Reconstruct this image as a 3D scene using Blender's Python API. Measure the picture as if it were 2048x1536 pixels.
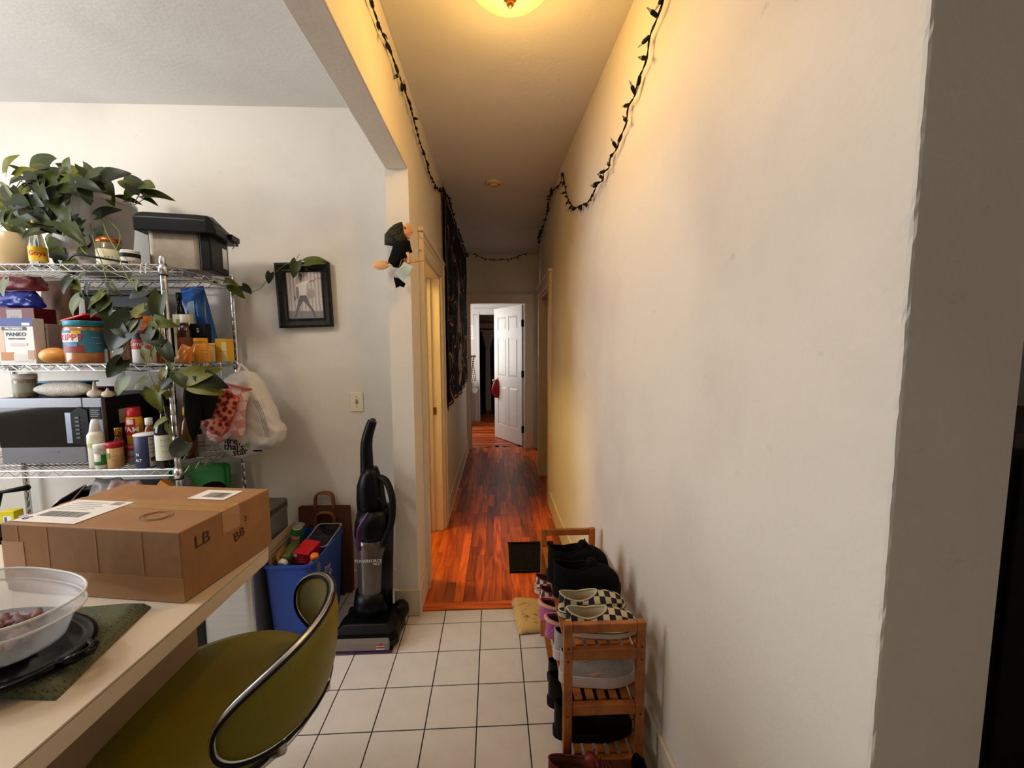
import bpy, bmesh, math, random
from mathutils import Vector, Matrix, Euler
R = math.radians
scene = bpy.context.scene
for o in list(bpy.data.objects):
    bpy.data.objects.remove(o)
C = scene.collection

# ---------------------------------------------------------------- camera
FPX = 800.0
EYE = Vector((0.0, 0.0, 1.46))
YAW, PITCH, ROLL = R(2.15), R(4.95), R(0.21)
_f = Vector((math.sin(YAW)*math.cos(PITCH), math.cos(YAW)*math.cos(PITCH), -math.sin(PITCH)))
_r = Vector((math.cos(YAW), -math.sin(YAW), 0))
_d = _f.cross(_r)
_r, _d = math.cos(ROLL)*_r + math.sin(ROLL)*_d, -math.sin(ROLL)*_r + math.cos(ROLL)*_d
cam_data = bpy.data.cameras.new('camera')
cam_data.sensor_fit = 'HORIZONTAL'
cam_data.sensor_width = 36.0
cam_data.lens = FPX/2048*36.0
cam_data.clip_start = 0.02
cam = bpy.data.objects.new('camera', cam_data)
C.objects.link(cam)
mw = Matrix.Identity(4)
for i in range(3):
    mw[i][0], mw[i][1], mw[i][2], mw[i][3] = _r[i], -_d[i], -_f[i], EYE[i]
cam.matrix_world = mw
scene.camera = cam

def at(px, py, y=None, z=None, x=None):
    """world point seen at photo pixel (px,py) on the plane y=, z= or x="""
    v = (px-1024)/FPX*_r + (py-768)/FPX*_d + _f
    if y is not None: t = y/v.y
    elif z is not None: t = (z-EYE.z)/v.z
    else: t = x/v.x
    return EYE + t*v

# ---------------------------------------------------------------- world, lights, exposure
def lin(c):
    out = []
    for u in c[:3]:
        u = u/255.0
        out.append(u/12.92 if u <= 0.04045 else ((u+0.055)/1.055)**2.4)
    return (out[0], out[1], out[2], 1.0)

world = bpy.data.worlds.new('world')
scene.world = world
world.use_nodes = True
wn = world.node_tree.nodes
wn['Background'].inputs[0].default_value = (0.60, 0.72, 0.9, 1)
wn['Background'].inputs[1].default_value = 0.35

def area(name, loc, rot, sx, sy, power, color, spread=180):
    l = bpy.data.lights.new(name, 'AREA')
    l.shape = 'RECTANGLE'; l.size = sx; l.size_y = sy; l.energy = power; l.color = color
    l.spread = R(spread)
    o = bpy.data.objects.new(name, l); C.objects.link(o)
    o.location = loc; o.rotation_euler = rot
    return o
def point(name, loc, power, color, radius):
    l = bpy.data.lights.new(name, 'POINT')
    l.energy = power; l.color = color; l.shadow_soft_size = radius
    o = bpy.data.objects.new(name, l); C.objects.link(o); o.location = loc
    return o
# daylight in the plane of the kitchen window (left wall, out of frame)
area('window_left_offscreen', (-3.52, 0.95, 1.78), (0, R(-90), 0), 1.5, 1.6, 66, (0.90, 0.95, 1.0))
# daylight of the far bedroom, from the plane of its outer wall (hidden beside the doorway)
area('bedroom_window_offscreen', (-1.29, 7.0, 1.6), (0, R(-90), 0), 1.2, 0.9, 32, (1.0, 0.98, 0.97))
# ceiling lamp of the kitchen (out of frame; it casts the frame's and the header's shadows)
point('kitchen_ceiling_lamp_offscreen', (-1.9, 1.05, 2.66), 32, (1.0, 0.92, 0.82), 0.10)
# ceiling lamp of the side room behind the left doorway (hidden by the wall)
point('side_room_lamp_offscreen', (-1.3, 2.75, 2.6), 80, (1.0, 0.72, 0.22), 0.12)

scene.view_settings.view_transform = 'Standard'
scene.view_settings.look = 'None'
scene.view_settings.gamma = 1.0
scene.view_settings.use_curve_mapping = False
scene.view_settings.exposure = -0.15
scene.cycles.caustics_reflective = False
scene.cycles.caustics_refractive = False

# ---------------------------------------------------------------- materials
MATS = {}
def mat(name, col, rough=0.55, metal=0.0, noise=0.0, nscale=6.0, bump=0.0, bscale=60.0,
        trans=0.0, emit=0.0, ecol=None, alpha=1.0, coat=0.0, ior=1.45, col2=None, randv=0.0, sss=0.0, stretch=None, sheen=0.0):
    if name in MATS: return MATS[name]
    m = bpy.data.materials.new(name); m.use_nodes = True
    nt = m.node_tree; b = nt.nodes['Principled BSDF']
    c = lin(col)
    if max(col) < 42 and not emit:
        c = tuple(u*0.4 for u in c[:3])+(1.0,); b.inputs['Specular IOR Level'].default_value = 0.22
    b.inputs['Base Color'].default_value = c
    b.inputs['Roughness'].default_value = rough
    b.inputs['Metallic'].default_value = metal
    b.inputs['IOR'].default_value = ior
    b.inputs['Transmission Weight'].default_value = trans
    b.inputs['Coat Weight'].default_value = coat
    b.inputs['Alpha'].default_value = alpha
    if sheen: b.inputs['Sheen Weight'].default_value = sheen
    if emit:
        b.inputs['Emission Color'].default_value = lin(ecol or col)
        b.inputs['Emission Strength'].default_value = emit
    vec = None
    if noise or bump:
        tc = nt.nodes.new('ShaderNodeTexCoord')
        vec = tc.outputs['Object']
        if stretch:
            mp = nt.nodes.new('ShaderNodeMapping'); mp.inputs['Scale'].default_value = stretch
            nt.links.new(vec, mp.inputs['Vector']); vec = mp.outputs['Vector']
    src = None
    if noise:
        n = nt.nodes.new('ShaderNodeTexNoise'); n.inputs['Scale'].default_value = nscale
        n.inputs['Detail'].default_value = 5; n.inputs['Roughness'].default_value = 0.6
        nt.links.new(vec, n.inputs['Vector'])
        r = nt.nodes.new('ShaderNodeValToRGB')
        c2 = lin(col2) if col2 else tuple(max(0, u*(1-noise)) for u in c[:3])+(1,)
        r.color_ramp.elements[0].position = 0.3; r.color_ramp.elements[1].position = 0.7
        r.color_ramp.elements[0].color = c2; r.color_ramp.elements[1].color = c
        nt.links.new(n.outputs['Fac'], r.inputs['Fac'])
        src = r.outputs['Color']
    if randv:
        oi = nt.nodes.new('ShaderNodeObjectInfo')
        hv = nt.nodes.new('ShaderNodeHueSaturation')
        mr = nt.nodes.new('ShaderNodeMapRange')
        mr.inputs['To Min'].default_value = 1-randv; mr.inputs['To Max'].default_value = 1+randv
        nt.links.new(oi.outputs['Random'], mr.inputs['Value'])
        nt.links.new(mr.outputs['Result'], hv.inputs['Value'])
        if src: nt.links.new(src, hv.inputs['Color'])
        else: hv.inputs['Color'].default_value = c
        src = hv.outputs['Color']
    if src: nt.links.new(src, b.inputs['Base Color'])
    if bump:
        n2 = nt.nodes.new('ShaderNodeTexNoise'); n2.inputs['Scale'].default_value = bscale
        n2.inputs['Detail'].default_value = 4
        nt.links.new(vec, n2.inputs['Vector'])
        bp = nt.nodes.new('ShaderNodeBump'); bp.inputs['Strength'].default_value = bump
        bp.inputs['Distance'].default_value = 0.01
        nt.links.new(n2.outputs['Fac'], bp.inputs['Height'])
        nt.links.new(bp.outputs['Normal'], b.inputs['Normal'])
    MATS[name] = m
    return m

def wall_mat(name, col, smudge, bump=0.25):
    m = bpy.data.materials.new(name); m.use_nodes = True
    nt = m.node_tree; b = nt.nodes['Principled BSDF']; L = nt.links
    b.inputs['Roughness'].default_value = 0.6
    tc = nt.nodes.new('ShaderNodeTexCoord')
    n = nt.nodes.new('ShaderNodeTexNoise'); n.inputs['Scale'].default_value = 1.6; n.inputs['Detail'].default_value = 8
    L.new(tc.outputs['Object'], n.inputs['Vector'])
    r = nt.nodes.new('ShaderNodeValToRGB')
    r.color_ramp.elements[0].position = 0.28; r.color_ramp.elements[1].position = 0.5
    r.color_ramp.elements[0].color = lin(smudge); r.color_ramp.elements[1].color = lin(col)
    L.new(n.outputs['Fac'], r.inputs['Fac'])
    # fine scuffs
    n3 = nt.nodes.new('ShaderNodeTexNoise'); n3.inputs['Scale'].default_value = 14; n3.inputs['Detail'].default_value = 10; n3.inputs['Roughness'].default_value = 0.75
    L.new(tc.outputs['Object'], n3.inputs['Vector'])
    r3 = nt.nodes.new('ShaderNodeValToRGB'); r3.color_ramp.elements[0].position = 0.26; r3.color_ramp.elements[1].position = 0.37
    r3.color_ramp.elements[0].color = (0.55, 0.53, 0.5, 1); r3.color_ramp.elements[1].color = (1, 1, 1, 1)
    L.new(n3.outputs['Fac'], r3.inputs['Fac'])
    mx = nt.nodes.new('ShaderNodeMix'); mx.data_type = 'RGBA'; mx.blend_type = 'MULTIPLY'; mx.inputs[0].default_value = 0.6
    L.new(r.outputs['Color'], mx.inputs[6]); L.new(r3.outputs['Color'], mx.inputs[7])
    L.new(mx.outputs[2], b.inputs['Base Color'])
    n2 = nt.nodes.new('ShaderNodeTexNoise'); n2.inputs['Scale'].default_value = 55; n2.inputs['Detail'].default_value = 6
    L.new(tc.outputs['Object'], n2.inputs['Vector'])
    n4 = nt.nodes.new('ShaderNodeTexNoise'); n4.inputs['Scale'].default_value = 5; n4.inputs['Detail'].default_value = 3
    L.new(tc.outputs['Object'], n4.inputs['Vector'])
    ad = nt.nodes.new('ShaderNodeMath'); ad.operation = 'MULTIPLY_ADD'; ad.inputs[1].default_value = 3.0
    L.new(n4.outputs['Fac'], ad.inputs[0]); L.new(n2.outputs['Fac'], ad.inputs[2])
    bp = nt.nodes.new('ShaderNodeBump'); bp.inputs['Strength'].default_value = bump*.35; bp.inputs['Distance'].default_value = 0.01
    L.new(ad.outputs[0], bp.inputs['Height']); L.new(bp.outputs['Normal'], b.inputs['Normal'])
    return m

def wood_mat(name, c1, c2, rough=0.3, scale=3.0, axis=(1, 14, 14), randv=0.25, coat=0.2):
    m = bpy.data.materials.new(name); m.use_nodes = True
    nt = m.node_tree; b = nt.nodes['Principled BSDF']; L = nt.links
    b.inputs['Roughness'].default_value = rough; b.inputs['Coat Weight'].default_value = coat
    tc = nt.nodes.new('ShaderNodeTexCoord'); oi = nt.nodes.new('ShaderNodeObjectInfo')
    ad = nt.nodes.new('ShaderNodeVectorMath'); ad.operation = 'ADD'
    sc = nt.nodes.new('ShaderNodeVectorMath'); sc.operation = 'SCALE'; sc.inputs['Scale'].default_value = 37.0
    cb = nt.nodes.new('ShaderNodeCombineXYZ')
    for i in range(3): L.new(oi.outputs['Random'], cb.inputs[i])
    L.new(cb.outputs[0], sc.inputs[0]); L.new(tc.outputs['Object'], ad.inputs[0]); L.new(sc.outputs[0], ad.inputs[1])
    mp = nt.nodes.new('ShaderNodeMapping'); mp.inputs['Scale'].default_value = axis
    L.new(ad.outputs[0], mp.inputs['Vector'])
    n = nt.nodes.new('ShaderNodeTexNoise'); n.inputs['Scale'].default_value = scale; n.inputs['Detail'].default_value = 7; n.inputs['Distortion'].default_value = 1.2
    L.new(mp.outputs[0], n.inputs['Vector'])
    r = nt.nodes.new('ShaderNodeValToRGB'); r.color_ramp.elements[0].position = 0.32; r.color_ramp.elements[1].position = 0.62
    r.color_ramp.elements[0].color = lin(c2); r.color_ramp.elements[1].color = lin(c1)
    L.new(n.outputs['Fac'], r.inputs['Fac'])
    hv = nt.nodes.new('ShaderNodeHueSaturation'); mr = nt.nodes.new('ShaderNodeMapRange')
    mr.inputs['To Min'].default_value = 1-randv; mr.inputs['To Max'].default_value = 1+randv
    L.new(oi.outputs['Random'], mr.inputs['Value']); L.new(mr.outputs['Result'], hv.inputs['Value'])
    L.new(r.outputs['Color'], hv.inputs['Color']); L.new(hv.outputs['Color'], b.inputs['Base Color'])
    bp = nt.nodes.new('ShaderNodeBump'); bp.inputs['Strength'].default_value = 0.08; bp.inputs['Distance'].default_value = 0.004
    L.new(n.outputs['Fac'], bp.inputs['Height']); L.new(bp.outputs['Normal'], b.inputs['Normal'])
    return m

def checker_mat(name, c1, c2, scale, rough=0.8):
    m = bpy.data.materials.new(name); m.use_nodes = True
    nt = m.node_tree; b = nt.nodes['Principled BSDF']; L = nt.links
    b.inputs['Roughness'].default_value = rough
    uv = nt.nodes.new('ShaderNodeUVMap')
    ck = nt.nodes.new('ShaderNodeTexChecker'); ck.inputs['Scale'].default_value = scale
    ck.inputs['Color1'].default_value = lin(c1); ck.inputs['Color2'].default_value = lin(c2)
    L.new(uv.outputs[0], ck.inputs['Vector']); L.new(ck.outputs['Color'], b.inputs['Base Color'])
    return m

# ---------------------------------------------------------------- mesh building
class G:
    def __init__(s): s.v = []; s.f = []; s.uv = None
    def add(s, vs, fs):
        n = len(s.v); s.v += [tuple(p) for p in vs]; s.f += [tuple(i+n for i in f) for f in fs]; return s
    def box(s, x0, x1, y0, y1, z0, z1, M=None):
        vs = [Vector((x, y, z)) for z in (z0, z1) for y in (y0, y1) for x in (x0, x1)]
        if M: vs = [M @ p for p in vs]
        return s.add(vs, [(0, 2, 3, 1), (4, 5, 7, 6), (0, 1, 5, 4), (2, 6, 7, 3), (0, 4, 6, 2), (1, 3, 7, 5)])
    def prism(s, pts, z0, z1, M=None):
        n = len(pts)
        a = sum(pts[i][0]*pts[(i+1) % n][1]-pts[(i+1) % n][0]*pts[i][1] for i in range(n))
        if a < 0: pts = pts[::-1]
        vs = [Vector((p[0], p[1], z0)) for p in pts]+[Vector((p[0], p[1], z1)) for p in pts]
        if M: vs = [M @ p for p in vs]
        return s.add(vs, [tuple(range(n-1, -1, -1)), tuple(range(n, 2*n))]+[(i, (i+1) % n, n+(i+1) % n, n+i) for i in range(n)])
    def lathe(s, prof, n=20, cx=0, cy=0, sy=1.0, M=None, a0=0, cap=True):
        vs = []
        for r_, z in prof:
            for k in range(n):
                a = a0+2*math.pi*k/n
                p = Vector((cx+r_*math.cos(a), cy+sy*r_*math.sin(a), z)); vs.append(M @ p if M else p)
        fs = []
        for i in range(len(prof)-1):
            for k in range(n):
                fs.append((i*n+k, i*n+(k+1) % n, (i+1)*n+(k+1) % n, (i+1)*n+k))
        if cap:
            if prof[0][0] > 1e-6: fs.append(tuple(range(n-1, -1, -1)))
            if prof[-1][0] > 1e-6: fs.append(tuple((len(prof)-1)*n+k for k in range(n)))
        return s.add(vs, fs)
    def rings(s, rings, cap=True, closed=False):
        n = len(rings[0]); vs = [p for r_ in rings for p in r_]; fs = []
        m = len(rings)
        for i in range(m if closed else m-1):
            j = (i+1) % m
            for k in range(n):
                fs.append((i*n+k, i*n+(k+1) % n, j*n+(k+1) % n, j*n+k))
        if cap and not closed:
            fs.append(tuple(range(n-1, -1, -1))); fs.append(tuple((m-1)*n+k for k in range(n)))
        return s.add(vs, fs)
    def tube(s, path, r, n=6, cap=True, closed=False):
        path = [Vector(p) for p in path]; m = len(path); rs = r if isinstance(r, (list, tuple)) else [r]*m
        rings = []; up = None
        for i, p in enumerate(path):
            if closed: t = path[(i+1) % m]-path[i-1]
            else: t = path[min(i+1, m-1)]-path[max(i-1, 0)]
            t = t.normalized() if t.length > 1e-9 else Vector((0, 0, 1))
            if up is None:
                up = Vector((0, 0, 1)) if abs(t.z) < 0.9 else Vector((1, 0, 0))
            a = t.cross(up)
            if a.length < 1e-6: a = t.orthogonal()
            a.normalize(); b_ = a.cross(t).normalized(); up = b_
            rings.append([p+rs[i]*(math.cos(2*math.pi*k/n)*a+math.sin(2*math.pi*k/n)*b_) for k in range(n)])
        return s.rings(rings, cap, closed)
    def bar(s, p, q, r, n=5): return s.tube([p, q], r, n)
    def grid(s, fn, nu, nv, cu=False):
        vs = [fn(i/(nu if cu else nu-1), j/(nv-1)) for j in range(nv) for i in range(nu)]
        fs = []
        for j in range(nv-1):
            for i in range(nu if cu else nu-1):
                i2 = (i+1) % nu
                fs.append((j*nu+i, j*nu+i2, (j+1)*nu+i2, (j+1)*nu+i))
        return s.add(vs, fs)
    def sphere(s, c, rx, ry, rz, n=14, m=8, M=None):
        vs = []; fs = []
        c = Vector(c)
        for j in range(m+1):
            ph = math.pi*j/m
            for k in range(n):
                th = 2*math.pi*k/n
                p = Vector((rx*math.sin(ph)*math.cos(th), ry*math.sin(ph)*math.sin(th), -rz*math.cos(ph)))
                if M: p = M @ p
                vs.append(c+p)
        for j in range(m):
            for k in range(n): fs.append((j*n+k, j*n+(k+1) % n, (j+1)*n+(k+1) % n, (j+1)*n+k))
        return s.add(vs, fs)
    def mesh(s, name, m=None, smooth=False):
        me = bpy.data.meshes.new(name); me.from_pydata([tuple(p) for p in s.v], [], s.f)
        if s.uv:
            l = me.uv_layers.new(name='UVMap')
            for lp in me.loops: l.data[lp.index].uv = s.uv[lp.vertex_index]
        bm = bmesh.new(); bm.from_mesh(me)
        bmesh.ops.remove_doubles(bm, verts=bm.verts, dist=1e-6)
        bmesh.ops.recalc_face_normals(bm, faces=bm.faces)
        bm.to_mesh(me); bm.free()
        if m: me.materials.append(m)
        if smooth:
            for p in me.polygons: p.use_smooth = True
        me.update()
        return me
    def obj(s, name, m, parent=None, smooth=False, bevel=0, loc=None, rot=None, solid=0, sub=0, auto=None):
        o = bpy.data.objects.new(name, s.mesh(name, m, smooth)); C.objects.link(o)
        if parent: o.parent = parent
        if loc is not None: o.location = loc
        if rot is not None: o.rotation_euler = rot
        if solid:
            md = o.modifiers.new('solid', 'SOLIDIFY'); md.thickness = solid; md.offset = 0
        if bevel:
            md = o.modifiers.new('bevel', 'BEVEL'); md.width = bevel; md.segments = 2; md.limit_method = 'ANGLE'
        if sub:
            md = o.modifiers.new('sub', 'SUBSURF'); md.levels = sub; md.render_levels = sub
        return o

def tag(o, label=None, cat=None, group=None, kind=None):
    if label: o['label'] = label
    if cat: o['category'] = cat
    if group: o['group'] = group
    if kind: o['kind'] = kind
    return o
def thing(name, label, cat, loc=(0, 0, 0), rotz=0.0, group=None):
    o = bpy.data.objects.new(name, None); C.objects.link(o); o.empty_display_size = 0.05
    o.location = loc; o.rotation_euler = (0, 0, rotz)
    return tag(o, label, cat, group)
def part(name, me, parent, loc=None, rot=None):
    o = bpy.data.objects.new(name, me); C.objects.link(o); o.parent = parent
    if loc is not None: o.location = loc
    if rot is not None: o.rotation_euler = rot
    return o
def struct(name, g, m, **k):
    o = g.obj(name, m, **k); o['kind'] = 'structure'; return o

def text(name, s, size, m, parent, M, wrap=None, ext=0.0003, align='CENTER', shear=0.0, bold=0.0, sx=1.0):
    """flat lettering; M places its plane (x right, y up, z out); wrap=radius bends it around the parent's z axis"""
    cu = bpy.data.curves.new('lettering', 'FONT'); cu.body = s; cu.size = size; cu.extrude = ext
    cu.align_x = align; cu.align_y = 'CENTER'; cu.shear = shear; cu.offset = bold; cu.resolution_u = 2
    t = bpy.data.objects.new('lettering_source', cu); C.objects.link(t)
    dg = bpy.context.evaluated_depsgraph_get(); dg.update()
    me = bpy.data.meshes.new_from_object(t.evaluated_get(dg))
    bpy.data.objects.remove(t)
    me.name = name
    for v in me.vertices:
        x, y, z = v.co.x*sx, v.co.y, v.co.z
        if wrap:
            a = x/wrap + M[0]; rr = wrap+0.0006+z
            v.co = (rr*math.sin(a), -rr*math.cos(a), y+M[1])
        else:
            v.co = M @ Vector((x, y, z))
    me.materials.clear(); me.materials.append(m)
    o = bpy.data.objects.new(name, me); C.objects.link(o)
    if parent: o.parent = parent
    return o
def front(x, y, z, roll=0.0):      # text plane facing -y
    return Matrix.Translation((x, y, z)) @ Euler((R(90), 0, 0)).to_matrix().to_4x4() @ Matrix.Rotation(roll, 4, 'Z')
def flat(x, y, z, rz=0.0):         # text plane facing up
    return Matrix.Translation((x, y, z)) @ Matrix.Rotation(rz, 4, 'Z')
def rrect(w, d, r, n=5):
    pts = []
    for cx, cy, a0 in ((w/2-r, d/2-r, 0), (-w/2+r, d/2-r, 90), (-w/2+r, -d/2+r, 180), (w/2-r, -d/2+r, 270)):
        for k in range(n+1):
            a = R(a0+90*k/n); pts.append((cx+r*math.cos(a), cy+r*math.sin(a)))
    return pts
def smooth_path(pts, n=8):
    pts = [Vector(p) for p in pts]; out = []
    for i in range(len(pts)-1):
        p0 = pts[max(i-1, 0)]; p1 = pts[i]; p2 = pts[i+1]; p3 = pts[min(i+2, len(pts)-1)]
        for k in range(n):
            t = k/n
            out.append(0.5*((2*p1)+(-p0+p2)*t+(2*p0-5*p1+4*p2-p3)*t*t+(-p0+3*p1-3*p2+p3)*t**3))
    out.append(pts[-1]); return out
rnd = random.Random(7)
# ================================================================ THE SETTING
W_KIT = wall_mat('kitchen_wall_paint', (224, 217, 206), (208, 201, 192))
W_HALL = wall_mat('hall_wall_paint', (224, 217, 206), (208, 201, 192), 0.35)
W_YEL = wall_mat('side_room_paint', (224, 217, 206), (208, 201, 192))
W_CEIL = wall_mat('ceiling_paint', (214, 211, 207), (204, 201, 197), 0.3)
W_CLOS = wall_mat('closet_paint', (224, 217, 206), (208, 201, 192))
TRIM = mat('painted_trim', (222, 208, 186), 0.45, noise=0.08, nscale=5, bump=0.06, bscale=40)
TRIMW = mat('white_trim', (224, 220, 214), 0.4, noise=0.05, nscale=4)
ZC = 2.80
XL = -0.44            # hall side of the left wall
XK = -0.555           # kitchen side of that wall, and of the beam
YB = 2.38             # kitchen back wall
YCOL = 2.115          # front of the column
YE = 5.80             # wall at the end of the hall
WR = [(0.55, 0.578), (3.05, 0.486), (3.69, 0.490)]
def xr(y):
    if y > 4.3: return 0.495+(y-4.52)*(0.105/1.28)
    for (a, xa), (b, xb) in zip(WR, WR[1:]):
        if y <= b or b == 3.69: return xa+(xb-xa)*(y-a)/(b-a)

# floors -------------------------------------------------------------
g = G(); g.box(-3.6, 2.5, -2.7, 2.145, -0.05, -0.003); g.box(-3.6, XK, 2.145, 2.42, -0.05, -0.003)
floor = struct('floor', g, mat('dark_grout', (52, 42, 34), 0.9, noise=0.3, nscale=30))
TILE_M = mat('glazed_tile', (222, 215, 206), 0.28, noise=0.10, nscale=9, bump=0.05, bscale=18, col2=(212, 204, 194), randv=0.03)
T, TA, TX, TY = 0.2003, 0.0099, -0.6952, 2.0325
def tile_geo(g, i, j, x1=None, y1=None):
    e = 0.0022
    x0, xx = i*T+e, (i+1)*T-e
    y0, yy = j*T+e, (j+1)*T-e
    ca, sa = math.cos(TA), math.sin(TA)
    poly = [(TX+ca*x-sa*y, TY+sa*x+ca*y) for x, y in ((x0, y0), (xx, y0), (xx, yy), (x0, yy))]
    return poly
def clip(poly, axis, lim, keep_less=True):
    out = []
    for k in range(len(poly)):
        a, b = poly[k], poly[(k+1) % len(poly)]
        ia = (a[axis] <= lim) == keep_less; ib = (b[axis] <= lim) == keep_less
        if ia: out.append(a)
        if ia != ib:
            t = (lim-a[axis])/(b[axis]-a[axis]); out.append((a[0]+t*(b[0]-a[0]), a[1]+t*(b[1]-a[1])))
    return out
rest = G()
for j in range(-23, 2):
    for i in range(-15, 16):
        p = tile_geo(None, i, j)
        cx = sum(q[0] for q in p)/4; cy = sum(q[1] for q in p)/4
        lim_y = 2.14 if cx > XK else YB
        p = clip(p, 1, lim_y)
        if len(p) > 2: p = clip(p, 0, -3.5, False)
        if len(p) > 2: p = clip(p, 0, 2.4)
        if len(p) > 2: p = clip(p, 1, -2.6, False)
        if len(p) < 3: continue
        if -1.75 < cx < 0.6 and cy > 0.75:
            mx = sum(q[0] for q in p)/len(p); my = sum(q[1] for q in p)/len(p)
            gg = G(); gg.prism([(q[0]-mx, q[1]-my) for q in p], -0.003, 0.0)
            gg.obj('tile', TILE_M, floor, bevel=0.0012, loc=(mx, my, 0))
        else: rest.prism(p, -0.003, 0.0)
o = rest.obj('tile_field', TILE_M, floor); o['kind'] = 'stuff'

g = G(); g.box(XL-0.6, 1.3, 2.145, YE+0.11, -0.05, -0.004); g.box(-1.4, 1.7, YE+0.11, 9.7, -0.05, -0.004)
floor2 = struct('floor', g, mat('dark_subfloor', (30, 12, 6), 0.8))
PLANK = wood_mat('oak_plank', (206, 98, 28), (128, 40, 8), 0.4, 2.2, (10, 0.9, 10), 0.5, 0.0)
PLANKX = wood_mat('oak_plank_far', (206, 98, 28), (128, 40, 8), 0.4, 2.2, (0.9, 10, 10), 0.5, 0.0)
g = G(); g.box(XL, 0.56, 2.145, 2.212, -0.004, 0.006); g.obj('threshold', PLANKX, floor2, bevel=0.003)
PW = 0.057
pm = {}
def plank(w, l, m, along='y'):
    k = (round(w, 3), round(l, 2), along)
    if k not in pm:
        g = G()
        if along == 'y': g.box(-w/2+.0006, w/2-.0006, -l/2+.0006, l/2-.0006, -0.004, 0.0)
        else: g.box(-l/2+.0006, l/2-.0006, -w/2+.0006, w/2-.0006, -0.004, 0.0)
        pm[k] = g.mesh('plank', m)
    return pm[k]
x = XL+0.005
col = 0
while x < 0.56:
    y = 2.214-(0.0 if col == 0 else 0)
    first = True
    while y < YE+0.06:
        l = round(rnd.choice([0.3, 0.45, 0.6, 0.75, 0.9])*(rnd.uniform(0.4, 1) if first else 1), 2)
        l = max(0.2, min(l, round(YE+0.1-y, 2)))
        if l <= 0.02: break
        part('plank', plank(PW, l, PLANK), floor2, (x+PW/2, y+l/2, 0)); y += l; first = False
    x += PW; col += 1
# hall floor inside the two side doorways (too dim to tell the boards apart)
g = G(); g.box(XL-0.3, XL+0.004, 2.45, 3.165, -0.004, 0.0); g.box(0.561, 1.25, 3.69, 4.52, -0.004, 0.0); g.obj('board_field', PLANK, floor2)
y = YE+0.10
while y < 8.1:
    xx = -1.3+rnd.uniform(-0.4, 0)
    while xx < 1.6:
        l = rnd.choice([0.75, 1.05, 1.35])
        part('plank', plank(PW*1.5, l, PLANKX, 'x'), floor2, (xx+l/2, y+PW*0.75, 0)); xx += l
    y += PW*1.5
g = G(); g.box(-1.3, 1.6, 8.1, 9.6, -0.004, 0.0); g.obj('board_field', PLANKX, floor2)

# ceilings -----------------------------------------------------------
g = G(); g.box(-3.6, 2.5, -2.7, 9.7, ZC, ZC+0.08); struct('ceiling', g, W_CEIL)
# walls --------------------------------------------------------------
g = G(); g.box(-3.6, XK, YB, YB+0.05, 0, ZC); struct('wall_back', g, W_KIT)
g = G()
g.box(XK, XL, YCOL, 2.45, 0, ZC); g.box(XK, XL, 2.45, 3.165, 2.02, ZC); g.box(XK, XL, 3.165, YE, 0, ZC)
struct('wall_left', g, W_HALL)
g = G(); g.box(XK, XL, -2.6, YCOL, 2.365, ZC); struct('wall_header', g, W_HALL, bevel=0.006)
g = G(); g.prism([(XK-0.012, YCOL+0.11), (XK, YCOL+0.04), (XK, YB), (XK-0.012, YB)], 0, ZC); struct('trim_1', g, W_KIT)

# right wall: plan outline, with a chipped plaster corner at its near end
g = G()
nz = 180
edge = []
rj = random.Random(3)
for k in range(nz+1):
    j = rj.uniform(-0.0009, 0.0009)
    if rj.random() < 0.2: j -= rj.uniform(0.0, 0.0028)
    edge.append(j)
def wall_ring(z, j):
    return [Vector((0.578-j*0.6, 0.556, z)), Vector((0.5795-j, 0.5505+abs(j), z)), Vector((0.584, 0.550, z)), Vector((0.757, 0.55, z)), Vector((0.757, 3.69, z)),
            Vector((0.490, 3.69, z)), Vector((0.486, 3.05, z)), Vector((0.5772, 0.572, z))]
g.rings([wall_ring(ZC*k/nz, edge[k]) for k in range(nz+1)])
wall_right = struct('wall_right', g, W_HALL)
g = G(); g.prism([(0.495, 4.52), (0.60, YE), (0.9, YE), (0.9, 4.52)], 0, ZC); g.prism([(0.490, 3.69), (0.495, 4.52), (0.75, 4.52), (0.75, 3.69)], 2.04, ZC)
struct('wall_right', g, W_HALL)
g = G(); g.box(XL, -0.378, YE, YE+0.1, 0, ZC); g.box(0.41, 0.9, YE, YE+0.1, 0, ZC); g.box(-0.378, 0.41, YE, YE+0.1, 2.115, ZC)
struct('wall_end', g, W_HALL)
# shell of the kitchen (behind and beside the camera) with its window
g = G(); g.box(-3.6, 2.5, -2.7, -2.6, 0, ZC); struct('wall_rear', g, W_KIT)
WY0, WY1, WZ0, WZ1 = 0.15, 1.75, 1.03, 2.53
g = G(); g.box(-3.6, -3.5, -2.6, WY0, 0, ZC); g.box(-3.6, -3.5, WY1, YB, 0, ZC); g.box(-3.6, -3.5, WY0, WY1, 0, WZ0); g.box(-3.6, -3.5, WY0, WY1, WZ1, ZC)
struct('wall_kitchen', g, W_KIT)
g = G()
for yy in (WY0, (WY0+WY1)/2-0.02, WY1-0.04): g.box(-3.57, -3.53, yy, yy+0.04, WZ0, WZ1)
for zz in (WZ0, (WZ0+WZ1)/2-0.02, WZ1-0.04): g.box(-3.57, -3.53, WY0, WY1, zz, zz+0.04)
win = struct('window_1', g, TRIMW)
g = G(); g.box(-3.552, -3.548, WY0, WY1, WZ0, WZ1); g.obj('pane', mat('window_glass', (240, 244, 246), 0.02, alpha=.12), win)
g = G(); g.box(2.4, 2.5, -2.6, 2.6, 0, ZC); g.box(0.757, 2.4, 2.5, 2.6, 0, ZC); struct('wall_side', g, wall_mat('side_paint', (224, 217, 206), (208, 201, 192)))
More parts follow.
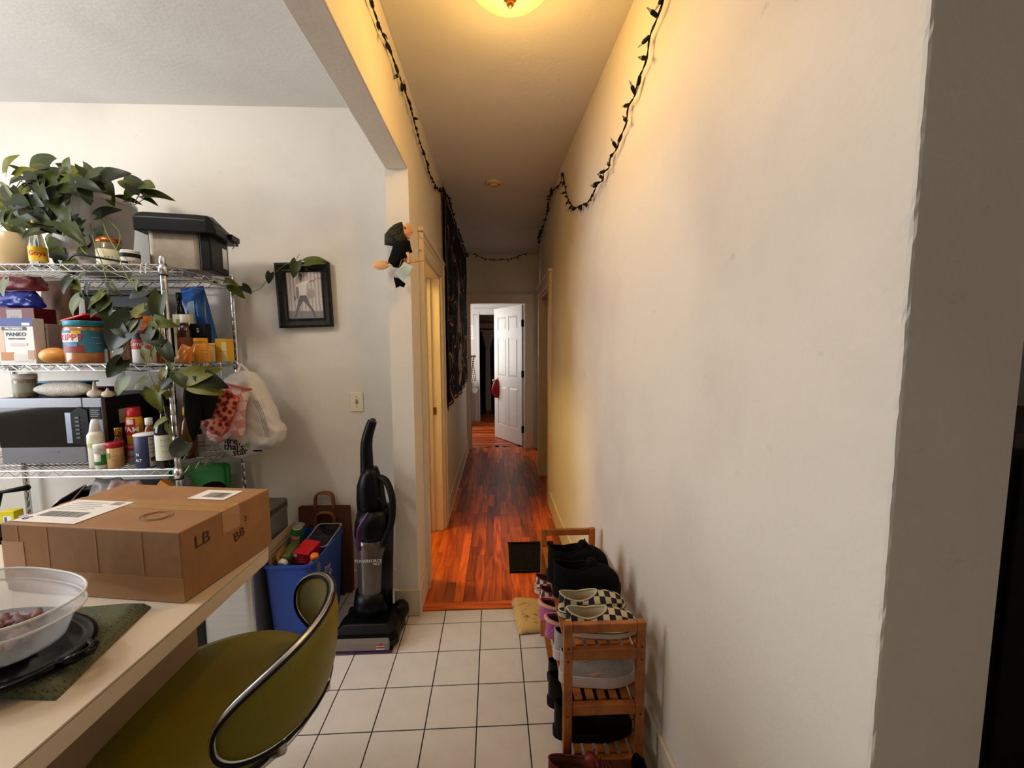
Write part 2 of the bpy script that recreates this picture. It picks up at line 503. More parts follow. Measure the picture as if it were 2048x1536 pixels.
# yellow side room behind the left doorway
g = G(); g.box(-2.3, XK, 2.43, 2.45, 0, ZC); g.box(-2.32, -2.3, 2.43, 4.5, 0, ZC); g.box(-2.3, XK, 4.48, 4.5, 0, ZC)
struct('wall_side_room', g, W_YEL)
g = G(); g.box(-2.3, XK-0.0, 2.45, 4.48, -0.06, -0.0005); struct('floor', g, PLANK)
# dim room behind the right doorway
g = G(); g.box(1.9, 1.92, 3.3, 5.9, 0, ZC); g.box(0.8, 1.9, 3.28, 3.3, 0, ZC); g.box(0.9, 1.9, 5.9, 5.92, 0, ZC); struct('wall_dim_room', g, W_HALL)
g = G(); g.box(1.25, 1.9, 3.3, 5.9, -0.06, -0.001); struct('floor', g, PLANK)
# far bedroom and closet
YF = 8.1
pL = at(959, 700, y=YF).x; pT = at(970, 629, y=YF).z
g = G(); g.box(-1.32, -1.3, YE+0.1, 9.6, 0, ZC); g.box(1.6, 1.62, YE+0.1, 9.6, 0, ZC)
g.box(-1.3, XL-0.0, YE+0.0, YE+0.1, 0, ZC); g.box(0.9, 1.6, YE, YE+0.1, 0, ZC)
g.box(-1.3, pL, YF, YF+0.1, 0, ZC); g.box(0.45, 1.6, YF, YF+0.1, 0, ZC); g.box(pL, 0.45, YF, YF+0.1, pT, ZC)
struct('wall_far_room', g, TRIMW)
g = G(); g.box(-1.3, 1.6, 9.55, 9.6, 0, ZC); struct('wall_closet', g, W_CLOS)
g = G(); g.box(pL-0.11, pL, YF-0.02, YF, 0, pT); g.box(0.45, 0.56, YF-0.02, YF, 0, pT); g.box(pL-0.11, 0.56, YF-0.02, YF, pT, pT+0.12)
g.box(pL-0.03, pL+0.0, YF-0.03, YF-0.02, 0, pT+0.03)
struct('trim_2', g, TRIMW, bevel=0.004)

# door casings -------------------------------------------------------
def casing(name, boards, m, bev=0.005):
    g = G()
    for b in boards: g.box(*b)
    return struct(name, g, m, bevel=bev)
t = 0.02
casing('trim_3', [(XL, XL+t, 2.345, 2.45, 0, 2.02), (XL, XL+t, 3.165, 3.27, 0, 2.02), (XL, XL+t, 2.335, 3.28, 2.02, 2.125),
                  (XL, XL+t+0.012, 2.325, 3.29, 2.125, 2.15), (XL, XL+t+.008, 2.345, 2.36, 0, 2.125), (XL, XL+t+.008, 3.255, 3.27, 0, 2.125), (XL, XL+t+.008, 2.335, 3.28, 2.085, 2.098)], TRIM)
casing('door_1', [(XK-0.02, XL+0.002, 3.145, 3.165, 0, 2.02), (XK-0.02, XL+0.002, 2.45, 2.47, 0, 2.02), (XK-0.02, XL+0.002, 2.45, 3.165, 2.0, 2.02),
                  (XK+0.02, XK+0.05, 3.13, 3.145, 0, 2.0), (XK-0.04, XK-0.005, 3.10, 3.25, 0, 2.1)], TRIM)
g = G(); g.box(-0.012, 0.012, -0.003, 0, -0.03, 0.03); g.box(-0.006, 0.006, -0.005, 0, -0.012, 0.012)
o = g.obj('strike_plate', mat('old_brass', (120, 96, 50), 0.4, 0.8), None, loc=(XL-0.05, 3.1445, at(863, 822, y=3.145).z)); tag(o, 'small brass strike plate on the yellow door jamb', 'strike plate')
t = 0.022
casing('trim_4', [(xr(3.6)-t, xr(3.6)+.02, 3.58, 3.69, 0, 2.04), (0.495-t, 0.52, 4.52, 4.63, 0, 2.04), (0.488-t, 0.52, 3.57, 4.64, 2.04, 2.14),
                  (0.485-t-.01, 0.52, 3.555, 4.655, 2.14, 2.165)], TRIM)
casing('door_2', [(0.486, 0.76, 4.50, 4.52, 0, 2.04), (0.490, 0.76, 3.69, 3.705, 0, 2.04), (0.490, 0.76, 3.69, 4.52, 2.02, 2.04)], TRIM)
casing('trim_5', [(0.41, 0.525, YE-t, YE, 0, 2.115), (XL, -0.378, YE-t, YE, 0, 2.115), (XL, 0.525, YE-t, YE, 2.115, 2.235), (XL, 0.53, YE-t-.01, YE, 2.235, 2.25),
                  (-0.386, -0.378, YE, YE+0.1, 0, 2.115), (0.40, 0.41, YE, YE+0.1, 0, 2.115)], TRIM)
# baseboards ---------------------------------------------------------
t = 0.014
g = G(); g.box(XL, XL+t, YCOL-t, 2.345, 0, 0.15); g.box(XL, XL+t, 3.27, YE-.02, 0, 0.15); g.box(XL+t, XL+t+0.012, 3.27, YE-.03, 0, 0.02)
g.box(XK-0.012, XL, YCOL-t, YCOL, 0, 0.15)
struct('baseboard_left', g, TRIM, bevel=0.004)
g = G()
for (a, xa), (b, xb) in zip(WR, WR[1:]):
    b = min(b, 3.575)
    g.prism([(xa-t, a), (xr(b)-t, b), (xr(b), b), (xa, a)], 0, 0.15)
struct('baseboard_right', g, TRIM, bevel=0.003)
g = G(); g.box(-3.5, XK-.012, YB-t, YB, 0, 0.12); struct('baseboard_back', g, TRIM, bevel=0.003)

# the six-panel door at the end of the hall
DOORM = mat('white_door_paint', (232, 228, 220), 0.4, noise=0.04, nscale=3)
hx, hy = 0.398, YE+0.13
ang = math.atan2(6.62-hy, -0.012-hx)
door = bpy.data.objects.new('door_3', None); C.objects.link(door); door.location = (hx, hy, 0.012); door.rotation_euler = (0, 0, ang); door['kind'] = 'structure'
DWD, DH = 0.80, 2.10
panels = []
for (z0, z1) in ((0.24, 0.86), (1.02, 1.62), (1.74, 1.96)):
    for (a, b) in ((0.115, 0.365), (0.435, 0.685)): panels.append((a, b, z0, z1))
g = G()
xs = [0, 0.115, 0.365, 0.435, 0.685, DWD]; zs = [0, 0.24, 0.86, 1.02, 1.62, 1.74, 1.96, DH]
g.box(0, DWD, 0.006, 0.03, 0, DH)
for i in (0, 2, 4): g.box(xs[i], xs[i+1], 0, 0.036, 0, DH)
for j in (0, 2, 4, 6):
    for i in (1, 3): g.box(xs[i], xs[i+1], 0, 0.036, zs[j], zs[j+1])
g.obj('door_leaf', DOORM, door)
for (a, b, z0, z1) in panels:
    g = G(); i = 0.035
    for s0, y0, y1 in ((1, 0.030, 0.0355), (-1, 0.006, 0.0005)):
        o8 = [Vector((a+.006, y0, z0+.006)), Vector((b-.006, y0, z0+.006)), Vector((b-.006, y0, z1-.006)), Vector((a+.006, y0, z1-.006))]
        i8 = [Vector((a+i, y1, z0+i)), Vector((b-i, y1, z0+i)), Vector((b-i, y1, z1-i)), Vector((a+i, y1, z1-i))]
        g.rings([o8, i8])
    g.obj('panel', DOORM, door)
HING = mat('black_hinge', (24, 20, 18), 0.5, 0.6)
for z in (0.25, 1.08, 1.83):
    g = G(); g.lathe([(0.008, -0.05), (0.008, 0.05)], 8, -0.008, 0.04); g.box(-0.02, 0.0, 0.0, 0.04, -0.05, 0.05); g.obj('hinge', HING, door, loc=(0, 0, z))
g = G()
for sgn in (1, -1):
    yb = 0.036 if sgn > 0 else 0
    prof = [(0.027, 0), (0.027, 0.006), (0.010, 0.010), (0.010, 0.035), (0.024, 0.045), (0.027, 0.058), (0.018, 0.07), (0.0, 0.072)]
    g.lathe(prof, 14, M=Matrix.Translation((DWD-0.065, yb, 0.94)) @ Euler((R(-90*sgn), 0, 0)).to_matrix().to_4x4())
g.obj('door_knob', mat('brass', (190, 150, 70), 0.25, 1.0), door, smooth=True)
# ================================================================ HALL THINGS
BLACK = mat('black_plastic', (16, 15, 17), 0.4)
CHROME = mat('chrome', (205, 205, 205), 0.22, 1.0)
WHITE = mat('white_plastic', (226, 224, 218), 0.4)
# ceiling lamp
LX, LY = 0.055, 1.50
lamp = thing('ceiling_lamp', 'round flush ceiling lamp with glowing yellow glass bowl and bronze finial', 'lamp', (LX, LY, ZC))
BRONZE = mat('bronze', (110, 74, 44), 0.35, 0.9)
g = G(); g.lathe([(0.165, 0), (0.17, -0.012), (0.165, -0.03), (0.15, -0.034)], 32); g.obj('lamp_base', BRONZE, lamp, smooth=True)
g = G(); g.lathe([(0.160, -0.03), (0.158, -0.045), (0.147, -0.068), (0.125, -0.09), (0.09, -0.108), (0.05, -0.118), (0.0, -0.121)], 36, cap=False)
g.obj('glass_bowl', mat('lit_glass_bowl', (255, 214, 110), 0.3, emit=2.6, ecol=(255, 206, 70)), lamp, smooth=True)
g = G(); g.lathe([(0.0, -0.119), (0.022, -0.122), (0.024, -0.127), (0.012, -0.133), (0.010, -0.14), (0.014, -0.145), (0.006, -0.155), (0.0, -0.158)], 14); g.obj('finial', BRONZE, lamp, smooth=True)
lp = point('ceiling_lamp_light', (LX, LY, ZC-0.24), 12, (1.0, 0.56, 0.13), 0.08)
lp.parent = lamp; lp.location = (0, 0, -0.24)

# round cover plate on the ceiling
p = at(988, 365, z=ZC)
o = thing('smoke_detector', 'round cream ceiling detector with ringed cover further down the hall', 'detector', (p.x, p.y, ZC))
g = G(); g.lathe([(0.072, 0), (0.072, -0.012), (0.06, -0.02), (0.045, -0.02), (0.043, -0.014), (0.034, -0.014), (0.03, -0.024), (0.0, -0.026)], 28)
g.obj('cover', mat('aged_cream_plastic', (214, 190, 150), 0.5), o, smooth=True)
g = G()
for k in range(10):
    a = k*math.pi/5; g.box(-0.003, 0.003, 0.036, 0.042, -0.0155, -0.0135, Matrix.Rotation(a, 4, 'Z'))
g.obj('vent_slots', mat('slot_dark', (60, 46, 30), 0.8), o)

# ---- string lights
def right_wall_pt(px, py, off=0.02):
    x = 0.5
    for _ in range(12):
        p = at(px, py, x=x); x = xr(max(0.56, min(5.79, p.y)))-off
    return at(px, py, x=x)
sl = thing('string_lights', 'dark green mini string lights pinned along the hall ceiling edge', 'string lights', (XL+0.02, 1.2, 2.7))
def cord(pts):
    return [p for p in smooth_path(pts, 6)]
leftp = [at(*q, x=XL+0.018) for q in ((722, -40), (740, 0), (762, 60), (778, 95), (790, 128), (806, 172), (818, 205), (829, 245), (840, 285), (852, 320), (858, 345), (870, 368), (878, 383))]
lp2 = [Vector((XL+0.035, y_, 2.735+0.02*math.sin(y_*9))) for y_ in (3.35, 3.7, 4.1, 4.5, 4.9, 5.3, 5.6, 5.74)]
endp = [at(*q, y=YE-0.03) for q in ((936, 507), (950, 509), (970, 517), (990, 519), (1010, 519), (1030, 515), (1050, 508), (1064, 503))]
rp = [right_wall_pt(*q) for q in ((1068, 500), (1073, 480), (1084, 462), (1090, 440), (1094, 425), (1099, 400), (1104, 385), (1112, 375), (1121, 366), (1125, 345),
      (1129, 366), (1133, 388), (1140, 405), (1150, 415), (1160, 411), (1175, 405), (1186, 388), (1195, 368), (1206, 360), (1207, 345), (1218, 335), (1220, 316), (1233, 298), (1242, 272), (1253, 245),
      (1256, 215), (1270, 190), (1275, 165), (1278, 155), (1293, 120), (1299, 75), (1313, 40), (1327, 0), (1345, -60))]
path = cord(leftp+lp2+endp+rp)
LDG = mat('dark_green_cord', (14, 22, 16), 0.6)
g = G()
acc = 0.0; ph = 0
tw1, tw2 = [], []
# resample, two twisted wires
def resample(path, step):
    out = [path[0]]; left = step
    for a, b in zip(path, path[1:]):
        L_ = (b-a).length; pos = 0
        while L_-pos >= left:
            pos += left; out.append(a.lerp(b, pos/L_)); left = step
        left -= (L_-pos)
    return out
rs = resample(path, 0.018)
for i, p in enumerate(rs):
    a = i*1.1
    tw1.append(p+Vector((0.0022*math.cos(a), 0.0015*math.sin(a*.7), 0.0022*math.sin(a)))); tw2.append(p-Vector((0.0022*math.cos(a), 0.0015*math.sin(a*.7), 0.0022*math.sin(a))))
g.tube(tw1, 0.0022, 4); g.tube(tw2, 0.0022, 4); g.obj('twisted_cord', LDG, sl).location = -sl.location
gs = G(); gs.lathe([(0.004, 0), (0.0065, 0.004), (0.0075, 0.024), (0.005, 0.031)], 7); sock = gs.mesh('bulb_socket', LDG)
gb = G(); gb.lathe([(0.0038, 0.028), (0.004, 0.038), (0.0014, 0.05), (0.0, 0.051)], 6); bulb = gb.mesh('bulb', mat('clear_bulb', (190, 190, 170), 0.1, trans=0.7))
rb = random.Random(11)
far = [p for p in resample(path, 0.062)]
dense = [p for p in resample(path, 0.062) if False]
for i, p in enumerate(far):
    if i < 1: continue
    side = 1 if i % 2 else -1
    d = Vector((rb.uniform(-.3, .5) if p.x < 0 else rb.uniform(-.8, .1), side*rb.uniform(0.3, 1.0), rb.uniform(-1.0, 0.7))).normalized()
    if p.y > YE-0.2: d = Vector((side*rb.uniform(.2, .9), -0.4, rb.uniform(-1, .3))).normalized()
    s_ = part('bulb_socket', sock, sl, p-sl.location); s_.rotation_euler = d.to_track_quat('Z', 'Y').to_euler()
    part('bulb', bulb, s_)
# bunched plugs where the strings join
for (px, py, sp) in ((1103, 383, 0.02), (1097, 415, 0.018), (1078, 480, 0.03)):
    c = right_wall_pt(px, py, 0.03)
    g = G()
    for k in range(9):
        a = c+Vector((rb.uniform(-sp*.5, sp*.2), rb.uniform(-sp, sp), rb.uniform(-sp, sp))); d = Vector((rb.uniform(-.2, .1), rb.uniform(-1, 1), rb.uniform(-1, 1))).normalized()
        g.bar(a-d*.018, a+d*.018, 0.005, 5)
    g.obj('plug_bundle', LDG, sl).location = -sl.location

# ---- tapestry on the left wall beyond the doorway
tap = thing('tapestry', 'large black wall tapestry printed with pale winding line figures', 'tapestry', (XL, 4.5, 2.75))
def tp(u, v):       # u along the wall, v downwards
    y0, y1 = 3.31, 5.70
    y_ = y0+(y1-y0)*u+0.02*math.sin(v*3)*(1-u)+0.13*(1-u)*v*0.6
    top = 2.76-0.035*math.sin(u*math.pi*5)**2*(0.4); bot = 0.93+0.09*u+0.02*math.sin(u*9)
    x_ = XL+0.022+0.012*math.sin(u*34+v*2.5)*(0.3+v*.7)+0.004*math.sin(v*17+u*5)
    return Vector((x_-XL, y_-4.5, top+(bot-top)*v-2.75))
g = G(); g.grid(lambda u, v: tp(u, v), 60, 30); g.obj('cloth', mat('black_tapestry_cloth', (12, 11, 13), 0.9, noise=0.3, nscale=30), tap, smooth=True, solid=0.002)
PALE = mat('pale_print', (214, 184, 164), 0.9, noise=0.25, nscale=20)
g = G()
def ribbon(pts, w):
    vs = []; n = len(pts)
    for i, (u, v) in enumerate(pts):
        a = pts[max(i-1, 0)]; b = pts[min(i+1, n-1)]
        du, dv = b[0]-a[0], (b[1]-a[1])*0.8; l = math.hypot(du, dv) or 1
        ww = w*(0.35+0.65*math.sin(math.pi*min(1, (i+.5)/n)))
        for s_ in (1, -1):
            q = tp(min(1, max(0, u-dv/l*ww*s_)), min(1, max(0, v+du/l*ww*s_*1.25))); q.x += 0.0035; vs.append(q)
    g.add(vs, [(2*i, 2*i+1, 2*i+3, 2*i+2) for i in range(n-1)])
rt = random.Random(5)
for m_ in (1, -1):
    # winding trunk and branches, mirrored about the centre
    for k in range(7):
        u0 = 0.03+0.012*k; v0 = 0.30+0.05*k; pts = []
        for i in range(26):
            s_ = i/25
            pts.append((0.5+m_*(0.004+u0*0.4*s_+0.05*s_*math.sin(5*s_+k)), v0+0.28*s_-0.10*math.sin(3*s_)))
        ribbon(pts, 0.006)
    for k in range(42):
        u0 = rt.uniform(0.06, 0.47); v0 = rt.uniform(0.12, 0.93); a = rt.uniform(0, 6.28); L_ = rt.uniform(0.03, 0.09); cv = rt.uniform(-14, 14)
        pts = []; u_, v_ = u0, v0
        for i in range(18):
            pts.append((0.5+m_*u_, v_)); u_ += math.cos(a)*L_/10*0.7; v_ += math.sin(a)*L_/10; a += cv*L_/10*(1+i*.12)
        ribbon([(min(.99, max(.01, p[0])), min(.985, max(.02, p[1]))) for p in pts], rt.uniform(0.002, 0.0045))
    for k in range(60):
        u0 = rt.uniform(0.05, 0.48); v0 = rt.uniform(0.1, 0.96)
        ribbon([(0.5+m_*u0, v0), (0.5+m_*(u0+rt.uniform(-.008, .008)), v0+rt.uniform(.004, .016))], rt.uniform(.0015, .004))
    ribbon([(0.5+m_*0.485, 0.02+0.048*i) for i in range(21)], 0.0035)
ribbon([(0.5+0.008*math.sin(i*.5), 0.22+0.03*i) for i in range(15)], 0.016)
ribbon([(0.5+0.02*math.sin(i*.9), 0.68+0.02*i) for i in range(14)], 0.03)
ribbon([(0.02+0.048*i, 0.985) for i in range(21)], 0.005); ribbon([(0.02+0.048*i, 0.02) for i in range(21)], 0.005)
o = g.obj('printed_figures', PALE, tap); o['kind'] = 'stuff'

# ---- kitchen witch doll on a wooden spoon, hung on the column
wx, wz = at(800, 500, y=YCOL-0.05).x, at(800, 500, y=YCOL-0.05).z
def wp(px, py, y=YCOL-0.05): return at(px, py, y=y)
witch = thing('witch_doll', 'hanging cloth witch doll in black dress riding a wooden spoon', 'doll', (wx, YCOL-0.05, wz))
def loc(p): return p-Vector((wx, YCOL-0.05, wz))
SKIN = mat('doll_skin_cloth', (214, 158, 112), 0.85); DRESS = mat('black_dress_cloth', (13, 12, 13), 0.95)
SPOON = wood_mat('pale_spoon_wood', (222, 168, 110), (200, 140, 84), 0.5, 2, (1, 8, 8), 0.03, 0.0)
PRNT = mat('dark_print_cloth', (12, 14, 11), 0.9, noise=1.0, nscale=60, col2=(70, 66, 50))
g = G()
g.sphere(loc(wp(814, 463)), 0.022, 0.022, 0.032)
pth = [loc(wp(*q)) for q in ((812, 450), (818, 452), (822, 458), (823, 465), (820, 466))]
g.tube(pth, [0.012, 0.011, 0.009, 0.008, 0.004], 8)
g.sphere(loc(wp(816, 473)), 0.012, 0.014, 0.012)
g.obj('head', SKIN, witch, smooth=True)
g = G(); g.sphere(loc(wp(810, 456, YCOL-0.073)), 0.004, 0.003, 0.005, 8, 6); g.obj('eye', BLACK, witch, smooth=True)
g = G()
hood = [(800, 445), (804, 444), (813, 470), (815, 486), (806, 492), (782, 492), (769, 490), (769, 471), (779, 458), (790, 449)]
def slab(px_pts, y0, y1, name, m, parent, inset=0.5):
    g = G(); n = len(px_pts)
    pts = [loc(wp(*q)) for q in px_pts]; c = sum(pts, Vector())/n
    rings = []
    for yy, s_ in ((y0, inset), (y0+(y1-y0)*.25, .93), (0.5*(y0+y1), 1.0), (y0+(y1-y0)*.75, .93), (y1, inset)):
        rings.append([Vector((c.x+(p.x-c.x)*s_, yy, c.z+(p.z-c.z)*s_)) for p in pts])
    g.rings(rings); return g.obj(name, m, parent, smooth=True)
slab(hood, -0.03, 0.03, 'headscarf', PRNT, witch)
slab([(788, 486), (812, 478), (820, 482), (822, 495), (825, 503), (818, 505), (812, 515), (800, 536), (788, 535), (776, 524), (781, 510), (785, 498)], -0.035, 0.035, 'dress', DRESS, witch)
slab([(787, 554), (797, 556), (811, 567), (808, 575), (799, 572), (792, 576)], -0.018, 0.018, 'boots', DRESS, witch, 0.6)
g = G(); a, b = loc(wp(815, 505, YCOL-.08)), loc(wp(818, 524, YCOL-.085)); g.tube([a, a.lerp(b, .5)+Vector((.004, 0, 0)), b], [0.008, 0.008, 0.009], 8); g.sphere(b, .009, .01, .01, 8, 6); g.obj('hand', SKIN, witch, smooth=True)
g = G(); a, b = loc(wp(775, 531)), loc(wp(849, 520)); g.tube([a, b], [0.006, 0.0055], 8)
g.obj('spoon_handle', SPOON, witch, smooth=True)
g = G()
c = loc(wp(762, 530)); g.sphere(c, 0.042, 0.007, 0.023, 16, 8, Matrix.Rotation(R(-3), 3, 'Y')); g.obj('spoon_bowl', SPOON, witch, smooth=True)
g = G(); a, b = loc(wp(800, 535, YCOL-.09)), loc(wp(795, 528, YCOL-.09))
g.tube([loc(wp(*q, YCOL-.092)) for q in ((800, 530), (803, 520), (810, 516), (807, 526), (801, 535), (798, 531))], 0.0012, 5); g.obj('string_bow', SPOON, witch)
tg = [loc(wp(*q, YCOL-.093)) for q in ((790, 545), (809, 524), (826, 533), (807, 562))]
g = G(); g.add(tg+[p+Vector((0, .001, 0)) for p in tg], [(0, 1, 2, 3), (7, 6, 5, 4), (0, 4, 5, 1), (1, 5, 6, 2), (2, 6, 7, 3), (3, 7, 4, 0)])
ho = g.obj('paper_tag', mat('pale_blue_card', (186, 204, 200), 0.7), witch)
g = G()
e1 = (tg[1]-tg[0]); e2 = (tg[3]-tg[0])
for k in range(7):
    a = tg[0]+e1*0.12+e2*(0.12+k*.12)+Vector((0, -.0004, 0)); b = a+e1*(0.7 if k % 3 else .5); w_ = e2.normalized()*0.0011
    g.add([a, b, b+w_, a+w_], [(0, 1, 2, 3)])
o = g.obj('printed_lines', mat('tag_print', (84, 88, 78), 0.8), ho); o['kind'] = 'stuff'

# ---- framed photo on the kitchen wall
pts = [at(*q, y=YB-0.022) for q in ((549, 526), (659, 526), (667, 653), (560, 655))]
fc = sum(pts, Vector())/4
fr = thing('picture_frame', 'black wooden picture frame holding a photo of a man in a white shirt', 'picture frame', (fc.x, YB-0.012, fc.z))
fw_, fh_ = 0.300, 0.364
fr.rotation_euler = (0, R(-1.6), 0)
FR = mat('black_frame_wood', (20, 19, 16), 0.45, noise=0.5, nscale=40, col2=(36, 33, 26))
mw_ = 0.052
def mould(name, ax, sgn):
    g = G(); a, b = (fw_/2, fh_/2) if ax == 'x' else (fh_/2, fw_/2)
    prof = [(0, 0), (0, -0.022), (0.012, -0.026), (0.036, -0.014), (0.046, -0.016), (mw_, -0.008), (mw_, 0)]
    rings = []
    for s_ in (-1, 1):
        ring = []
        for d, yy in prof:
            q = (s_*(a-d), sgn*(b-d)); ring.append(Vector((q[0], yy, q[1]) if ax == 'x' else (q[1], yy, q[0])))
        rings.append(ring)
    g.rings(rings); return g.obj(name, FR, fr)
for ax in 'xz':
    for s_ in (1, -1): mould('frame_rail', ax, s_)
g = G(); g.box(-fw_/2+.03, fw_/2-.03, -0.004, 0.008, -fh_/2+.03, fh_/2-.03)
PRM = bpy.data.materials.new('photo_plank_wall'); PRM.use_nodes = True
nt = PRM.node_tree; b_ = nt.nodes['Principled BSDF']; b_.inputs['Roughness'].default_value = 0.35
tc = nt.nodes.new('ShaderNodeTexCoord'); wv = nt.nodes.new('ShaderNodeTexWave'); wv.bands_direction = 'X'; wv.inputs['Scale'].default_value = 16; wv.inputs['Distortion'].default_value = 1.2; wv.inputs['Detail'].default_value = 3
cr = nt.nodes.new('ShaderNodeValToRGB'); cr.color_ramp.elements[0].color = lin((146, 134, 132)); cr.color_ramp.elements[1].color = lin((196, 184, 176)); cr.color_ramp.elements[0].position = .05; cr.color_ramp.elements[1].position = .5
nt.links.new(tc.outputs['Object'], wv.inputs['Vector']); nt.links.new(wv.outputs['Fac'], cr.inputs['Fac']); nt.links.new(cr.outputs['Color'], b_.inputs['Base Color'])
pr = g.obj('photo_print', PRM, fr)
# flat printed figure (screen of polygons in print units: x -70..70, y -92..92)
def fig(name, polys, col, yy):
    g = G()
    for poly in polys:
        g.add([Vector((p[0]*0.00142, yy, p[1]*0.00142)) for p in poly], [tuple(range(len(poly)))])
    g.obj(name, mat('print_'+name, col, 0.4), pr)
fig('printed_ground', [[(-69, -92), (69, -92), (69, -64), (-69, -60)]], (112, 104, 108), -0.0042)
fig('printed_lasso', [[(24+16*math.cos(a), 6+21*math.sin(a)) for a in [k*.3 for k in range(21)]]], (150, 136, 130), -0.0043)
fig('printed_trousers', [[(-20, 0), (6, 0), (14, -30), (34, -64), (40, -88), (32, -90), (20, -58), (-2, -28), (-8, -22), (-26, -50), (-40, -88), (-48, -88), (-34, -42)]], (52, 52, 58), -0.0044)
fig('printed_shirt', [[(-22, 0), (5, 0), (6, 22), (10, 44), (24, 56), (16, 59), (0, 54), (-12, 50), (-24, 48), (-34, 38), (-24, 30)]], (222, 216, 210), -0.0045)
fig('printed_skin', [[(16, 50), (40, 54), (52, 66), (66, 62), (68, 68), (54, 70), (38, 60), (20, 58)], [(-32, 36), (-24, 32), (-22, 10), (-26, -10), (-34, -14), (-34, 4)],
                     [(-16, 56), (-6, 52), (-6, 72), (-10, 82), (-18, 80), (-20, 66)]], (150, 104, 84), -0.0046)
fig('printed_hair', [[(-20, 78), (-16, 88), (-8, 86), (-5, 74), (-8, 60), (-14, 57), (-18, 62), (-14, 68), (-17, 72)], [(-42, 4), (-38, -4), (-36, -20), (-44, -14)], [(-28, -28), (-24, -28), (-18, -90), (-20, -90)]], (56, 38, 32), -0.0047)
g = G(); g.box(-fw_/2+.05, fw_/2-.05, -0.0065, -0.0055, -fh_/2+.05, fh_/2-.05); g.obj('glass', mat('frame_glass', (255, 255, 255), 0.02, alpha=.06), fr)

# ---- light switch
pts = [at(*q, y=YB) for q in ((700, 783), (728, 783), (728, 824), (700, 824))]
c = sum(pts, Vector())/4
sw = thing('light_switch', 'ivory toggle light switch plate on the kitchen wall', 'light switch', (c.x, YB, c.z))
g = G(); g.box(-0.037, 0.037, -0.006, 0, -0.058, 0.058); g.obj('plate', mat('ivory_plastic', (232, 222, 196), 0.4), sw, bevel=0.003)
g = G(); g.box(-0.005, 0.005, -0.016, -0.005, -0.004, 0.012, Matrix.Rotation(R(-20), 4, 'X')); g.box(-0.006, 0.006, -0.0068, -0.0055, -0.013, 0.013); g.obj('toggle', mat('worn_toggle', (160, 140, 112), 0.5), sw)
for z in (-.03, .03):
    g = G(); g.lathe([(0.0035, 0), (0.0035, 0.001), (0, 0.0015)], 8, M=Matrix.Translation((0, -0.006, z)) @ Euler((R(90), 0, 0)).to_matrix().to_4x4()); g.obj('screw', mat('screw_steel', (120, 110, 96), 0.4, .8), sw)

# ---- floor things in the hall
a = at(1018, 1088, z=0); b = at(1021, 1147, z=0)
vx0, vx1, vy0, vy1 = 0.075, 0.41, 2.50, 2.90
mt = thing('doormat', 'black ribbed rubber mat lying on the hall floorboards', 'mat', ((vx0+vx1)/2, (vy0+vy1)/2, 0.0005))
RUB = mat('black_rubber', (17, 13, 11), 0.7, bump=0.3, bscale=80)
g = G(); hw, hh = (vx1-vx0)/2, (vy1-vy0)/2; g.box(-hw, hw, -hh, hh, 0, 0.005); g.obj('base', RUB, mt)
g = G(); g.box(-hw, hw, -hh, -hh+.02, .005, .014); g.box(-hw, hw, hh-.02, hh, .005, .014); g.box(-hw, -hw+.02, -hh, hh, .005, .014); g.box(hw-.02, hw, -hh, hh, .005, .014); g.obj('raised_border', RUB, mt, bevel=.004)
ribg = G(); ribg.box(-0.004, 0.004, -hh+.035, hh-.035, .005, .011); ribm = ribg.mesh('rib', RUB)
k = -hw+.035
while k < hw-.03: part('rib', ribm, mt, (k, 0, 0)); k += 0.016

pad = thing('cleaning_cloth', 'stained yellow folded cleaning cloth on the white tiles by the shoe rack', 'cloth', (0.15, 2.05, 0))
def padf(dz):
    def f(u, v):
        x_ = 0.072+(0.245-0.072)*u+0.03*(1-v)*(1-u); y_ = 1.925+(2.19-1.925)*v+0.01*u
        z_ = 0.016+0.012*math.sin(u*3.1+v)+0.006*math.sin(v*9)+0.010*v+dz
        e = min(u, 1-u, v, 1-v); z_ = z_*min(1, .35+e*7)
        return Vector((x_-0.15, y_-2.05, max(0.002+dz*0.2, z_)))
    return f
YC = bpy.data.materials.new('stained_yellow_cloth'); YC.use_nodes = True
nt = YC.node_tree; b_ = nt.nodes['Principled BSDF']; b_.inputs['Roughness'].default_value = 0.95
tc = nt.nodes.new('ShaderNodeTexCoord'); n1 = nt.nodes.new('ShaderNodeTexNoise'); n1.inputs['Scale'].default_value = 11; n1.inputs['Detail'].default_value = 6; n1.inputs['Distortion'].default_value = 1.5
cr = nt.nodes.new('ShaderNodeValToRGB'); e = cr.color_ramp.elements; e[0].position = .3; e[0].color = lin((84, 58, 24)); e[1].position = .43; e[1].color = lin((206, 170, 104))
nt.links.new(tc.outputs['Object'], n1.inputs['Vector']); nt.links.new(n1.outputs['Fac'], cr.inputs['Fac']); nt.links.new(cr.outputs['Color'], b_.inputs['Base Color'])
g = G(); g.grid(padf(0.0), 16, 16); g.obj('cloth', YC, pad, smooth=True, solid=0.004)
g = G(); g.grid(lambda u, v: padf(0.010)(0.06+u*.94, 0.0+v*.93), 16, 16); g.obj('folded_layer', YC, pad, smooth=True, solid=0.004)

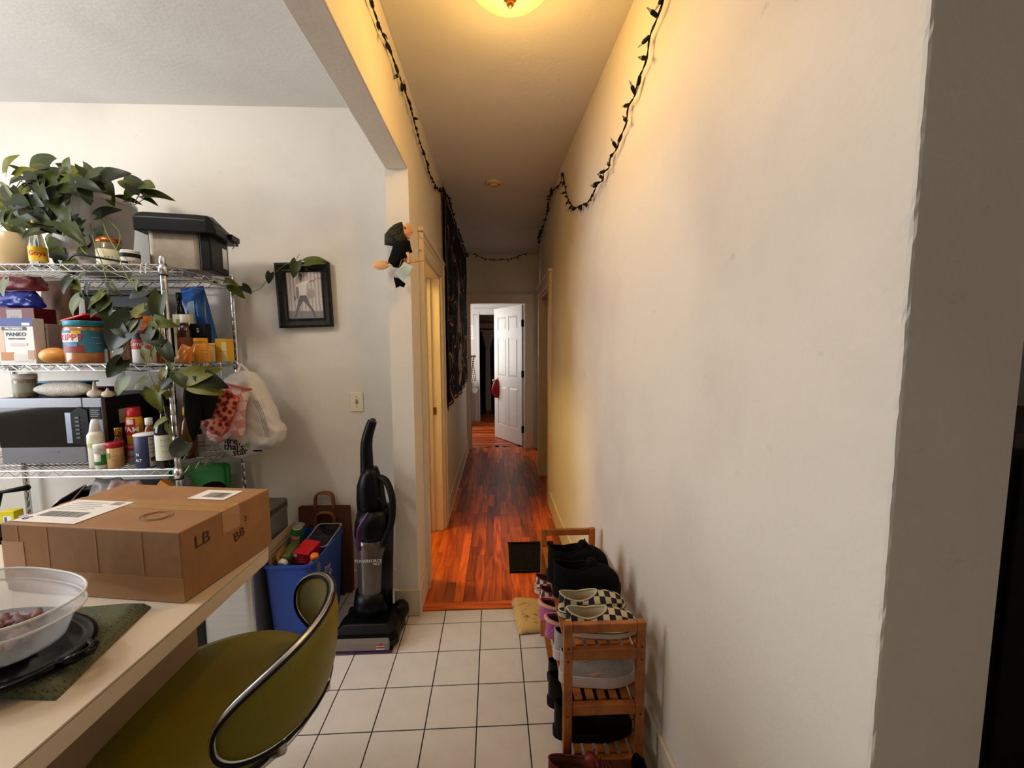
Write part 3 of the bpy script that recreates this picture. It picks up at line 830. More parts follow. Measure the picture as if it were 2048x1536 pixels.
# ---- far room: ornament on the door, things on the wall, closet clothes
c = at(994, 776, y=6.50)
kn = thing('red_pouch', 'shiny red pouch hanging from the knob of the white panelled door', 'pouch', tuple(c))
RED = mat('red_satin', (150, 12, 34), 0.35)
g = G()
def rp_(u, v):
    a = 2*math.pi*u; z_ = 0.14-0.30*v; w_ = (0.035+0.05*math.sin(math.pi*min(1, v*1.05))**.7)*(1+0.15*math.sin(a*3+v*6))
    return Vector((w_*math.cos(a), 0.45*w_*math.sin(a), z_))
g.grid(rp_, 18, 12, True); g.obj('pouch_body', RED, kn, smooth=True)
g = G(); g.tube([(0, 0, .13), (.02, 0, .17), (.03, 0, .2), (.015, 0, .17)], 0.006, 6); g.obj('cord_loop', RED, kn)
c = at(946, 770, y=7.6)
nl = thing('hanging_necklaces', 'beaded necklaces and paper tags hanging on the far room wall', 'necklaces', (c.x, c.y, c.z))
nx = Vector((0, 0, 0))
BEAD = mat('brown_beads', (70, 40, 22), 0.4)
for k in range(4):
    g = G(); x_ = -.03+.02*k
    for j in range(16): g.sphere((x_+.018*math.sin(j*.4+k), 0, .55-.035*j), .011, .011, .014, 7, 5)
    g.obj('bead_strand', BEAD, nl)
for k, (x_, z_) in enumerate(((0.02, 0.02), (-.02, -.05), (.03, -.10))):
    g = G(); g.box(-.05, .05, -.02-.004*k, -.018-.004*k, -.05, .05, Matrix.Rotation(.4*k-.3, 4, 'Y')); g.obj('paper_tag', mat('pale_card', (190, 196, 190), .7), nl, loc=(x_, 0, z_))
g = G(); g.box(-.06, .06, -.005, .02, .53, .56); g.obj('hook_rail', mat('dark_wood_rail', (60, 34, 20), .5), nl)
c = at(943, 665, y=7.6)
nt_ = thing('wall_notice', 'narrow white paper notice pinned to the far room wall', 'notice', tuple(c))
g = G(); g.box(-.035, .035, -.004, 0, -.13, .13); g.obj('paper', mat('white_paper', (232, 232, 236), .7), nt_)
g = G()
for k in range(5): g.box(-.022, .02-.006*(k % 2), -.0048, -.0041, .08-.04*k, .088-.04*k)
o = g.obj('printed_lines', mat('grey_ink', (120, 120, 130), .7), nt_); o['kind'] = 'stuff'
g = G(); g.box(-.42, -.30, 7.55, 8.05, 0, 1.0)
c0 = at(940, 800, y=7.7)
cb = thing('dark_dresser', 'dark wooden dresser standing beside the far doorway', 'dresser', (c0.x-.12, 7.7, 0))
DW = wood_mat('dark_dresser_wood', (44, 22, 12), (26, 12, 8), .45, 2, (8, 8, 1), .1, 0)
g = G(); g.box(-.30, .10, -.22, .22, .08, .86); g.obj('body', DW, cb, bevel=.006)
g = G(); g.box(-.32, .12, -.24, .24, .86, .89); g.obj('top', DW, cb, bevel=.006)
for z in (.2, .42, .64):
    dr = G(); dr.box(-.27, .07, -.235, -.22, z-.08, z+.1); d_ = dr.obj('drawer', DW, cb, bevel=.004)
    k_ = G(); k_.lathe([(.012, 0), (.016, .012), (0, .02)], 10, M=Matrix.Translation((-.1, -.235, z)) @ Euler((R(90), 0, 0)).to_matrix().to_4x4()); k_.obj('knob', BRONZE, d_)
for sx in (-.28, .08):
    for sy in (-.2, .2):
        l = G(); l.box(sx-.02, sx+.02, sy-.02, sy+.02, 0, .08); l.obj('leg', DW, cb)
# closet rail with clothes
g = G(); a = at(958, 658, y=9.0); b = at(996, 657, y=9.0)
rail = thing('closet_shelf', 'wooden closet shelf with a hanging rod in the far closet', 'shelf', (0, 9.2, a.z))
g = G(); g.box(-1.29, 1.59, -.05, .34, 0.16, .185); g.obj('shelf_board', mat('closet_board', (120, 74, 36), .6), rail)
g = G(); g.tube([(-1.29, -.1, 0), (1.59, -.1, 0)], .016, 8); g.obj('rod', mat('dark_rod', (40, 22, 14), .5), rail)
for x_ in (-.9, 1.2):
    g = G(); g.box(x_, x_+.02, -.13, .34, -.03, .16); g.obj('bracket', mat('closet_board', (120, 74, 36), .6), rail)
def garment(name, label, px0, px1, py1, m, yy, seed, sleeve=None):
    a = at(px0, 658, y=yy); b = at(px1, py1, y=yy); rr = random.Random(seed)
    t_ = thing(name, label, 'clothing', ((a.x+b.x)/2, yy, rail.location.z-.01))
    w_ = abs(b.x-a.x)/2; h_ = a.z-b.z
    ph = rr.uniform(0, 6)
    def f(u, v):
        an = 2*math.pi*u; ww = w_*min(1, .25+v*5)*(1+.05*math.sin(v*7)); dd = .07*(1+.4*math.sin(an*5+ph))*min(1, .3+v*4)
        return Vector((ww*math.cos(an), dd*math.sin(an), -.05-(h_-.05)*v))
    g = G(); g.grid(f, 36, 14, True); g.obj('fabric', m, t_, smooth=True, solid=.004)
    g = G(); g.tube([(0, 0, -.05), (0, 0, 0.0), (.02, 0, .025), (.035, 0, 0.01)], .003, 5); g.bar((-w_*.8, 0, -.08), (0, 0, -.04), .006); g.bar((w_*.8, 0, -.08), (0, 0, -.04), .006); g.obj('hanger', BLACK, t_)
    return t_
BK = mat('black_cloth', (9, 8, 10), .95); 
garment('hanging_jacket', 'black jacket hanging in the far closet beside the door casing', 952, 972, 850, BK, 9.08, 1)
garment('hanging_coat', 'long black coat hanging deepest in the far closet', 981, 1003, 880, BK, 9.06, 2)
# ================================================================ SHELVING UNIT
SXR, SXL, SYF, SYR = -1.475, -2.69, 1.865, 2.33
ZS = [0.48, 0.915, 1.400, 1.838]
shelf = thing('wire_shelving_unit', 'chrome wire shelving unit crowded with groceries against the kitchen wall', 'shelving unit', ((SXL+SXR)/2, (SYF+SYR)/2, 0))
so = Vector(shelf.location)
for (x_, y_) in ((SXR, SYF), (SXR, SYR), (SXL, SYF), (SXL, SYR)):
    g = G(); prof = [(0.0, 0.0), (0.014, 0.0), (0.014, 0.012), (0.0125, 0.014)]
    z = 0.05
    while z < 1.86:
        prof += [(0.0125, z-.0016), (0.0122, z-.0008), (0.0122, z+.0008), (0.0125, z+.0016)]; z += 0.0254*2
    prof += [(0.0125, 1.872), (0.010, 1.876), (0, 1.876)]
    g.lathe(prof, 14); po = g.obj('post', CHROME, shelf, smooth=True, loc=(x_-so.x, y_-so.y, 0))
    for zz in ZS:
        g = G(); g.lathe([(0.0135, -0.034), (0.019, -0.034), (0.0165, 0.012), (0.0135, 0.012)], 14); g.obj('corner_sleeve', CHROME, po, smooth=True, loc=(0, 0, zz-.008))
        g = G(); g.lathe([(0.0138, -0.040), (0.0178, -0.040), (0.0178, -0.034), (0.0138, -0.034)], 14); g.obj('black_clip', BLACK, po, loc=(0, 0, zz-.008))
def shelf_level(zz):
    g = G(); x0, x1, y0, y1 = SXL-so.x, SXR-so.x, SYF-so.y, SYR-so.y
    n = 42
    for k in range(1, n): 
        xx = x0+(x1-x0)*k/n; g.tube([(xx, y0, zz-.003), (xx, y1, zz-.003)], 0.0016, 4)
    for yy in (y0+.12, y0+.24, y0+.36): g.tube([(x0, yy, zz-.008), (x1, yy, zz-.008)], 0.003, 5)
    s_ = g.obj('shelf_wires', CHROME, shelf); s_['kind'] = 'stuff'
    def truss(p, q, nm):
        p, q = Vector(p), Vector(q); g = G(); up = Vector((0, 0, -.030))
        g.tube([p, q], 0.0034, 6); g.tube([p+up, q+up], 0.0034, 6)
        m_ = int((q-p).length/0.032); pts = []
        for k in range(m_+1):
            pts.append(p.lerp(q, k/m_)+(up*0.94 if k % 2 else up*0.06))
        g.tube(pts, 0.0026, 5); g.obj(nm, CHROME, s_)
    for yy in (y0, y1): truss((x0, yy, zz), (x1, yy, zz), 'truss_rim')
    for xx in (x0, x1): truss((xx, y0, zz), (xx, y1, zz), 'truss_rim')
for zz in ZS: shelf_level(zz)

# helpers for groceries -------------------------------------------------
def px_item(pl, pr, pt, y, z0):
    """x centre, width, height of something standing at depth y on level z0, seen between columns pl..pr and up to row pt"""
    a = at(pl, pt, y=y); b = at(pr, pt, y=y)
    return (a.x+b.x)/2, b.x-a.x, (a.z+b.z)/2-z0
def col(c, rough=.5, **k):
    return mat('c_%d_%d_%d_%s' % (c[0], c[1], c[2], ''.join('%s%s' % i for i in k.items())+str(rough)), c, rough, **k)
def band(g, r_, z0, z1, a0, a1, n=14):
    vs = []
    for z in (z0, z1):
        for k in range(n+1):
            a = R(a0+(a1-a0)*k/n); vs.append(Vector((r_*math.sin(a), -r_*math.cos(a), z)))
    g.add(vs, [(k, k+1, n+2+k, n+1+k) for k in range(n)]); return g
def container(name, label, cat, x, y, z0, prof, body, cap=None, capm=None, bands=(), texts=(), group=None, rotz=R(36), n=22, fill=None):
    t = thing(name, label, cat, (x, y, z0), rotz, group)
    g = G(); g.lathe(prof, n); g.obj('body', body, t, smooth=True)
    if cap: g = G(); g.lathe(cap, n); g.obj('lid', capm, t, smooth=True)
    for (nm, r_, za, zb, a0, a1, c) in bands:
        g = G(); band(g, r_, za, zb, a0, a1); g.obj(nm, col(c) if isinstance(c, tuple) else c, t, smooth=True)
    for (s_, sz, c, a, z, r_) in texts:
        text('lettering', s_, sz, col(c), t, (R(a), z), wrap=r_, bold=.0004)
    return t
def cyl_prof(r_, h, e=.004): return [(0, 0), (r_-e, 0), (r_, e), (r_, h-e), (r_-e, h), (0, h)]
def carton(name, label, cat, x, y, z0, w, d, h, base, panels=(), texts=(), rotz=0, group=None, tilt=None, bev=.0015):
    t = thing(name, label, cat, (x, y, z0), rotz, group)
    if tilt: t.rotation_euler = tilt
    g = G(); g.box(-w/2, w/2, -d/2, d/2, 0, h); g.obj('carton_body', base, t, bevel=bev)
    for k, (nm, x0, z1_, x1, z2_, c) in enumerate(panels):
        g = G(); g.box(x0*w, x1*w, -d/2-.0004-.0002*k, -d/2+.0002, z1_*h, z2_*h); g.obj(nm, col(c), t)
    for (s_, sz, c, xx, zz) in texts:
        text('lettering', s_, sz*h, col(c), t, front(xx*w, -d/2-.0012, zz*h), bold=.0004)
    return t
def bag(name, label, cat, x, y, z0, w, d, h, m, seed=0, crumple=.12, rot=(0, 0, 0), topw=.75, group=None, bands=()):
    t = thing(name, label, cat, (x, y, z0), 0, group); t.rotation_euler = rot
    rr = random.Random(seed); ph = [rr.uniform(0, 6.28) for _ in range(8)]
    def f(u, v):
        a = 2*math.pi*u; ca, sa = math.cos(a), math.sin(a)
        sq = (abs(ca)**4+abs(sa)**4)**-.25
        th = math.sin(math.pi*min(1, max(0, v))**.7)**.5 if 0 < v < 1 else 0
        wv = (1-(1-topw)*v); n_ = 1+crumple*(math.sin(5*a+ph[0]+7*v)+.7*math.sin(9*a+ph[1]-11*v)+.5*math.sin(14*v+ph[2]+3*a))*.5
        return Vector((w/2*wv*ca*sq*(.9+.1*n_), d/2*sa*sq*(.06+.94*th)*n_, h*v+h*.02*math.sin(4*a+ph[3])))
    g = G(); g.grid(f, 40, 18, True)
    nn = 40; n0 = len(g.v)
    g.f.append(tuple(range(nn-1, -1, -1))); g.f.append(tuple(n0-nn+k for k in range(nn)))
    g.obj('bag_body', m, t, smooth=True)
    for (nm, v0, v1, c, u0, u1) in bands:
        g = G(); g.grid(lambda u, v: (lambda p: Vector((p.x*1.01, p.y*1.03-.0008, p.z)))(f(u0+(u1-u0)*u, v0+(v1-v0)*v)), 24, 8); g.obj(nm, col(c, .35), t, smooth=True)
    return t

# ---------------------------------------------------------------- top shelf
Z3 = ZS[3]+.002
x, w, h = px_item(-22, 52, 470, 2.02, Z3)
b = thing('mixing_bowl', 'cream ceramic mixing bowl on the top shelf beside the glass bottle', 'bowl', (x, 2.02, Z3))
r_ = w/2
g = G(); g.lathe([(0, 0), (r_*.5, 0), (r_*.55, .008), (r_*.85, h*.45), (r_, h), (r_*.97, h+.003), (r_*.93, h), (r_*.78, h*.45), (r_*.45, .018), (0, .016)], 30); g.obj('bowl', mat('cream_glaze', (224, 196, 150), .3), b, smooth=True)
x, w, h = px_item(56, 84, 440, 1.93, Z3)
r_ = w/2
container('glass_bottle', 'clear glass bottle with yellow label and red script on the top shelf', 'bottle', x, 1.93, Z3,
          [(0, 0), (r_*.9, 0), (r_, .01), (r_, h*.42), (r_*.8, h*.58), (r_*.45, h*.78), (r_*.4, h*.92), (0, h*.92)], mat('clear_glass', (226, 236, 228), .03, trans=.85),
          [(r_*.42, h*.9), (r_*.46, h*.91), (r_*.46, h), (0, h)], col((222, 176, 30)),
          [('label', r_+.0008, .02, .085, -80, 80, (232, 178, 36))], [('Goya', .028, (176, 30, 24), 0, .055, r_+.001)])
# planter and pothos are built further down
x, w, h = px_item(196, 238, 478, 1.96, Z3)
r_ = w/2
container('preserve_jar', 'glass jar with copper lid and pale label on the top shelf', 'jar', x, 1.96, Z3, cyl_prof(r_, h*.84), mat('jar_glass_amber', (150, 140, 110), .08, trans=.5),
          [(r_*.93, h*.84), (r_*.96, h*.85), (r_*.96, h), (0, h)], mat('copper_lid', (176, 96, 52), .35, .9), [('label', r_+.0008, .01, h*.6, -70, 70, (214, 204, 170))], [('- - -', .02, (70, 60, 50), 0, h*.35, r_+.001)])
x, w, h = px_item(243, 276, 502, 1.93, Z3)
r_ = w/2
container('spice_tin', 'small white spice tin with black lettering on the top shelf', 'tin', x, 1.93, Z3, cyl_prof(r_, h*.9), col((206, 200, 190)), [(r_*.9, h*.9), (r_*.95, h*.91), (r_*.9, h), (0, h)], col((220, 216, 208)),
          [('dark_stripe', r_+.0006, h*.55, h*.8, -80, 80, (40, 38, 36))], [('- -', .02, (40, 38, 36), 10, h*.3, r_+.001)])
# deep fryer: steel tub, black lid and black end panel
fz = Z3+.004
fx0 = at(266, 530, y=1.98).x; fx1 = at(400, 535, y=2.02).x
fry = thing('deep_fryer', 'steel deep fryer with domed black lid on the top shelf corner', 'fryer', (0, 0, fz))
FA = [at(276, 525, y=2.0), at(392, 530, y=2.0), at(430, 540, y=2.24)]
x0, x1 = at(278, 480, y=1.96).x, at(392, 480, y=1.96).x
fy0, fy1 = 1.96, 2.20
fh = 0.175
STEEL = mat('worn_steel', (176, 164, 146), .35, 1.0, noise=.35, nscale=9)
g = G(); g.prism([(p[0]+(x0+x1)/2-.012, p[1]+(fy0+fy1)/2) for p in rrect(x1-x0-.03, fy1-fy0-.06, .03)], 0, fh); g.obj('steel_tub', STEEL, fry, bevel=.004)
g = G(); g.box(x1-.035, x1+.012, fy0+.03, fy1-.03, 0, fh+.01); eb = g.obj('end_panel', BLACK, fry, bevel=.006)
g = G(); g.box(x1+.012, x1+.014, fy0+.14, fy0+.19, .03, .13); g.obj('steel_strip', CHROME, eb)
g = G()
prof = [(fy0-.01, fh-.012), (fy0-.012, fh+.05), (fy0+.01, fh+.075), (fy0+.06, fh+.085), (fy1-.16, fh+.08), (fy1-.04, fh+.045), (fy1+.005, fh+.01), (fy1+.008, fh-.012)]
rings = []
for xx, s_ in ((x0-.022, .82), (x0-.012, .96), (x0+.01, 1.0), (x1-.03, 1.0), (x1+.015, .97), (x1+.045, .62), (x1+.052, .3)):
    rings.append([Vector((xx, (fy0+fy1)/2+(p[0]-(fy0+fy1)/2)*(.92+.08*s_), fh-.012+(p[1]-fh+.012)*s_)) for p in prof])
g.rings(rings); ld = g.obj('lid', BLACK, fry, smooth=False, bevel=.008)
g = G(); g.box(x1+.045, x1+.066, fy0+.13, fy0+.22, fh-.004, fh+.024); g.obj('lid_handle', BLACK, ld, bevel=.004)
g = G(); g.tube([(x1+.05, fy0+.17, fh), (x1+.062, fy0+.17, fh-.02), (x1+.05, fy0+.17, fh-.04)], .0025, 6); g.obj('wire_latch', CHROME, eb)
g = G(); g.tube(smooth_path([(x0-.02, 1.90, .006), (x0-.12, 1.885, .02), (x0-.2, 1.89, .03), (x0-.26, 1.93, .012)], 8), .005, 6); g.obj('power_cord', BLACK, fry, smooth=True)
fcx, fcy = (x0+x1)/2, (fy0+fy1)/2
fry.rotation_euler = (0, 0, R(10)); _rv = Matrix.Rotation(R(10), 3, 'Z') @ Vector((fcx, fcy, 0)); fry.location = (fcx-_rv.x, fcy-_rv.y, fz)
# s-hooks on the top rim
for px in (284, 294):
    a = at(px, 527, y=SYF-.006)
    hk = thing('s_hook', 'bent white wire hook hooked over the top shelf rim', 'hook', (a.x, SYF, ZS[3]), 0, 'hooks on the top shelf rim')
    g = G(); g.tube(smooth_path([(0.004, .008, -.004), (.002, .007, .004), (0, 0, .0065), (-.002, -.007, .002), (-.008, -.008, -.03), (-.004, -.012, -.038), (.002, -.014, -.03)], 6), .0018, 6); g.obj('wire', WHITE, hk, smooth=True)

# ---------------------------------------------------------------- second shelf
Z2 = ZS[2]+.002
x, w, h = px_item(6, 73, 637, 1.92, Z2)
ctn = carton('breadcrumb_carton', 'white and tan panko crumb carton with blue top on the middle shelf', 'carton', x, 1.92, Z2, w, .05, h, col((226, 222, 216)),
       [('blue_band', -.5, .82, .5, 1.0, (62, 74, 140)), ('tan_panel', -.5, .25, -.32, .80, (208, 180, 150)), ('sticker', .2, .84, .42, .90, (240, 240, 240)), ('ribbon', -.36, .735, .32, .81, (64, 60, 70)), ('food_photo', -.45, .08, -.1, .26, (190, 124, 62)), ('food_photo', -.1, .06, .42, .22, (214, 206, 198)), ('food_photo', .3, .1, .48, .30, (186, 150, 126)), ('pink_strip', -.16, .40, .3, .46, (222, 186, 190))],
       [('PROGRESSO', .062, (240, 238, 232), -.02, .772), ('PANKO', .115, (66, 70, 84), .02, .645), ('CRISPY CRUMBS', .045, (120, 110, 104), .02, .55)], rotz=R(4))
x, w, h = px_item(74, 101, 648, 1.97, Z2)
carton('cereal_carton', 'grey carton showing its nutrition panel beside the crumb carton', 'carton', x, 1.985, Z2, w*1.1, .06, h, col((136, 124, 118)),
       [('print_line', -.45, .84, .4, .88, (60, 54, 54)), ('print_line', -.45, .62, .4, .63, (60, 54, 54)), ('print_line', -.45, .70, .2, .71, (80, 72, 72)), ('print_line', -.45, .50, .4, .51, (80, 72, 72)), ('print_line', -.45, .42, .3, .43, (80, 72, 72)), ('print_line', -.45, .32, .35, .33, (80, 72, 72))], [('- - - -', .06, (56, 50, 50), 0, .93)], rotz=R(-4))
x, w, h = px_item(-18, 8, 655, 1.92, Z2)
carton('tan_carton', 'plain tan carton squeezed in beside the panko crumb carton', 'carton', x, 1.93, Z2, w, .05, h, col((178, 150, 118)))
x, w, h = px_item(84, 132, 695, 1.925, Z2)
pt = thing('onion', 'golden round onion lying beside the peanut butter jar', 'onion', (x, 1.925, Z2+h/2))
g = G(); g.sphere((0, 0, 0), w/2, w*.46, h/2, 20, 12); g.obj('bulb_flesh', mat('onion_skin', (226, 168, 84), .35, noise=.3, nscale=14, col2=(206, 130, 50)), pt, smooth=True)
g = G(); g.tube([(-w*.48, 0, 0), (-w*.53, -.004, .004)], [.004, .001], 6); g.obj('stem_tip', mat('onion_tip', (150, 110, 60), .8), pt)
x, w, h = px_item(127, 199, 642, 1.92, Z2)
r_ = w/2-.003
container('peanut_butter_jar', 'large peanut butter jar with teal lid and teal label', 'jar', x, 1.935, Z2,
          [(0, 0), (r_*.9, 0), (r_*.97, .008), (r_*.97, .05), (r_*.94, .056), (r_*.97, .062), (r_*.97, h*.82), (r_*.86, h*.88), (0, h*.88)], mat('peanut_butter', (172, 108, 54), .25, coat=.6),
          [(r_*.92, h*.87), (r_*.95, h*.875), (r_*.95, h*.985), (r_*.92, h), (0, h)], mat('teal_lid', (36, 132, 158), .4),
          [('label', r_*.97+.001, h*.26, h*.77, -78, 80, (52, 116, 140)), ('red_patch', r_*.97+.0016, h*.27, h*.44, -62, 2, (140, 56, 42)), ('white_panel', r_*.97+.0018, h*.50, h*.70, -74, -12, (236, 228, 220)), ('yellow_flash', r_*.97+.002, h*.69, h*.76, -30, -4, (226, 178, 40)), ('blue_badge', r_*.97+.0022, h*.40, h*.49, -44, -16, (96, 140, 190))],
          [('SKIPPY', .040, (204, 30, 44), -42, h*.60, r_*.97+.0022), ('- - -', .016, (206, 222, 228), 30, h*.62, r_*.97+.001), ('- - -', .016, (206, 222, 228), 40, h*.48, r_*.97+.001)])
# red scoop leaning on the jar lid
x, w, h = px_item(138, 188, 629, 2.06, Z2)
sc_ = thing('red_tub', 'red plastic tub lid leaning behind the peanut butter jar', 'tub', (x, 2.06, Z2))
g = G(); g.prism(rrect(.13, .08, .02), 0, h-.035); g.obj('tub_body', col((60, 10, 10), .4), sc_, bevel=.004)
g = G(); g.prism(rrect(.14, .09, .02), 0, .012); g.obj('tub_lid', col((196, 26, 22), .3), sc_, bevel=.004, loc=(0, 0, h-.033), rot=(R(-14), R(-16), 0))
x, w, h = px_item(218, 262, 640, 1.95, Z2)
r_ = w/2-.002
container('spice_shaker', 'tall clear shaker of brown seasoning with black lid', 'shaker', x, 1.955, Z2, cyl_prof(r_, h*.86), mat('brown_seasoning', (150, 104, 72), .25, coat=.5, noise=.3, nscale=40),
          [(r_*.98, h*.85), (r_*1.02, h*.86), (r_*1.02, h*.985), (r_*.97, h), (0, h)], BLACK, [('label', r_+.001, h*.55, h*.82, -60, 20, (206, 196, 180))], [('- - -', .02, (70, 40, 30), 30, h*.45, r_+.001), ('- - -', .02, (70, 40, 30), 30, h*.32, r_+.001)])
x, w, h = px_item(206, 262, 615, 2.10, Z2)
container('stacked_tub', 'black stacked deli tub with pale rim at the back of the middle shelf', 'tub', x, 2.12, Z2, [(0, 0), (.05, 0), (.065, h*.92), (0, h*.92)], BLACK, [(.067, h*.9), (.07, h*.91), (.07, h*.96), (.066, h), (0, h)], col((30, 30, 34), .35), [('pale_rim', .0705, h*.91, h*.94, -85, 85, (196, 190, 180))])
x, w, h = px_item(262, 300, 660, 1.94, Z2)
r_ = w/2
container('soup_can', 'red and white condensed soup can half hidden by leaves', 'can', x, 1.95, Z2, cyl_prof(r_, h), col((226, 222, 216)), [(r_*.98, h-.001), (r_, h+.001), (r_*.96, h+.003), (0, h+.002)], CHROME,
          [('red_half', r_+.0008, h*.42, h*.98, -90, 90, (196, 58, 34)), ('blue_stripe', r_+.0012, h*.72, h*.9, -90, 90, (40, 50, 70))], [("Campbell's", .026, (240, 226, 214), 0, h*.58, r_+.0012)])
x, w, h = px_item(262, 300, 632, 2.08, Z2)
container('orange_jar', 'orange sauce jar standing behind the soup can', 'jar', x, 2.09, Z2, cyl_prof(w/2, h*.85), mat('orange_sauce', (196, 92, 24), .25, coat=.6), [(w*.44, h*.84), (w*.46, h*.85), (w*.46, h), (0, h)], col((210, 120, 40)))
x, w, h = px_item(305, 334, 652, 2.02, Z2)
container('salsa_jar', 'small jar of orange salsa behind the shelf post', 'jar', x, 2.02, Z2, cyl_prof(w/2, h*.8), mat('salsa', (186, 84, 20), .25, coat=.6, noise=.5, nscale=60), [(w*.42, h*.8), (w*.46, h*.81), (w*.46, h), (0, h)], col((226, 224, 220)))
x, w, h = px_item(206, 226, 698, 1.97, Z2)
carton('grey_box', 'low grey plastic box between the two jars', 'box', x+.012, 1.96, Z2, w*.75, .05, h, col((150, 150, 152), .3))
# right end of the middle shelf, seen between the posts
x, w, h = px_item(341, 358, 583, 2.16, Z2)
r_ = .026
container('dark_sauce_bottle', 'dark brown sauce bottle with tan label next to the blue bag', 'bottle', x-.012, 2.20, Z2, [(0, 0), (r_*.95, 0), (r_, .006), (r_, h*.62), (r_*.75, h*.75), (r_*.42, h*.84), (r_*.4, h*.92), (0, h*.92)], mat('dark_glass', (16, 12, 10), .1), [(r_*.5, h*.9), (r_*.52, h*.91), (r_*.5, h), (0, h)], BLACK, [('label', r_+.0008, h*.12, h*.5, -70, 70, (104, 88, 62))])
bag('blue_bag', 'crinkled blue plastic food bag standing at the back of the middle shelf', 'bag', at(398, 600, y=2.25).x, 2.265, Z2, .15, .07, at(392, 565, y=2.22).z-Z2-.02, mat('blue_film', (30, 84, 156), .25), 4, .2, (0, R(-6), 0), .8, bands=[('clear_window', .45, .8, (150, 178, 200), .70, .78)])
x, w, h = px_item(388, 419, 648, 2.14, Z2)
carton('black_carton', 'black tea carton with gold lettering below the blue bag', 'carton', x, 2.13, Z2, w, .04, h, col((16, 15, 16)), (), [('- - -', .07, (190, 170, 130), 0, .62), ('- - -', .12, (206, 140, 40), 0, .48), ('S', .16, (200, 196, 190), 0, .82)])
x, w, h = px_item(362, 390, 630, 2.19, Z2)
carton('cracker_carton', 'pale cracker carton with green print behind the brown bottle', 'carton', x-.004, 2.16, Z2, w*1.2, .025, h, col((206, 198, 160)), [('green_print', -.3, .6, .4, .9, (124, 136, 70)), ('red_print', -.1, .2, .5, .4, (140, 40, 34))])
x, w, h = px_item(353, 381, 629, 2.09, Z2)
r_ = w/2-.002
container('vanilla_bottle', 'brown extract bottle with white cap on the middle shelf', 'bottle', x, 2.09, Z2, [(0, 0), (r_*.95, 0), (r_, .006), (r_, h*.62), (r_*.85, h*.72), (r_*.42, h*.84), (0, h*.84)], mat('amber_dark', (44, 14, 8), .12, coat=.5), [(r_*.44, h*.82), (r_*.5, h*.83), (r_*.48, h), (0, h)], WHITE, [('label', r_+.0008, h*.25, h*.52, -70, 70, (110, 60, 34))])
x, w, h = px_item(372, 405, 676, 1.99, Z2)
r_ = w/2
container('mustard_jar', 'squat yellow mustard jar with yellow lid near the back post', 'jar', x, 2.03, Z2, [(0, 0), (r_*.9, 0), (r_, .008), (r_*1.02, h*.45), (r_*.9, h*.7), (r_*.68, h*.82), (0, h*.82)], mat('mustard', (214, 140, 20), .3, coat=.4), [(r_*.70, h*.8), (r_*.74, h*.81), (r_*.74, h*.98), (r_*.7, h), (0, h)], col((226, 160, 24)),
          [], [('- - -', .016, (90, 50, 16), 20, h*.5, r_*1.02), ('- - -', .016, (90, 50, 16), 20, h*.36, r_*1.02), ('- - -', .016, (90, 50, 16), 20, h*.24, r_*1.02)])
x, w, h = px_item(402, 422, 686, 2.06, Z2)
container('garlic_jar', 'small glass jar of pale paste with cream lid', 'jar', x, 2.08, Z2, cyl_prof(w/2, h*.88), mat('pale_paste', (186, 160, 110), .3, coat=.4), [(w*.46, h*.87), (w*.5, h*.88), (w*.5, h), (0, h)], col((216, 196, 140)))
x, w, h = px_item(427, 440, 686, 2.16, Z2)
carton('pectin_box', 'small blue box with red lettering at the shelf end', 'box', x, 2.14, Z2, w*1.1, .06, h, col((44, 66, 104)), (), [('J', .3, (200, 50, 60), 0, .7), ('E', .3, (200, 50, 60), 0, .5), ('L', .3, (200, 50, 60), 0, .3)])
x, w, h = px_item(440, 462, 678, 2.16, Z2)
carton('bouillon_box', 'small yellow box with white side panel at the shelf end', 'box', x, 2.15, Z2, w, .06, h, col((216, 164, 26)), [('white_panel', .05, 0.02, .5, .85, (216, 206, 160))], [('- -', .16, (90, 84, 60), .28, .45)])
x, w, h = px_item(350, 372, 705, 1.97, Z2)
bag('snack_pouch', 'small orange and white snack pouch leaning by the shelf post', 'pouch', at(360, 700, y=1.95).x, 1.96, Z2, .07, .03, .085, mat('orange_pouch', (206, 120, 30), .3), 9, .15, (0, R(20), 0))
# things at the back left of the middle shelf
x, w, h = px_item(20, 82, 617, 2.10, Z2)
carton('dark_red_box', 'dark red tea box lying behind the crumb carton', 'box', x-.01, 2.12, Z2, w*1.1, .10, h, col((96, 12, 22)), [('grey_label', -.3, .72, .15, .97, (150, 140, 138))], [('- - -', .09, (60, 50, 50), -.08, .84)])
bag('blue_foil_bag', 'shiny dark blue foil bag stacked on the dark red box', 'bag', at(42, 610, y=2.12).x, 2.12, Z2+at(50, 617, y=2.10).z-Z2+.002, .20, .08, .085, mat('blue_foil', (24, 40, 130), .22), 12, .25, bands=[('yellow_end', .1, .8, (220, 196, 120), .45, .60)])
bag('dark_pouch', 'dark red pouch on top of the blue foil bag', 'pouch', at(40, 570, y=2.13).x, 2.13, at(42, 583, y=2.12).z+.004, .24, .09, .08, mat('black_red_pouch', (110, 12, 16), .4), 15, .2)
bag('tan_bread_bag', 'narrow tan paper bag of bread leaning among the groceries', 'bag', at(122, 660, y=2.08).x+.02, 2.08, Z2, .07, .05, .19, mat('tan_paper', (156, 136, 104), .8, noise=.15, nscale=12), 17, .12, (0, R(-14), 0), .8)
bag('brown_chip_bag', 'brown paper chip bag high at the back under the top shelf', 'bag', at(98, 600, y=2.24).x, 2.27, Z2, .18, .07, at(110, 553, y=2.22).z-Z2, mat('brown_bag_paper', (106, 66, 34), .6, noise=.15, nscale=10), 19, .2, (0, R(4), 0), .9)
x, w, h = px_item(100, 128, 640, 2.14, Z2)
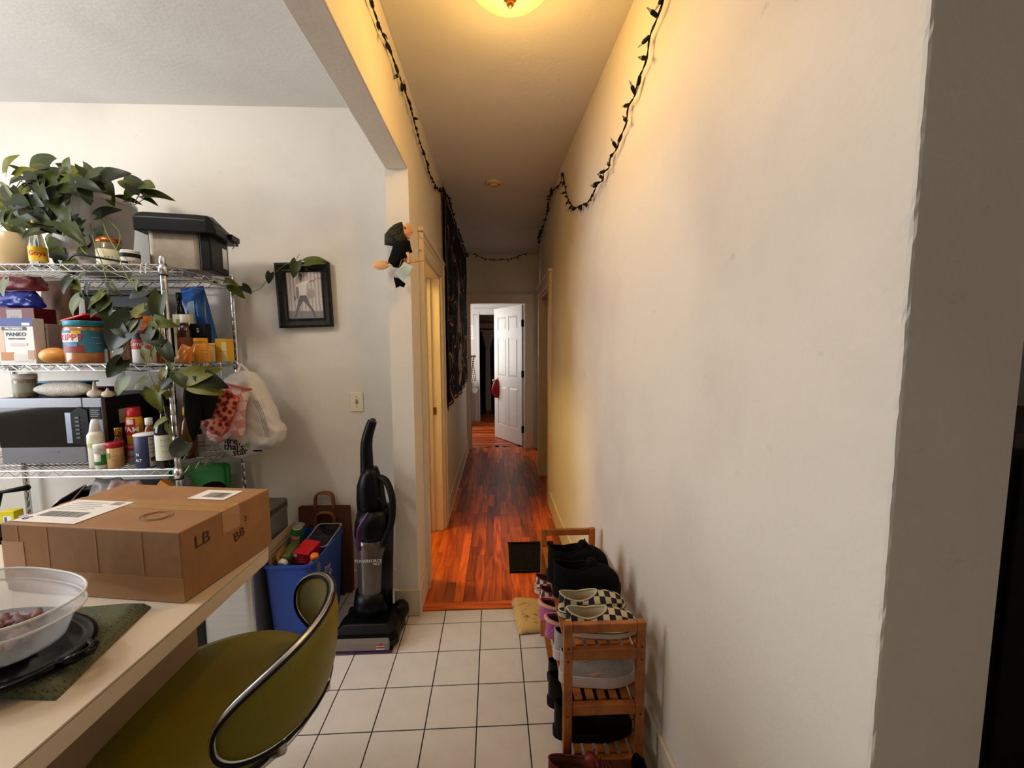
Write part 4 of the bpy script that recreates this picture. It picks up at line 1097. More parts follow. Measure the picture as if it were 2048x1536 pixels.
container('green_jar', 'olive green jar with yellow band behind the onion', 'jar', x+.02, 2.16, Z2, cyl_prof(.028, h*.9), col((60, 60, 24), .3), [(.029, h*.89), (.031, h*.9), (.031, h), (0, h)], col((90, 90, 40)), [('yellow_band', .0308, h*.5, h*.56, -85, 85, (214, 190, 40))])
container('back_bottle', 'dark brown squat bottle at the back of the middle shelf', 'bottle', at(338, 620, y=2.26).x, 2.265, Z2, [(0, 0), (.04, 0), (.042, .13), (.02, .17), (.018, .21), (0, .21)], mat('brown_glass', (40, 20, 12), .15), [(.02, .205), (.021, .21), (.02, .235), (0, .235)], col((200, 190, 180)))

sx0, sx1 = at(166, 600, y=2.24).x, at(312, 600, y=2.24).x; sh_ = at(230, 580, y=2.24).z-Z2  # black box added to darken the shadowed shelf back behind the jars
stb = thing('shade_filler_box', 'black lidded box added to stand in for shade behind the jars on the middle shelf', 'box', ((sx0+sx1)/2, 2.275, Z2))
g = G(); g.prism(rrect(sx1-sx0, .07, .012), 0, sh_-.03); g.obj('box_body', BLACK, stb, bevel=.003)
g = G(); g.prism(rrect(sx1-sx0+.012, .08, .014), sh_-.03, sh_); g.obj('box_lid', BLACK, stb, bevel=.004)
# ---------------------------------------------------------------- microwave on the third shelf
Z1 = ZS[1]+.004
mz1 = at(120, 797, y=1.92).z
mw0 = at(-20, 850, y=1.93).x; mw1 = at(205, 850, y=1.93).x
MX0, MX1, MY0, MY1 = -2.33, mw1, 1.935, 2.30
mh = mz1-Z1
mic = thing('microwave', 'black and silver microwave oven on the third shelf', 'microwave', ((MX0+MX1)/2, (MY0+MY1)/2, Z1))
def mx_(px, y=MY0-.01): return at(px, 850, y=y).x-(MX0+MX1)/2
def mz_(py, y=MY0-.01): return at(120, py, y=y).z-Z1
SILV = mat('silver_plastic', (124, 125, 130), .35, .6)
hw = (MX1-MX0)/2; hd = (MY1-MY0)/2
g = G(); g.box(-hw, hw, -hd+.02, hd, .012, mh); mb = g.obj('housing', BLACK, mic, bevel=.004)
for sx in (-1, 1):
    for sy in (-1, 1):
        g = G(); g.lathe([(.012, 0), (.015, .012)], 10, sx*(hw-.04), sy*(hd-.05)); g.obj('foot', BLACK, mic)
g = G(); g.box(-hw, mx_(163), -hd, -hd+.02, .012, mh); g.obj('door_silver_frame', SILV, mic, bevel=.003)
dx1 = mx_(186)
g = G(); g.box(-hw+.0, mx_(176), -hd-.002, -hd+.002, mz_(895), mz_(815)); dr = g.obj('door_window', mat('black_glass', (8, 8, 10), .08, coat=.5), mic)
g = G(); g.box(mx_(129), mx_(140), -hd-.005, -hd, mz_(887), mz_(826)); g.obj('handle_strip', mat('pale_silver', (150, 158, 180), .3, .4), dr)
hp = [(mx_(141), mz_(826)), (mx_(158), mz_(814)), (mx_(175), mz_(822)), (mx_(177), mz_(880)), (mx_(165), mz_(893)), (mx_(141), mz_(887))]
g = G(); g.prism(hp, 0, .004, Matrix.Translation((0, -hd-.0025, 0)) @ Euler((R(90), 0, 0)).to_matrix().to_4x4()); g.obj('door_handle', BLACK, mic)
g = G(); g.box(mx_(164), hw, -hd, -hd+.02, .012, mh); cp = g.obj('control_panel', SILV, mic, bevel=.003)
cpx = (mx_(164)+hw)/2
g = G(); g.box(mx_(178), mx_(200), -hd-.003, -hd, mz_(840), mz_(815)); dsp = g.obj('display', mat('display_glass', (40, 42, 48), .1, coat=.4), cp)
g = G()
for k in range(4): g.box(mx_(180), mx_(198-3*(k % 2)), -hd-.0036, -hd-.003, mz_(822+4*k), mz_(821+4*k))
o = g.obj('display_lines', mat('lcd_grey', (150, 156, 160), .4), dsp); o['kind'] = 'stuff'
btn = G(); btn.box(-.009, .009, -.003, 0, -.004, .004); btm = btn.mesh('button', mat('button_grey', (90, 92, 98), .4))
for r__ in range(6):
    part('button', btm, mic, (mx_(154), -hd-.0065, mz_(836+8*r__)))
text('brand_lettering', 'TOSHIBA', .014, mat('pale_silver', (150, 158, 180), .3, .4), mic, front(mx_(97), -hd-.0012, mz_(905)))
# things on top of the microwave
ZM = mz1+.002
x, w, h = px_item(31, 66, 748, 1.98, ZM)
container('seasoning_jar', 'clear jar of seasoning with white lid standing on the microwave', 'jar', x, 1.98, ZM, cyl_prof(w/2, h*.78), mat('speckled_seasoning', (176, 160, 130), .2, coat=.5, noise=.6, nscale=50), [(w*.48, h*.77), (w*.51, h*.78), (w*.51, h), (0, h)], col((206, 200, 190)), [('label', w/2+.001, h*.2, h*.62, -70, 70, (150, 150, 130))])
x, w, h = px_item(80, 170, 752, 2.10, ZM)
it = thing('ice_tray', 'turquoise blue ice cube tray on top of the microwave', 'tray', (x, 2.11, at(120, 776, y=2.1).z))
IC = mat('turquoise_plastic', (28, 136, 176), .35)
g = G(); g.prism(rrect(.25, .11, .02), .028, .034); g.obj('tray_rim', IC, it, bevel=.002)
cg = G(); cg.lathe([(0, 0), (.012, 0), (.019, .028)], 10, sy=1); cm = cg.mesh('cube_well', IC)
for i in range(6):
    for j in range(2): part('cube_well', cm, it, (-.1+.04*i, -.025+.05*j, 0))
rb_ = thing('lunch_box', 'magenta plastic lunch box under the ice tray', 'box', (x, 2.16, ZM))
g = G(); g.prism(rrect(.26, .16, .02), 0, at(120, 776, y=2.1).z-ZM-.003); g.obj('box_body', mat('magenta_plastic', (96, 14, 50), .4), rb_, bevel=.004)
rice = thing('rice_bag', 'lumpy clear bag of white rice with purple label lying on the microwave', 'bag', (at(130, 780, y=1.97).x, 1.975, ZM))
hr = at(130, 764, y=1.97).z-ZM
def ricef(u, v):
    a = 2*math.pi*v; s_ = math.sin(math.pi*u)**.45 if 0 < u < 1 else 0
    return Vector((-.135+.27*u, .045*math.cos(a)*(.25+.75*s_), hr/2+hr/2*math.sin(a)*(.12+.88*s_)*(1+.06*math.sin(u*17+a*2))))
g = G(); g.grid(lambda v, u: ricef(u, v), 24, 22, True); g.obj('bag_body', mat('rice_film', (206, 198, 184), .35, noise=.25, nscale=60, bump=.5, bscale=160), rice, smooth=True)
g = G(); g.grid(lambda u, v: (lambda p: Vector((p.x, p.y*1.03, p.z*1.02)))(ricef(.02+.10*u, .55+.35*v)), 6, 8); g.obj('purple_label', col((104, 44, 96)), rice, smooth=True)
for k, (pl, pr, pt, yy) in enumerate(((174, 202, 762, 1.95), (203, 226, 776, 1.95))):
    x, w, h = px_item(pl, pr, pt, yy, ZM)
    gl = thing('garlic_bulb', ('larger garlic bulb with a tall neck' if k == 0 else 'smaller garlic bulb with a short neck')+' on the microwave', 'garlic', (x, yy, ZM), 0)
    g = G(); r_ = w/2*.95; hb = r_*1.25
    prof = [(0, 0), (r_*.5, 0), (r_*.92, hb*.18), (r_, hb*.42), (r_*.8, hb*.75), (r_*.3, hb*.98), (r_*.16, max(h, hb*1.15)*.92), (r_*.13, max(h, hb*1.15)), (0, max(h, hb*1.15))]
    vs = []; n_ = 24
    for (rr_, z) in prof:
        for q in range(n_):
            a = 2*math.pi*q/n_; f_ = 1-.08*abs(math.sin(a*3.5)) if z < hb*.9 else 1; vs.append([rr_*f_*math.cos(a), rr_*f_*math.sin(a), z])
    fs = [(i*n_+q, i*n_+(q+1) % n_, (i+1)*n_+(q+1) % n_, (i+1)*n_+q) for i in range(len(prof)-1) for q in range(n_)]
    g.add(vs, fs); g.obj('cloves', mat('garlic_skin', (222, 206, 188), .6, noise=.12, nscale=20), gl, smooth=True)
    g = G(); g.lathe([(0, -.001), (r_*.25, -.0005), (r_*.22, .001), (0, .0012)], 10); g.obj('root_end', col((150, 124, 96), .9), gl)

# ---------------------------------------------------------------- third shelf groceries
YQ = 1.905
x, w, h = px_item(180, 208, 838, 1.9, Z1)
r_ = w/2
container('white_squeeze_bottle', 'cream squeeze bottle with tapered white cap by the microwave', 'bottle', x-.012, 1.898, Z1, [(0, 0), (r_*.85, 0), (r_*.95, .006), (r_*.92, h*.35), (r_, h*.55), (r_*.95, h*.68), (r_*.6, h*.76), (0, h*.76)], mat('cream_plastic', (222, 216, 196), .35),
          [(r_*.62, h*.75), (r_*.66, h*.76), (r_*.5, h*.9), (r_*.3, h), (0, h)], WHITE, [('green_tint', r_*1.0, h*.44, h*.52, -60, 60, (190, 190, 120))])
x, w, h = px_item(192, 217, 886, YQ-.01, Z1)
r_ = w/2
container('cheese_shaker', 'white shaker with green swoosh label on the third shelf', 'shaker', x+.007, YQ-.024, Z1, cyl_prof(r_*.9, h*.82), col((226, 222, 206)), [(r_*.95, h*.81), (r_, h*.82), (r_, h*.98), (r_*.95, h), (0, h)], WHITE, [('green_label', r_+.0008, h*.18, h*.6, 0, 85, (34, 110, 54)), ('green_label', r_+.0008, h*.18, h*.32, -60, 0, (34, 110, 54)), ('grey_band', r_+.0008, h*.66, h*.78, -85, 85, (180, 176, 168))])
x, w, h = px_item(216, 243, 884, YQ-.01, Z1)
r_ = w/2
container('seasoning_shaker', 'tan seasoning shaker with red lid on the third shelf', 'shaker', x, YQ-.012, Z1, cyl_prof(r_, h*.82), mat('tan_seasoning', (206, 160, 108), .3, coat=.3), [(r_*.97, h*.81), (r_*1.02, h*.82), (r_*1.02, h*.98), (r_*.97, h), (0, h)], col((170, 16, 40), .4), [('green_dot', r_+.001, h*.4, h*.62, -70, -30, (110, 140, 60))], [('- - -', .014, (130, 60, 30), 0, h*.5, r_+.001), ('- - -', .014, (130, 60, 30), 0, h*.35, r_+.001)])
x, w, h = px_item(222, 246, 855, 1.953, Z1)
r_ = w/2*.9
container('gold_cap_bottle', 'clear bottle with gold cap behind the red lidded shaker', 'bottle', x+.004, 1.953, Z1, [(0, 0), (r_, 0), (r_, h*.5), (r_*.6, h*.72), (r_*.5, h*.78), (0, h*.78)], mat('amber_clear', (120, 70, 34), .1, trans=.3), [(r_*.52, h*.76), (r_*.6, h*.77), (r_*.6, h*.98), (r_*.55, h), (0, h)], mat('gold_cap', (176, 126, 50), .3, .9))
x, w, h = px_item(238, 280, 815, 1.99, Z1)
r_ = .032
container('spray_can', 'yellow and red cooking spray can with barcode on the third shelf', 'spray can', at(262, 870, y=1.99).x+.012, 2.0, Z1+.0, [(0, 0), (r_, 0), (r_, h*.78), (r_*.8, h*.84), (0, h*.84)], col((214, 146, 20), .3), [(r_*.82, h*.82), (r_*.86, h*.83), (r_*.8, h), (0, h)], col((180, 16, 20), .4),
          [('red_label', r_+.0008, h*.50, h*.8, -85, 10, (178, 22, 22)), ('barcode_patch', r_+.0014, h*.70, h*.79, -50, -2, (226, 220, 214))], [('PAM', .036, (240, 236, 226), -26, h*.6, r_+.0012)])
x, w, h = px_item(256, 290, 805, 2.14, Z1)
container('dark_red_canister', 'dark red coffee canister at the back of the third shelf', 'canister', at(335, 840, y=2.25).x, 2.25, Z1, cyl_prof(.045, h*.9), col((64, 10, 12), .4), [(.043, h*.89), (.047, h*.9), (.047, h), (0, h)], col((30, 8, 8)), (), [('- - -', .02, (140, 100, 60), -20, h*.7, .046)])
x, w, h = px_item(280, 303, 836, 1.98, Z1)
r_ = w/2
container('honey_bottle', 'amber honey bottle with white cap behind the salt canister', 'bottle', x+.008, 1.985, Z1, [(0, 0), (r_, 0), (r_, h*.4), (r_*.85, h*.5), (r_, h*.62), (r_*.6, h*.76), (r_*.45, h*.85), (0, h*.85)], mat('honey', (150, 84, 24), .1, trans=.35, coat=.5), [(r_*.5, h*.84), (r_*.55, h*.85), (r_*.55, h), (0, h)], WHITE)
x, w, h = px_item(252, 272, 892, 1.94, Z1)
container('spice_can', 'small grey spice can with red top beside the salt canister', 'can', x, 1.95, Z1, cyl_prof(w/2, h*.8), col((130, 118, 116)), [(w*.49, h*.79), (w*.52, h*.8), (w*.5, h), (0, h)], col((160, 20, 40)), [('red_stripe', w/2+.0008, h*.4, h*.5, -80, 80, (176, 30, 60))])
x, w, h = px_item(270, 313, 867, 1.905, Z1)
r_ = w/2
container('salt_canister', 'navy and white round salt canister with nutrition panel', 'canister', x, 1.91, Z1, cyl_prof(r_, h*.97), col((36, 46, 84)), [(r_*.98, h*.955), (r_*1.03, h*.96), (r_*1.03, h*.985), (r_*.98, h), (0, h)], col((226, 222, 216)),
          [('white_panel', r_+.0008, h*.04, h*.93, 8, 88, (206, 198, 188)), ('black_block', r_+.0012, h*.2, h*.32, 12, 80, (50, 48, 56)), ('panel_line', r_+.0014, h*.84, h*.855, 12, 80, (40, 40, 44)), ('panel_line', r_+.0014, h*.7, h*.71, 12, 80, (40, 40, 44)), ('panel_line', r_+.0014, h*.58, h*.59, 12, 80, (40, 40, 44)), ('panel_line', r_+.0014, h*.46, h*.475, 12, 80, (40, 40, 44))],
          [('N', .020, (230, 230, 226), -44, h*.42, r_+.001), ('ALT', .016, (230, 230, 226), -40, h*.25, r_+.001)])
x, w, h = px_item(307, 341, 820, 1.89, Z1)
r_ = w/2
container('olive_oil_bottle', 'dark green olive oil bottle with white paper label', 'bottle', x, 1.895, Z1, [(0, 0), (r_*.93, 0), (r_, .006), (r_, h*.62), (r_*.85, h*.73), (r_*.36, h*.86), (r_*.32, h*.97), (0, h*.97)], mat('green_glass', (14, 24, 18), .08, coat=.5), [(r_*.34, h*.95), (r_*.38, h*.96), (r_*.34, h), (0, h)], col((34, 40, 40)),
          [('label', r_+.0008, h*.14, h*.58, -75, 75, (216, 216, 196))], [('- - -', .02, (110, 116, 90), 0, h*.5, r_+.001), ('- - - -', .016, (110, 110, 96), 0, h*.4, r_+.001), ('- - -', .016, (110, 110, 96), 0, h*.3, r_+.001)])
x, w, h = px_item(352, 386, 815, 2.06, Z1)
r_ = w/2*.9
container('oil_bottle', 'amber cooking oil bottle with yellow cap beside the shelf end', 'bottle', x+.01, 2.06, Z1, [(0, 0), (r_, 0), (r_, h*.45), (r_*.75, h*.68), (r_*.4, h*.86), (0, h*.86)], mat('amber_oil', (110, 62, 20), .12, trans=.3, coat=.4), [(r_*.42, h*.85), (r_*.5, h*.86), (r_*.45, h), (0, h)], col((206, 146, 30)))
x, w, h = px_item(386, 404, 865, 2.16, Z1)
container('white_label_bottle', 'slim bottle with white printed label at the shelf end', 'bottle', x, 2.17, Z1, cyl_prof(.025, h*.9), col((190, 176, 166)), [(.012, h*.88), (.014, h*.9), (.012, h*1.15), (0, h*1.15)], BLACK, [('print_line', .0256, h*.3, h*.34, -60, 60, (90, 80, 80)), ('print_line', .0256, h*.5, h*.54, -60, 60, (90, 80, 80))])
x, w, h = px_item(222, 248, 808, 2.2, Z1)
cz = at(235, 830, y=2.02)
st = thing('warning_sticker', 'pale warning sticker with yellow triangle on the microwave side', 'sticker', (MX1+.0005, 2.06, cz.z-.005)); 
g = G(); g.box(0, .0008, -.045, .045, -.035, .035); g.obj('paper', col((196, 182, 160)), st)
g = G(); g.add([(.0012, .03, -.025), (.0012, -.03, -.025), (.0012, 0, .028)], [(0, 1, 2)]); g.obj('triangle', col((190, 130, 40)), st)

# ---------------------------------------------------------------- bottom visible shelf
Z0 = ZS[0]+.002
gt = thing('green_tray', 'bright green plastic tray standing against the wall on the low shelf', 'tray', (at(400, 960, y=2.28).x, 2.28, Z0))
GR = mat('green_plastic', (26, 128, 40), .4)
hg = at(405, 932, y=2.25).z-Z0
g = G(); g.prism(rrect(.30, hg, .03), 0, .012, Matrix.Translation((0, 0.02, hg/2)) @ Euler((R(82), 0, 0)).to_matrix().to_4x4()); tb = g.obj('tray_base', GR, gt, bevel=.003)
g = G(); g.tube([Vector((p[0], 0.0-.012, hg/2+p[1]*.99)) for p in rrect(.30, hg, .03)], .008, 6, closed=True); g.obj('tray_rim', GR, gt, smooth=True)
x, w, h = px_item(424, 474, 960, 2.08, Z0)
tb = thing('protein_tub', 'tipped black and yellow tub beside the shelf post', 'tub', (at(447, 990, y=2.2).x-.01, 2.18, Z0+.12))
tb.rotation_euler = (R(38), R(14), 0)
g = G(); g.lathe(cyl_prof(.062, .13), 24); g.obj('tub_body', col((200, 150, 30), .4), tb, smooth=True)
g = G(); g.lathe([(.064, .118), (.067, .12), (.067, .16), (.062, .166), (0, .166)], 24); g.obj('tub_lid', BLACK, tb, smooth=True)
for k, (pl, pr, pt, yy, c, lab, nm) in enumerate(((175, 262, 957, 2.08, (196, 192, 186), 'clear ridged plastic bag with red print on the low shelf', 'produce_bag'),
        (205, 300, 962, 1.945, (150, 26, 22), 'red and white snack bag on the low shelf', 'snack_bag'), (335, 392, 952, 2.03, (90, 92, 104), 'crumpled grey plastic bag behind the front post', 'plastic_bag'))):
    a = at(pl, 1000, y=yy); b = at(pr, pt, y=yy)
    bag(nm, lab, 'bag', (a.x+b.x)/2, yy, Z0, b.x-a.x, .10, b.z-Z0, mat(nm+'_film', c, .3, noise=.7, nscale=9+5*k, col2=(214, 206, 200) if k == 1 else (100, 96, 92)), 30+k, .3, (0, 0, 0), .6)
c = at(308, 974, y=1.90)
carton('orange_box', 'small orange carton tilted on the low shelf pile', 'carton', c.x, 1.87+.03, c.z-.055, .045, .03, .10, col((214, 132, 26)), [('print', -.35, .2, .35, .8, (190, 100, 24))], (), tilt=(0, R(38), 0))
c = at(355, 990, y=1.95)
bag('white_packet', 'small white and blue packet in the low shelf pile', 'packet', c.x+.03, 1.90, Z0, .16, .05, c.z-Z0+.03, mat('white_packet_film', (200, 206, 216), .4, noise=.5, nscale=18, col2=(120, 130, 160)), 41, .25)
c = at(110, 985, y=2.0)
bs = thing('steel_pan', 'dark roasting pan with pale rim tilted on the low shelf', 'pan', (c.x-.14, 2.15, Z0)); hp_ = at(125, 968, y=2.0).z-Z0
pm_ = Matrix.Translation((0, 0, hp_*.5)) @ Euler((R(35), R(-28), R(-10))).to_matrix().to_4x4()
g = G(); rings = []
for s_, z in ((.8, -.06), (.84, -.06), (1, 0), (.97, 0), (.80, -.055)): rings.append([pm_ @ Vector((p[0]*s_, p[1]*s_, z)) for p in rrect(.24, .17, .03)])
g.rings(rings); g.obj('pan_body', mat('dark_pan', (30, 28, 28), .4, .5), bs)
g = G(); g.tube([pm_ @ Vector((p[0], p[1], 0)) for p in rrect(.24, .17, .03)], .004, 6, closed=True); g.obj('pan_rim', mat('pale_rim', (170, 160, 150), .35, .6), bs)
c1_ = at(0, 985, y=2.06); c2_ = at(56, 975, y=2.06)
ph_ = thing('frying_pan', 'frying pan with long black handle on the low shelf', 'pan', (c1_.x-.1, 2.08, Z0))
g = G(); g.lathe([(0, 0), (.11, 0), (.13, .05), (.127, .05), (.107, .004), (0, .004)], 26); g.obj('pan_body', mat('dark_pan', (30, 28, 28), .4, .5), ph_, smooth=True)
g = G(); o_ = Vector(ph_.location); g.tube([Vector((.08, -.06, .06)), c1_-o_, c2_-o_], [.010, .012, .014], 8); g.obj('handle', BLACK, ph_, smooth=True)
tx0, tx1 = at(178, 1000, y=2.2).x, at(318, 1000, y=2.2).x  # black tote added where the wall behind the low shelf lies in shade
tt = thing('shade_filler_tote', 'black plastic tote added to stand in for shade at the back of the low shelf', 'tote', ((tx0+tx1)/2, 2.24, Z0)); th_ = at(230, 972, y=2.2).z-Z0
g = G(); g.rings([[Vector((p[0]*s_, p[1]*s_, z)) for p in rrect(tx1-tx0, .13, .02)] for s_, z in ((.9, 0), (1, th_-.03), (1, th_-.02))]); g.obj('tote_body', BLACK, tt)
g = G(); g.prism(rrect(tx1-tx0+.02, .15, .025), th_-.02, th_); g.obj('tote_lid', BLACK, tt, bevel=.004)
c = at(12, 1040, y=1.90)
zt = at(12, 1024, y=1.90).z
carton('yellow_carton', 'yellow carton with white blue label on the low shelf', 'carton', at(12, 1040, y=1.90).x, 1.925, Z0, .062, .04, zt-Z0, col((214, 196, 20)), [('white_label', -.28, .55, .32, .9, (232, 232, 226)), ('blue_bar', -.2, .6, -.02, .88, (70, 80, 140))])
carton('white_purple_packet', 'white packet with purple print beside the yellow carton', 'packet', at(62, 1045, y=1.90).x, 1.90, Z0, .075, .03, at(60, 1030, y=1.90).z-Z0, col((186, 184, 206)), [('purple_line', -.3, .86, .35, .89, (110, 90, 160)), ('purple_line', -.3, .78, .35, .80, (110, 90, 160)), ('purple_line', -.3, .7, .2, .72, (110, 90, 160))])
c = at(75, 1022, y=2.0)
carton('long_yellow_box', 'long yellow foil box lying across the low shelf', 'box', c.x-.02, 2.005, Z0, .24, .05, c.z-Z0-.03, col((190, 160, 40)), (), (), rotz=R(8))
carton('blue_box', 'dark blue box lying at the front of the low shelf', 'box', at(10, 1070, y=1.88).x, 1.89, Z0, .12, .02, .05, col((24, 36, 100)))
# ================================================================ POTHOS
pc = at(195, 500, y=2.14)
pothos = thing('potted_pothos', 'trailing pothos with heart shaped leaves in a big white tub on the top shelf', 'plant', (pc.x, 2.13, Z3))
po = Vector(pothos.location)
rx_ = .165
hpot = at(230, 402, y=2.13).z-Z3
g = G(); prof = [(0, 0), (rx_*.72, 0), (rx_*.76, .01), (rx_*.98, hpot-.02), (rx_*1.02, hpot-.02), (rx_*1.03, hpot), (rx_*.98, hpot+.004), (rx_*.95, hpot), (rx_*.93, hpot-.04), (0, hpot-.045)]
g.lathe(prof, 36); g.obj('tub', mat('white_tub', (204, 198, 190), .4), pothos, smooth=True)
g = G(); g.lathe([(rx_*.92, hpot-.036), (0, hpot-.03)], 24, cap=False); g.obj('soil', mat('soil', (36, 24, 16), .95, noise=.4, nscale=40), pothos)
LEAF = []
for k, (c, c2) in enumerate((((54, 64, 6), (34, 44, 3)), ((88, 94, 10), (60, 70, 6)), ((34, 43, 5), (20, 27, 3)), ((114, 108, 26), (78, 80, 12)))):
    LEAF.append(mat('pothos_leaf_%d' % k, c, .45, noise=.4, nscale=24, col2=c2, ior=1.35))
STEM = mat('pothos_stem', (112, 122, 50), .5)
def leaf_mesh(k, w, curl, fold):
    g = G(); n = 12; vs = []
    for i in range(n+1):
        t = i/n
        wd = w*2.0*(t+.035)**.42*(1-t)**.85*(1-.12*t)
        for s_ in (-1, -.55, 0, .55, 1):
            x_ = t-.20*abs(s_)**1.5*(1-t)**3
            z_ = -curl*t*t*.35+fold*abs(s_)*wd*.5-.02*math.sin(t*8)*abs(s_)
            vs.append(Vector((x_, s_*wd*.5, z_)))
    fs = [(5*i+j, 5*i+j+1, 5*i+j+6, 5*i+j+5) for i in range(n) for j in range(4)]
    g.add(vs, fs); return g.mesh('leaf', LEAF[k], True)
LM = [leaf_mesh(k, w, c, f) for k, w, c, f in ((0, .72, .5, .25), (1, .66, .8, .35), (2, .78, .3, .2), (3, .62, .9, .3), (0, .6, 1.1, .5), (2, .7, .7, .35), (1, .74, .35, .15))]
rl = random.Random(21)
def leaf(b, t, y, k=None, dy=None, tw=None):
    """leaf from photo point b (base) to t (tip) at depth y"""
    p = at(b[0], b[1], y=y); q = at(t[0], t[1], y=y+(rl.uniform(-.05, .02) if dy is None else dy))
    L_ = (q-p).length*1.18; X_ = (q-p).normalized()
    face = Vector((rl.uniform(-.5, .5), -1, rl.uniform(-.1, .9))).normalized() if tw is None else Vector(tw).normalized()
    Z_ = (face-X_*face.dot(X_)).normalized(); Y_ = Z_.cross(X_)
    o = bpy.data.objects.new('leaf', LM[rl.randrange(len(LM)) if k is None else k]); C.objects.link(o); o.parent = pothos
    M_ = Matrix(((X_.x, Y_.x, Z_.x), (X_.y, Y_.y, Z_.y), (X_.z, Y_.z, Z_.z))).to_4x4(); M_.translation = p-po
    o.matrix_basis = M_ @ Matrix.Diagonal((L_, L_, L_, 1))
    return p
def vine(pts, r0=.0022, r1=.0014):
    P_ = smooth_path([at(a, b, y=c) for a, b, c in pts], 5)
    g = G(); n = len(P_); g.tube([p-po for p in P_], [r0+(r1-r0)*i/n for i in range(n)], 5); g.obj('vine', STEM, pothos, smooth=True)
top = [((12, 345), (15, 310)), ((100, 330), (34, 326)), ((48, 345), (22, 330)), ((134, 342), (134, 318)), ((118, 338), (172, 352)), ((166, 335), (200, 372)), ((196, 364), (238, 341)), ((207, 368), (218, 395)),
       ((281, 380), (248, 350)), ((268, 377), (234, 360)), ((285, 369), (302, 371)), ((268, 378), (251, 393)), ((286, 391), (331, 387)), ((236, 398), (272, 399)), ((288, 396), (310, 404)), ((30, 352), (52, 334)),
       ((66, 345), (108, 356)), ((90, 350), (54, 368)), ((112, 352), (66, 340)), ((126, 350), (96, 374)), ((150, 355), (120, 380)), ((160, 350), (186, 344)), ((174, 362), (150, 384)), ((186, 372), (176, 396)), ((196, 378), (208, 398)),
       ((62, 382), (2, 396)), ((58, 372), (24, 384)), ((20, 392), (60, 410)), ((50, 398), (22, 412)), ((66, 388), (90, 404)), ((94, 392), (130, 418)), ((88, 416), (70, 444)), ((100, 412), (78, 440)), ((26, 412), (8, 440)), ((8, 406), (22, 424)),
       ((112, 422), (124, 446)), ((118, 400), (150, 420)), ((150, 400), (172, 424)), ((140, 424), (118, 452)), ((22, 430), (38, 470)), ((36, 426), (18, 446)), ((60, 424), (44, 452)), ((4, 450), (20, 436)), ((0, 375), (18, 386)),
       ((8, 490), (40, 510)), ((195, 432), (228, 416)), ((200, 426), (186, 446)), ((176, 440), (195, 460)), ((140, 440), (126, 462)), ((160, 446), (176, 468)), ((206, 468), (162, 486)), ((200, 474), (178, 470)),
       ((172, 488), (144, 508)), ((176, 492), (152, 506)), ((130, 512), (142, 540)), ((140, 520), (128, 536)), ((172, 536), (158, 552)), ((156, 534), (182, 540)), ((110, 470), (82, 484)), ((120, 476), (100, 500)), ((96, 484), (120, 500)), ((148, 470), (130, 490)),
       ((84, 500), (72, 520)), ((104, 500), (122, 512)), ((40, 358), (14, 366)), ((76, 360), (40, 362)), ((88, 366), (60, 390)), ((108, 372), (84, 396)), ((132, 376), (150, 398)), ((140, 360), (170, 374)), ((152, 376), (128, 400)), ((78, 398), (52, 420))]
for i, (b, t) in enumerate(top): leaf(b, t, 1.99+.12*((i*7) % 5)/5 if b[0] < 230 else 2.12)
hang = [((160, 597), (135, 628)), ((206, 586), (174, 611)), ((216, 600), (176, 626)), ((213, 602), (212, 648)), ((178, 570), (170, 590)), ((142, 556), (121, 580)), ((150, 560), (158, 594)), ((136, 566), (150, 576)), ((293, 581), (260, 592)), ((288, 618), (246, 634)),
        ((264, 636), (211, 692)), ((270, 640), (244, 668)), ((308, 640), (341, 650)), ((306, 646), (318, 676)), ((322, 590), (308, 640)), ((300, 585), (318, 606)), ((247, 702), (218, 736)), ((246, 720), (216, 750)), ((318, 690), (298, 714)), ((291, 698), (283, 722)), ((296, 668), (326, 690)), ((304, 660), (284, 690)),
        ((368, 756), (416, 741)), ((402, 750), (444, 772)), ((386, 770), (430, 782)), ((352, 748), (374, 772)), ((344, 752), (322, 774)), ((330, 742), (318, 768)), ((252, 754), (231, 786)), ((290, 756), (269, 774)), ((298, 778), (297, 808)), ((306, 780), (314, 816)), ((316, 770), (336, 790)), ((286, 782), (300, 796)), ((340, 770), (318, 786)),
        ((372, 884), (340, 914)), ((330, 838), (305, 852)), ((336, 850), (340, 872)), ((12, 560), (2, 588)), ((170, 548), (150, 556)), ((222, 566), (232, 584)), ((276, 560), (268, 578)), ((326, 690), (340, 716)), ((346, 716), (336, 742)), ((232, 648), (250, 672))]
for k in range(75):
    px_, py_ = rl.uniform(0, 200), rl.uniform(335, 470)
    if py_ > 440 and px_ < 60 or (px_ < 60 and py_ < 345) or (px_ > 170 and py_ > 400): continue
    a_ = rl.uniform(.1, 3.0); l_ = rl.uniform(20, 42); leaf((px_, py_), (px_+l_*math.cos(a_), py_+l_*.75*math.sin(a_)), rl.uniform(1.88, 2.02), k=rl.choice([0, 2, 4, 5, 2, 0, 1]))
for b, t in hang: leaf(b, t, 1.825, dy=rl.uniform(-.03, .01))
for b, t, y_ in (((412, 557), (428, 566), 2.25), ((462, 570), (482, 590), 2.30), ((484, 572), (500, 584), 2.30), ((541, 546), (537, 564), 2.32), ((594, 523), (586, 550), 2.335), ((612, 526), (648, 519), 2.34), ((450, 560), (470, 566), 2.28)): leaf(b, t, y_, dy=-.01)
vine([(205, 440, 2.02), (215, 470, 1.9), (235, 505, 1.86), (250, 545, 1.84), (270, 575, 1.83), (293, 581, 1.825), (300, 610, 1.825), (304, 650, 1.825), (306, 690, 1.825), (298, 720, 1.825), (300, 750, 1.825), (312, 775, 1.825), (300, 780, 1.825)])
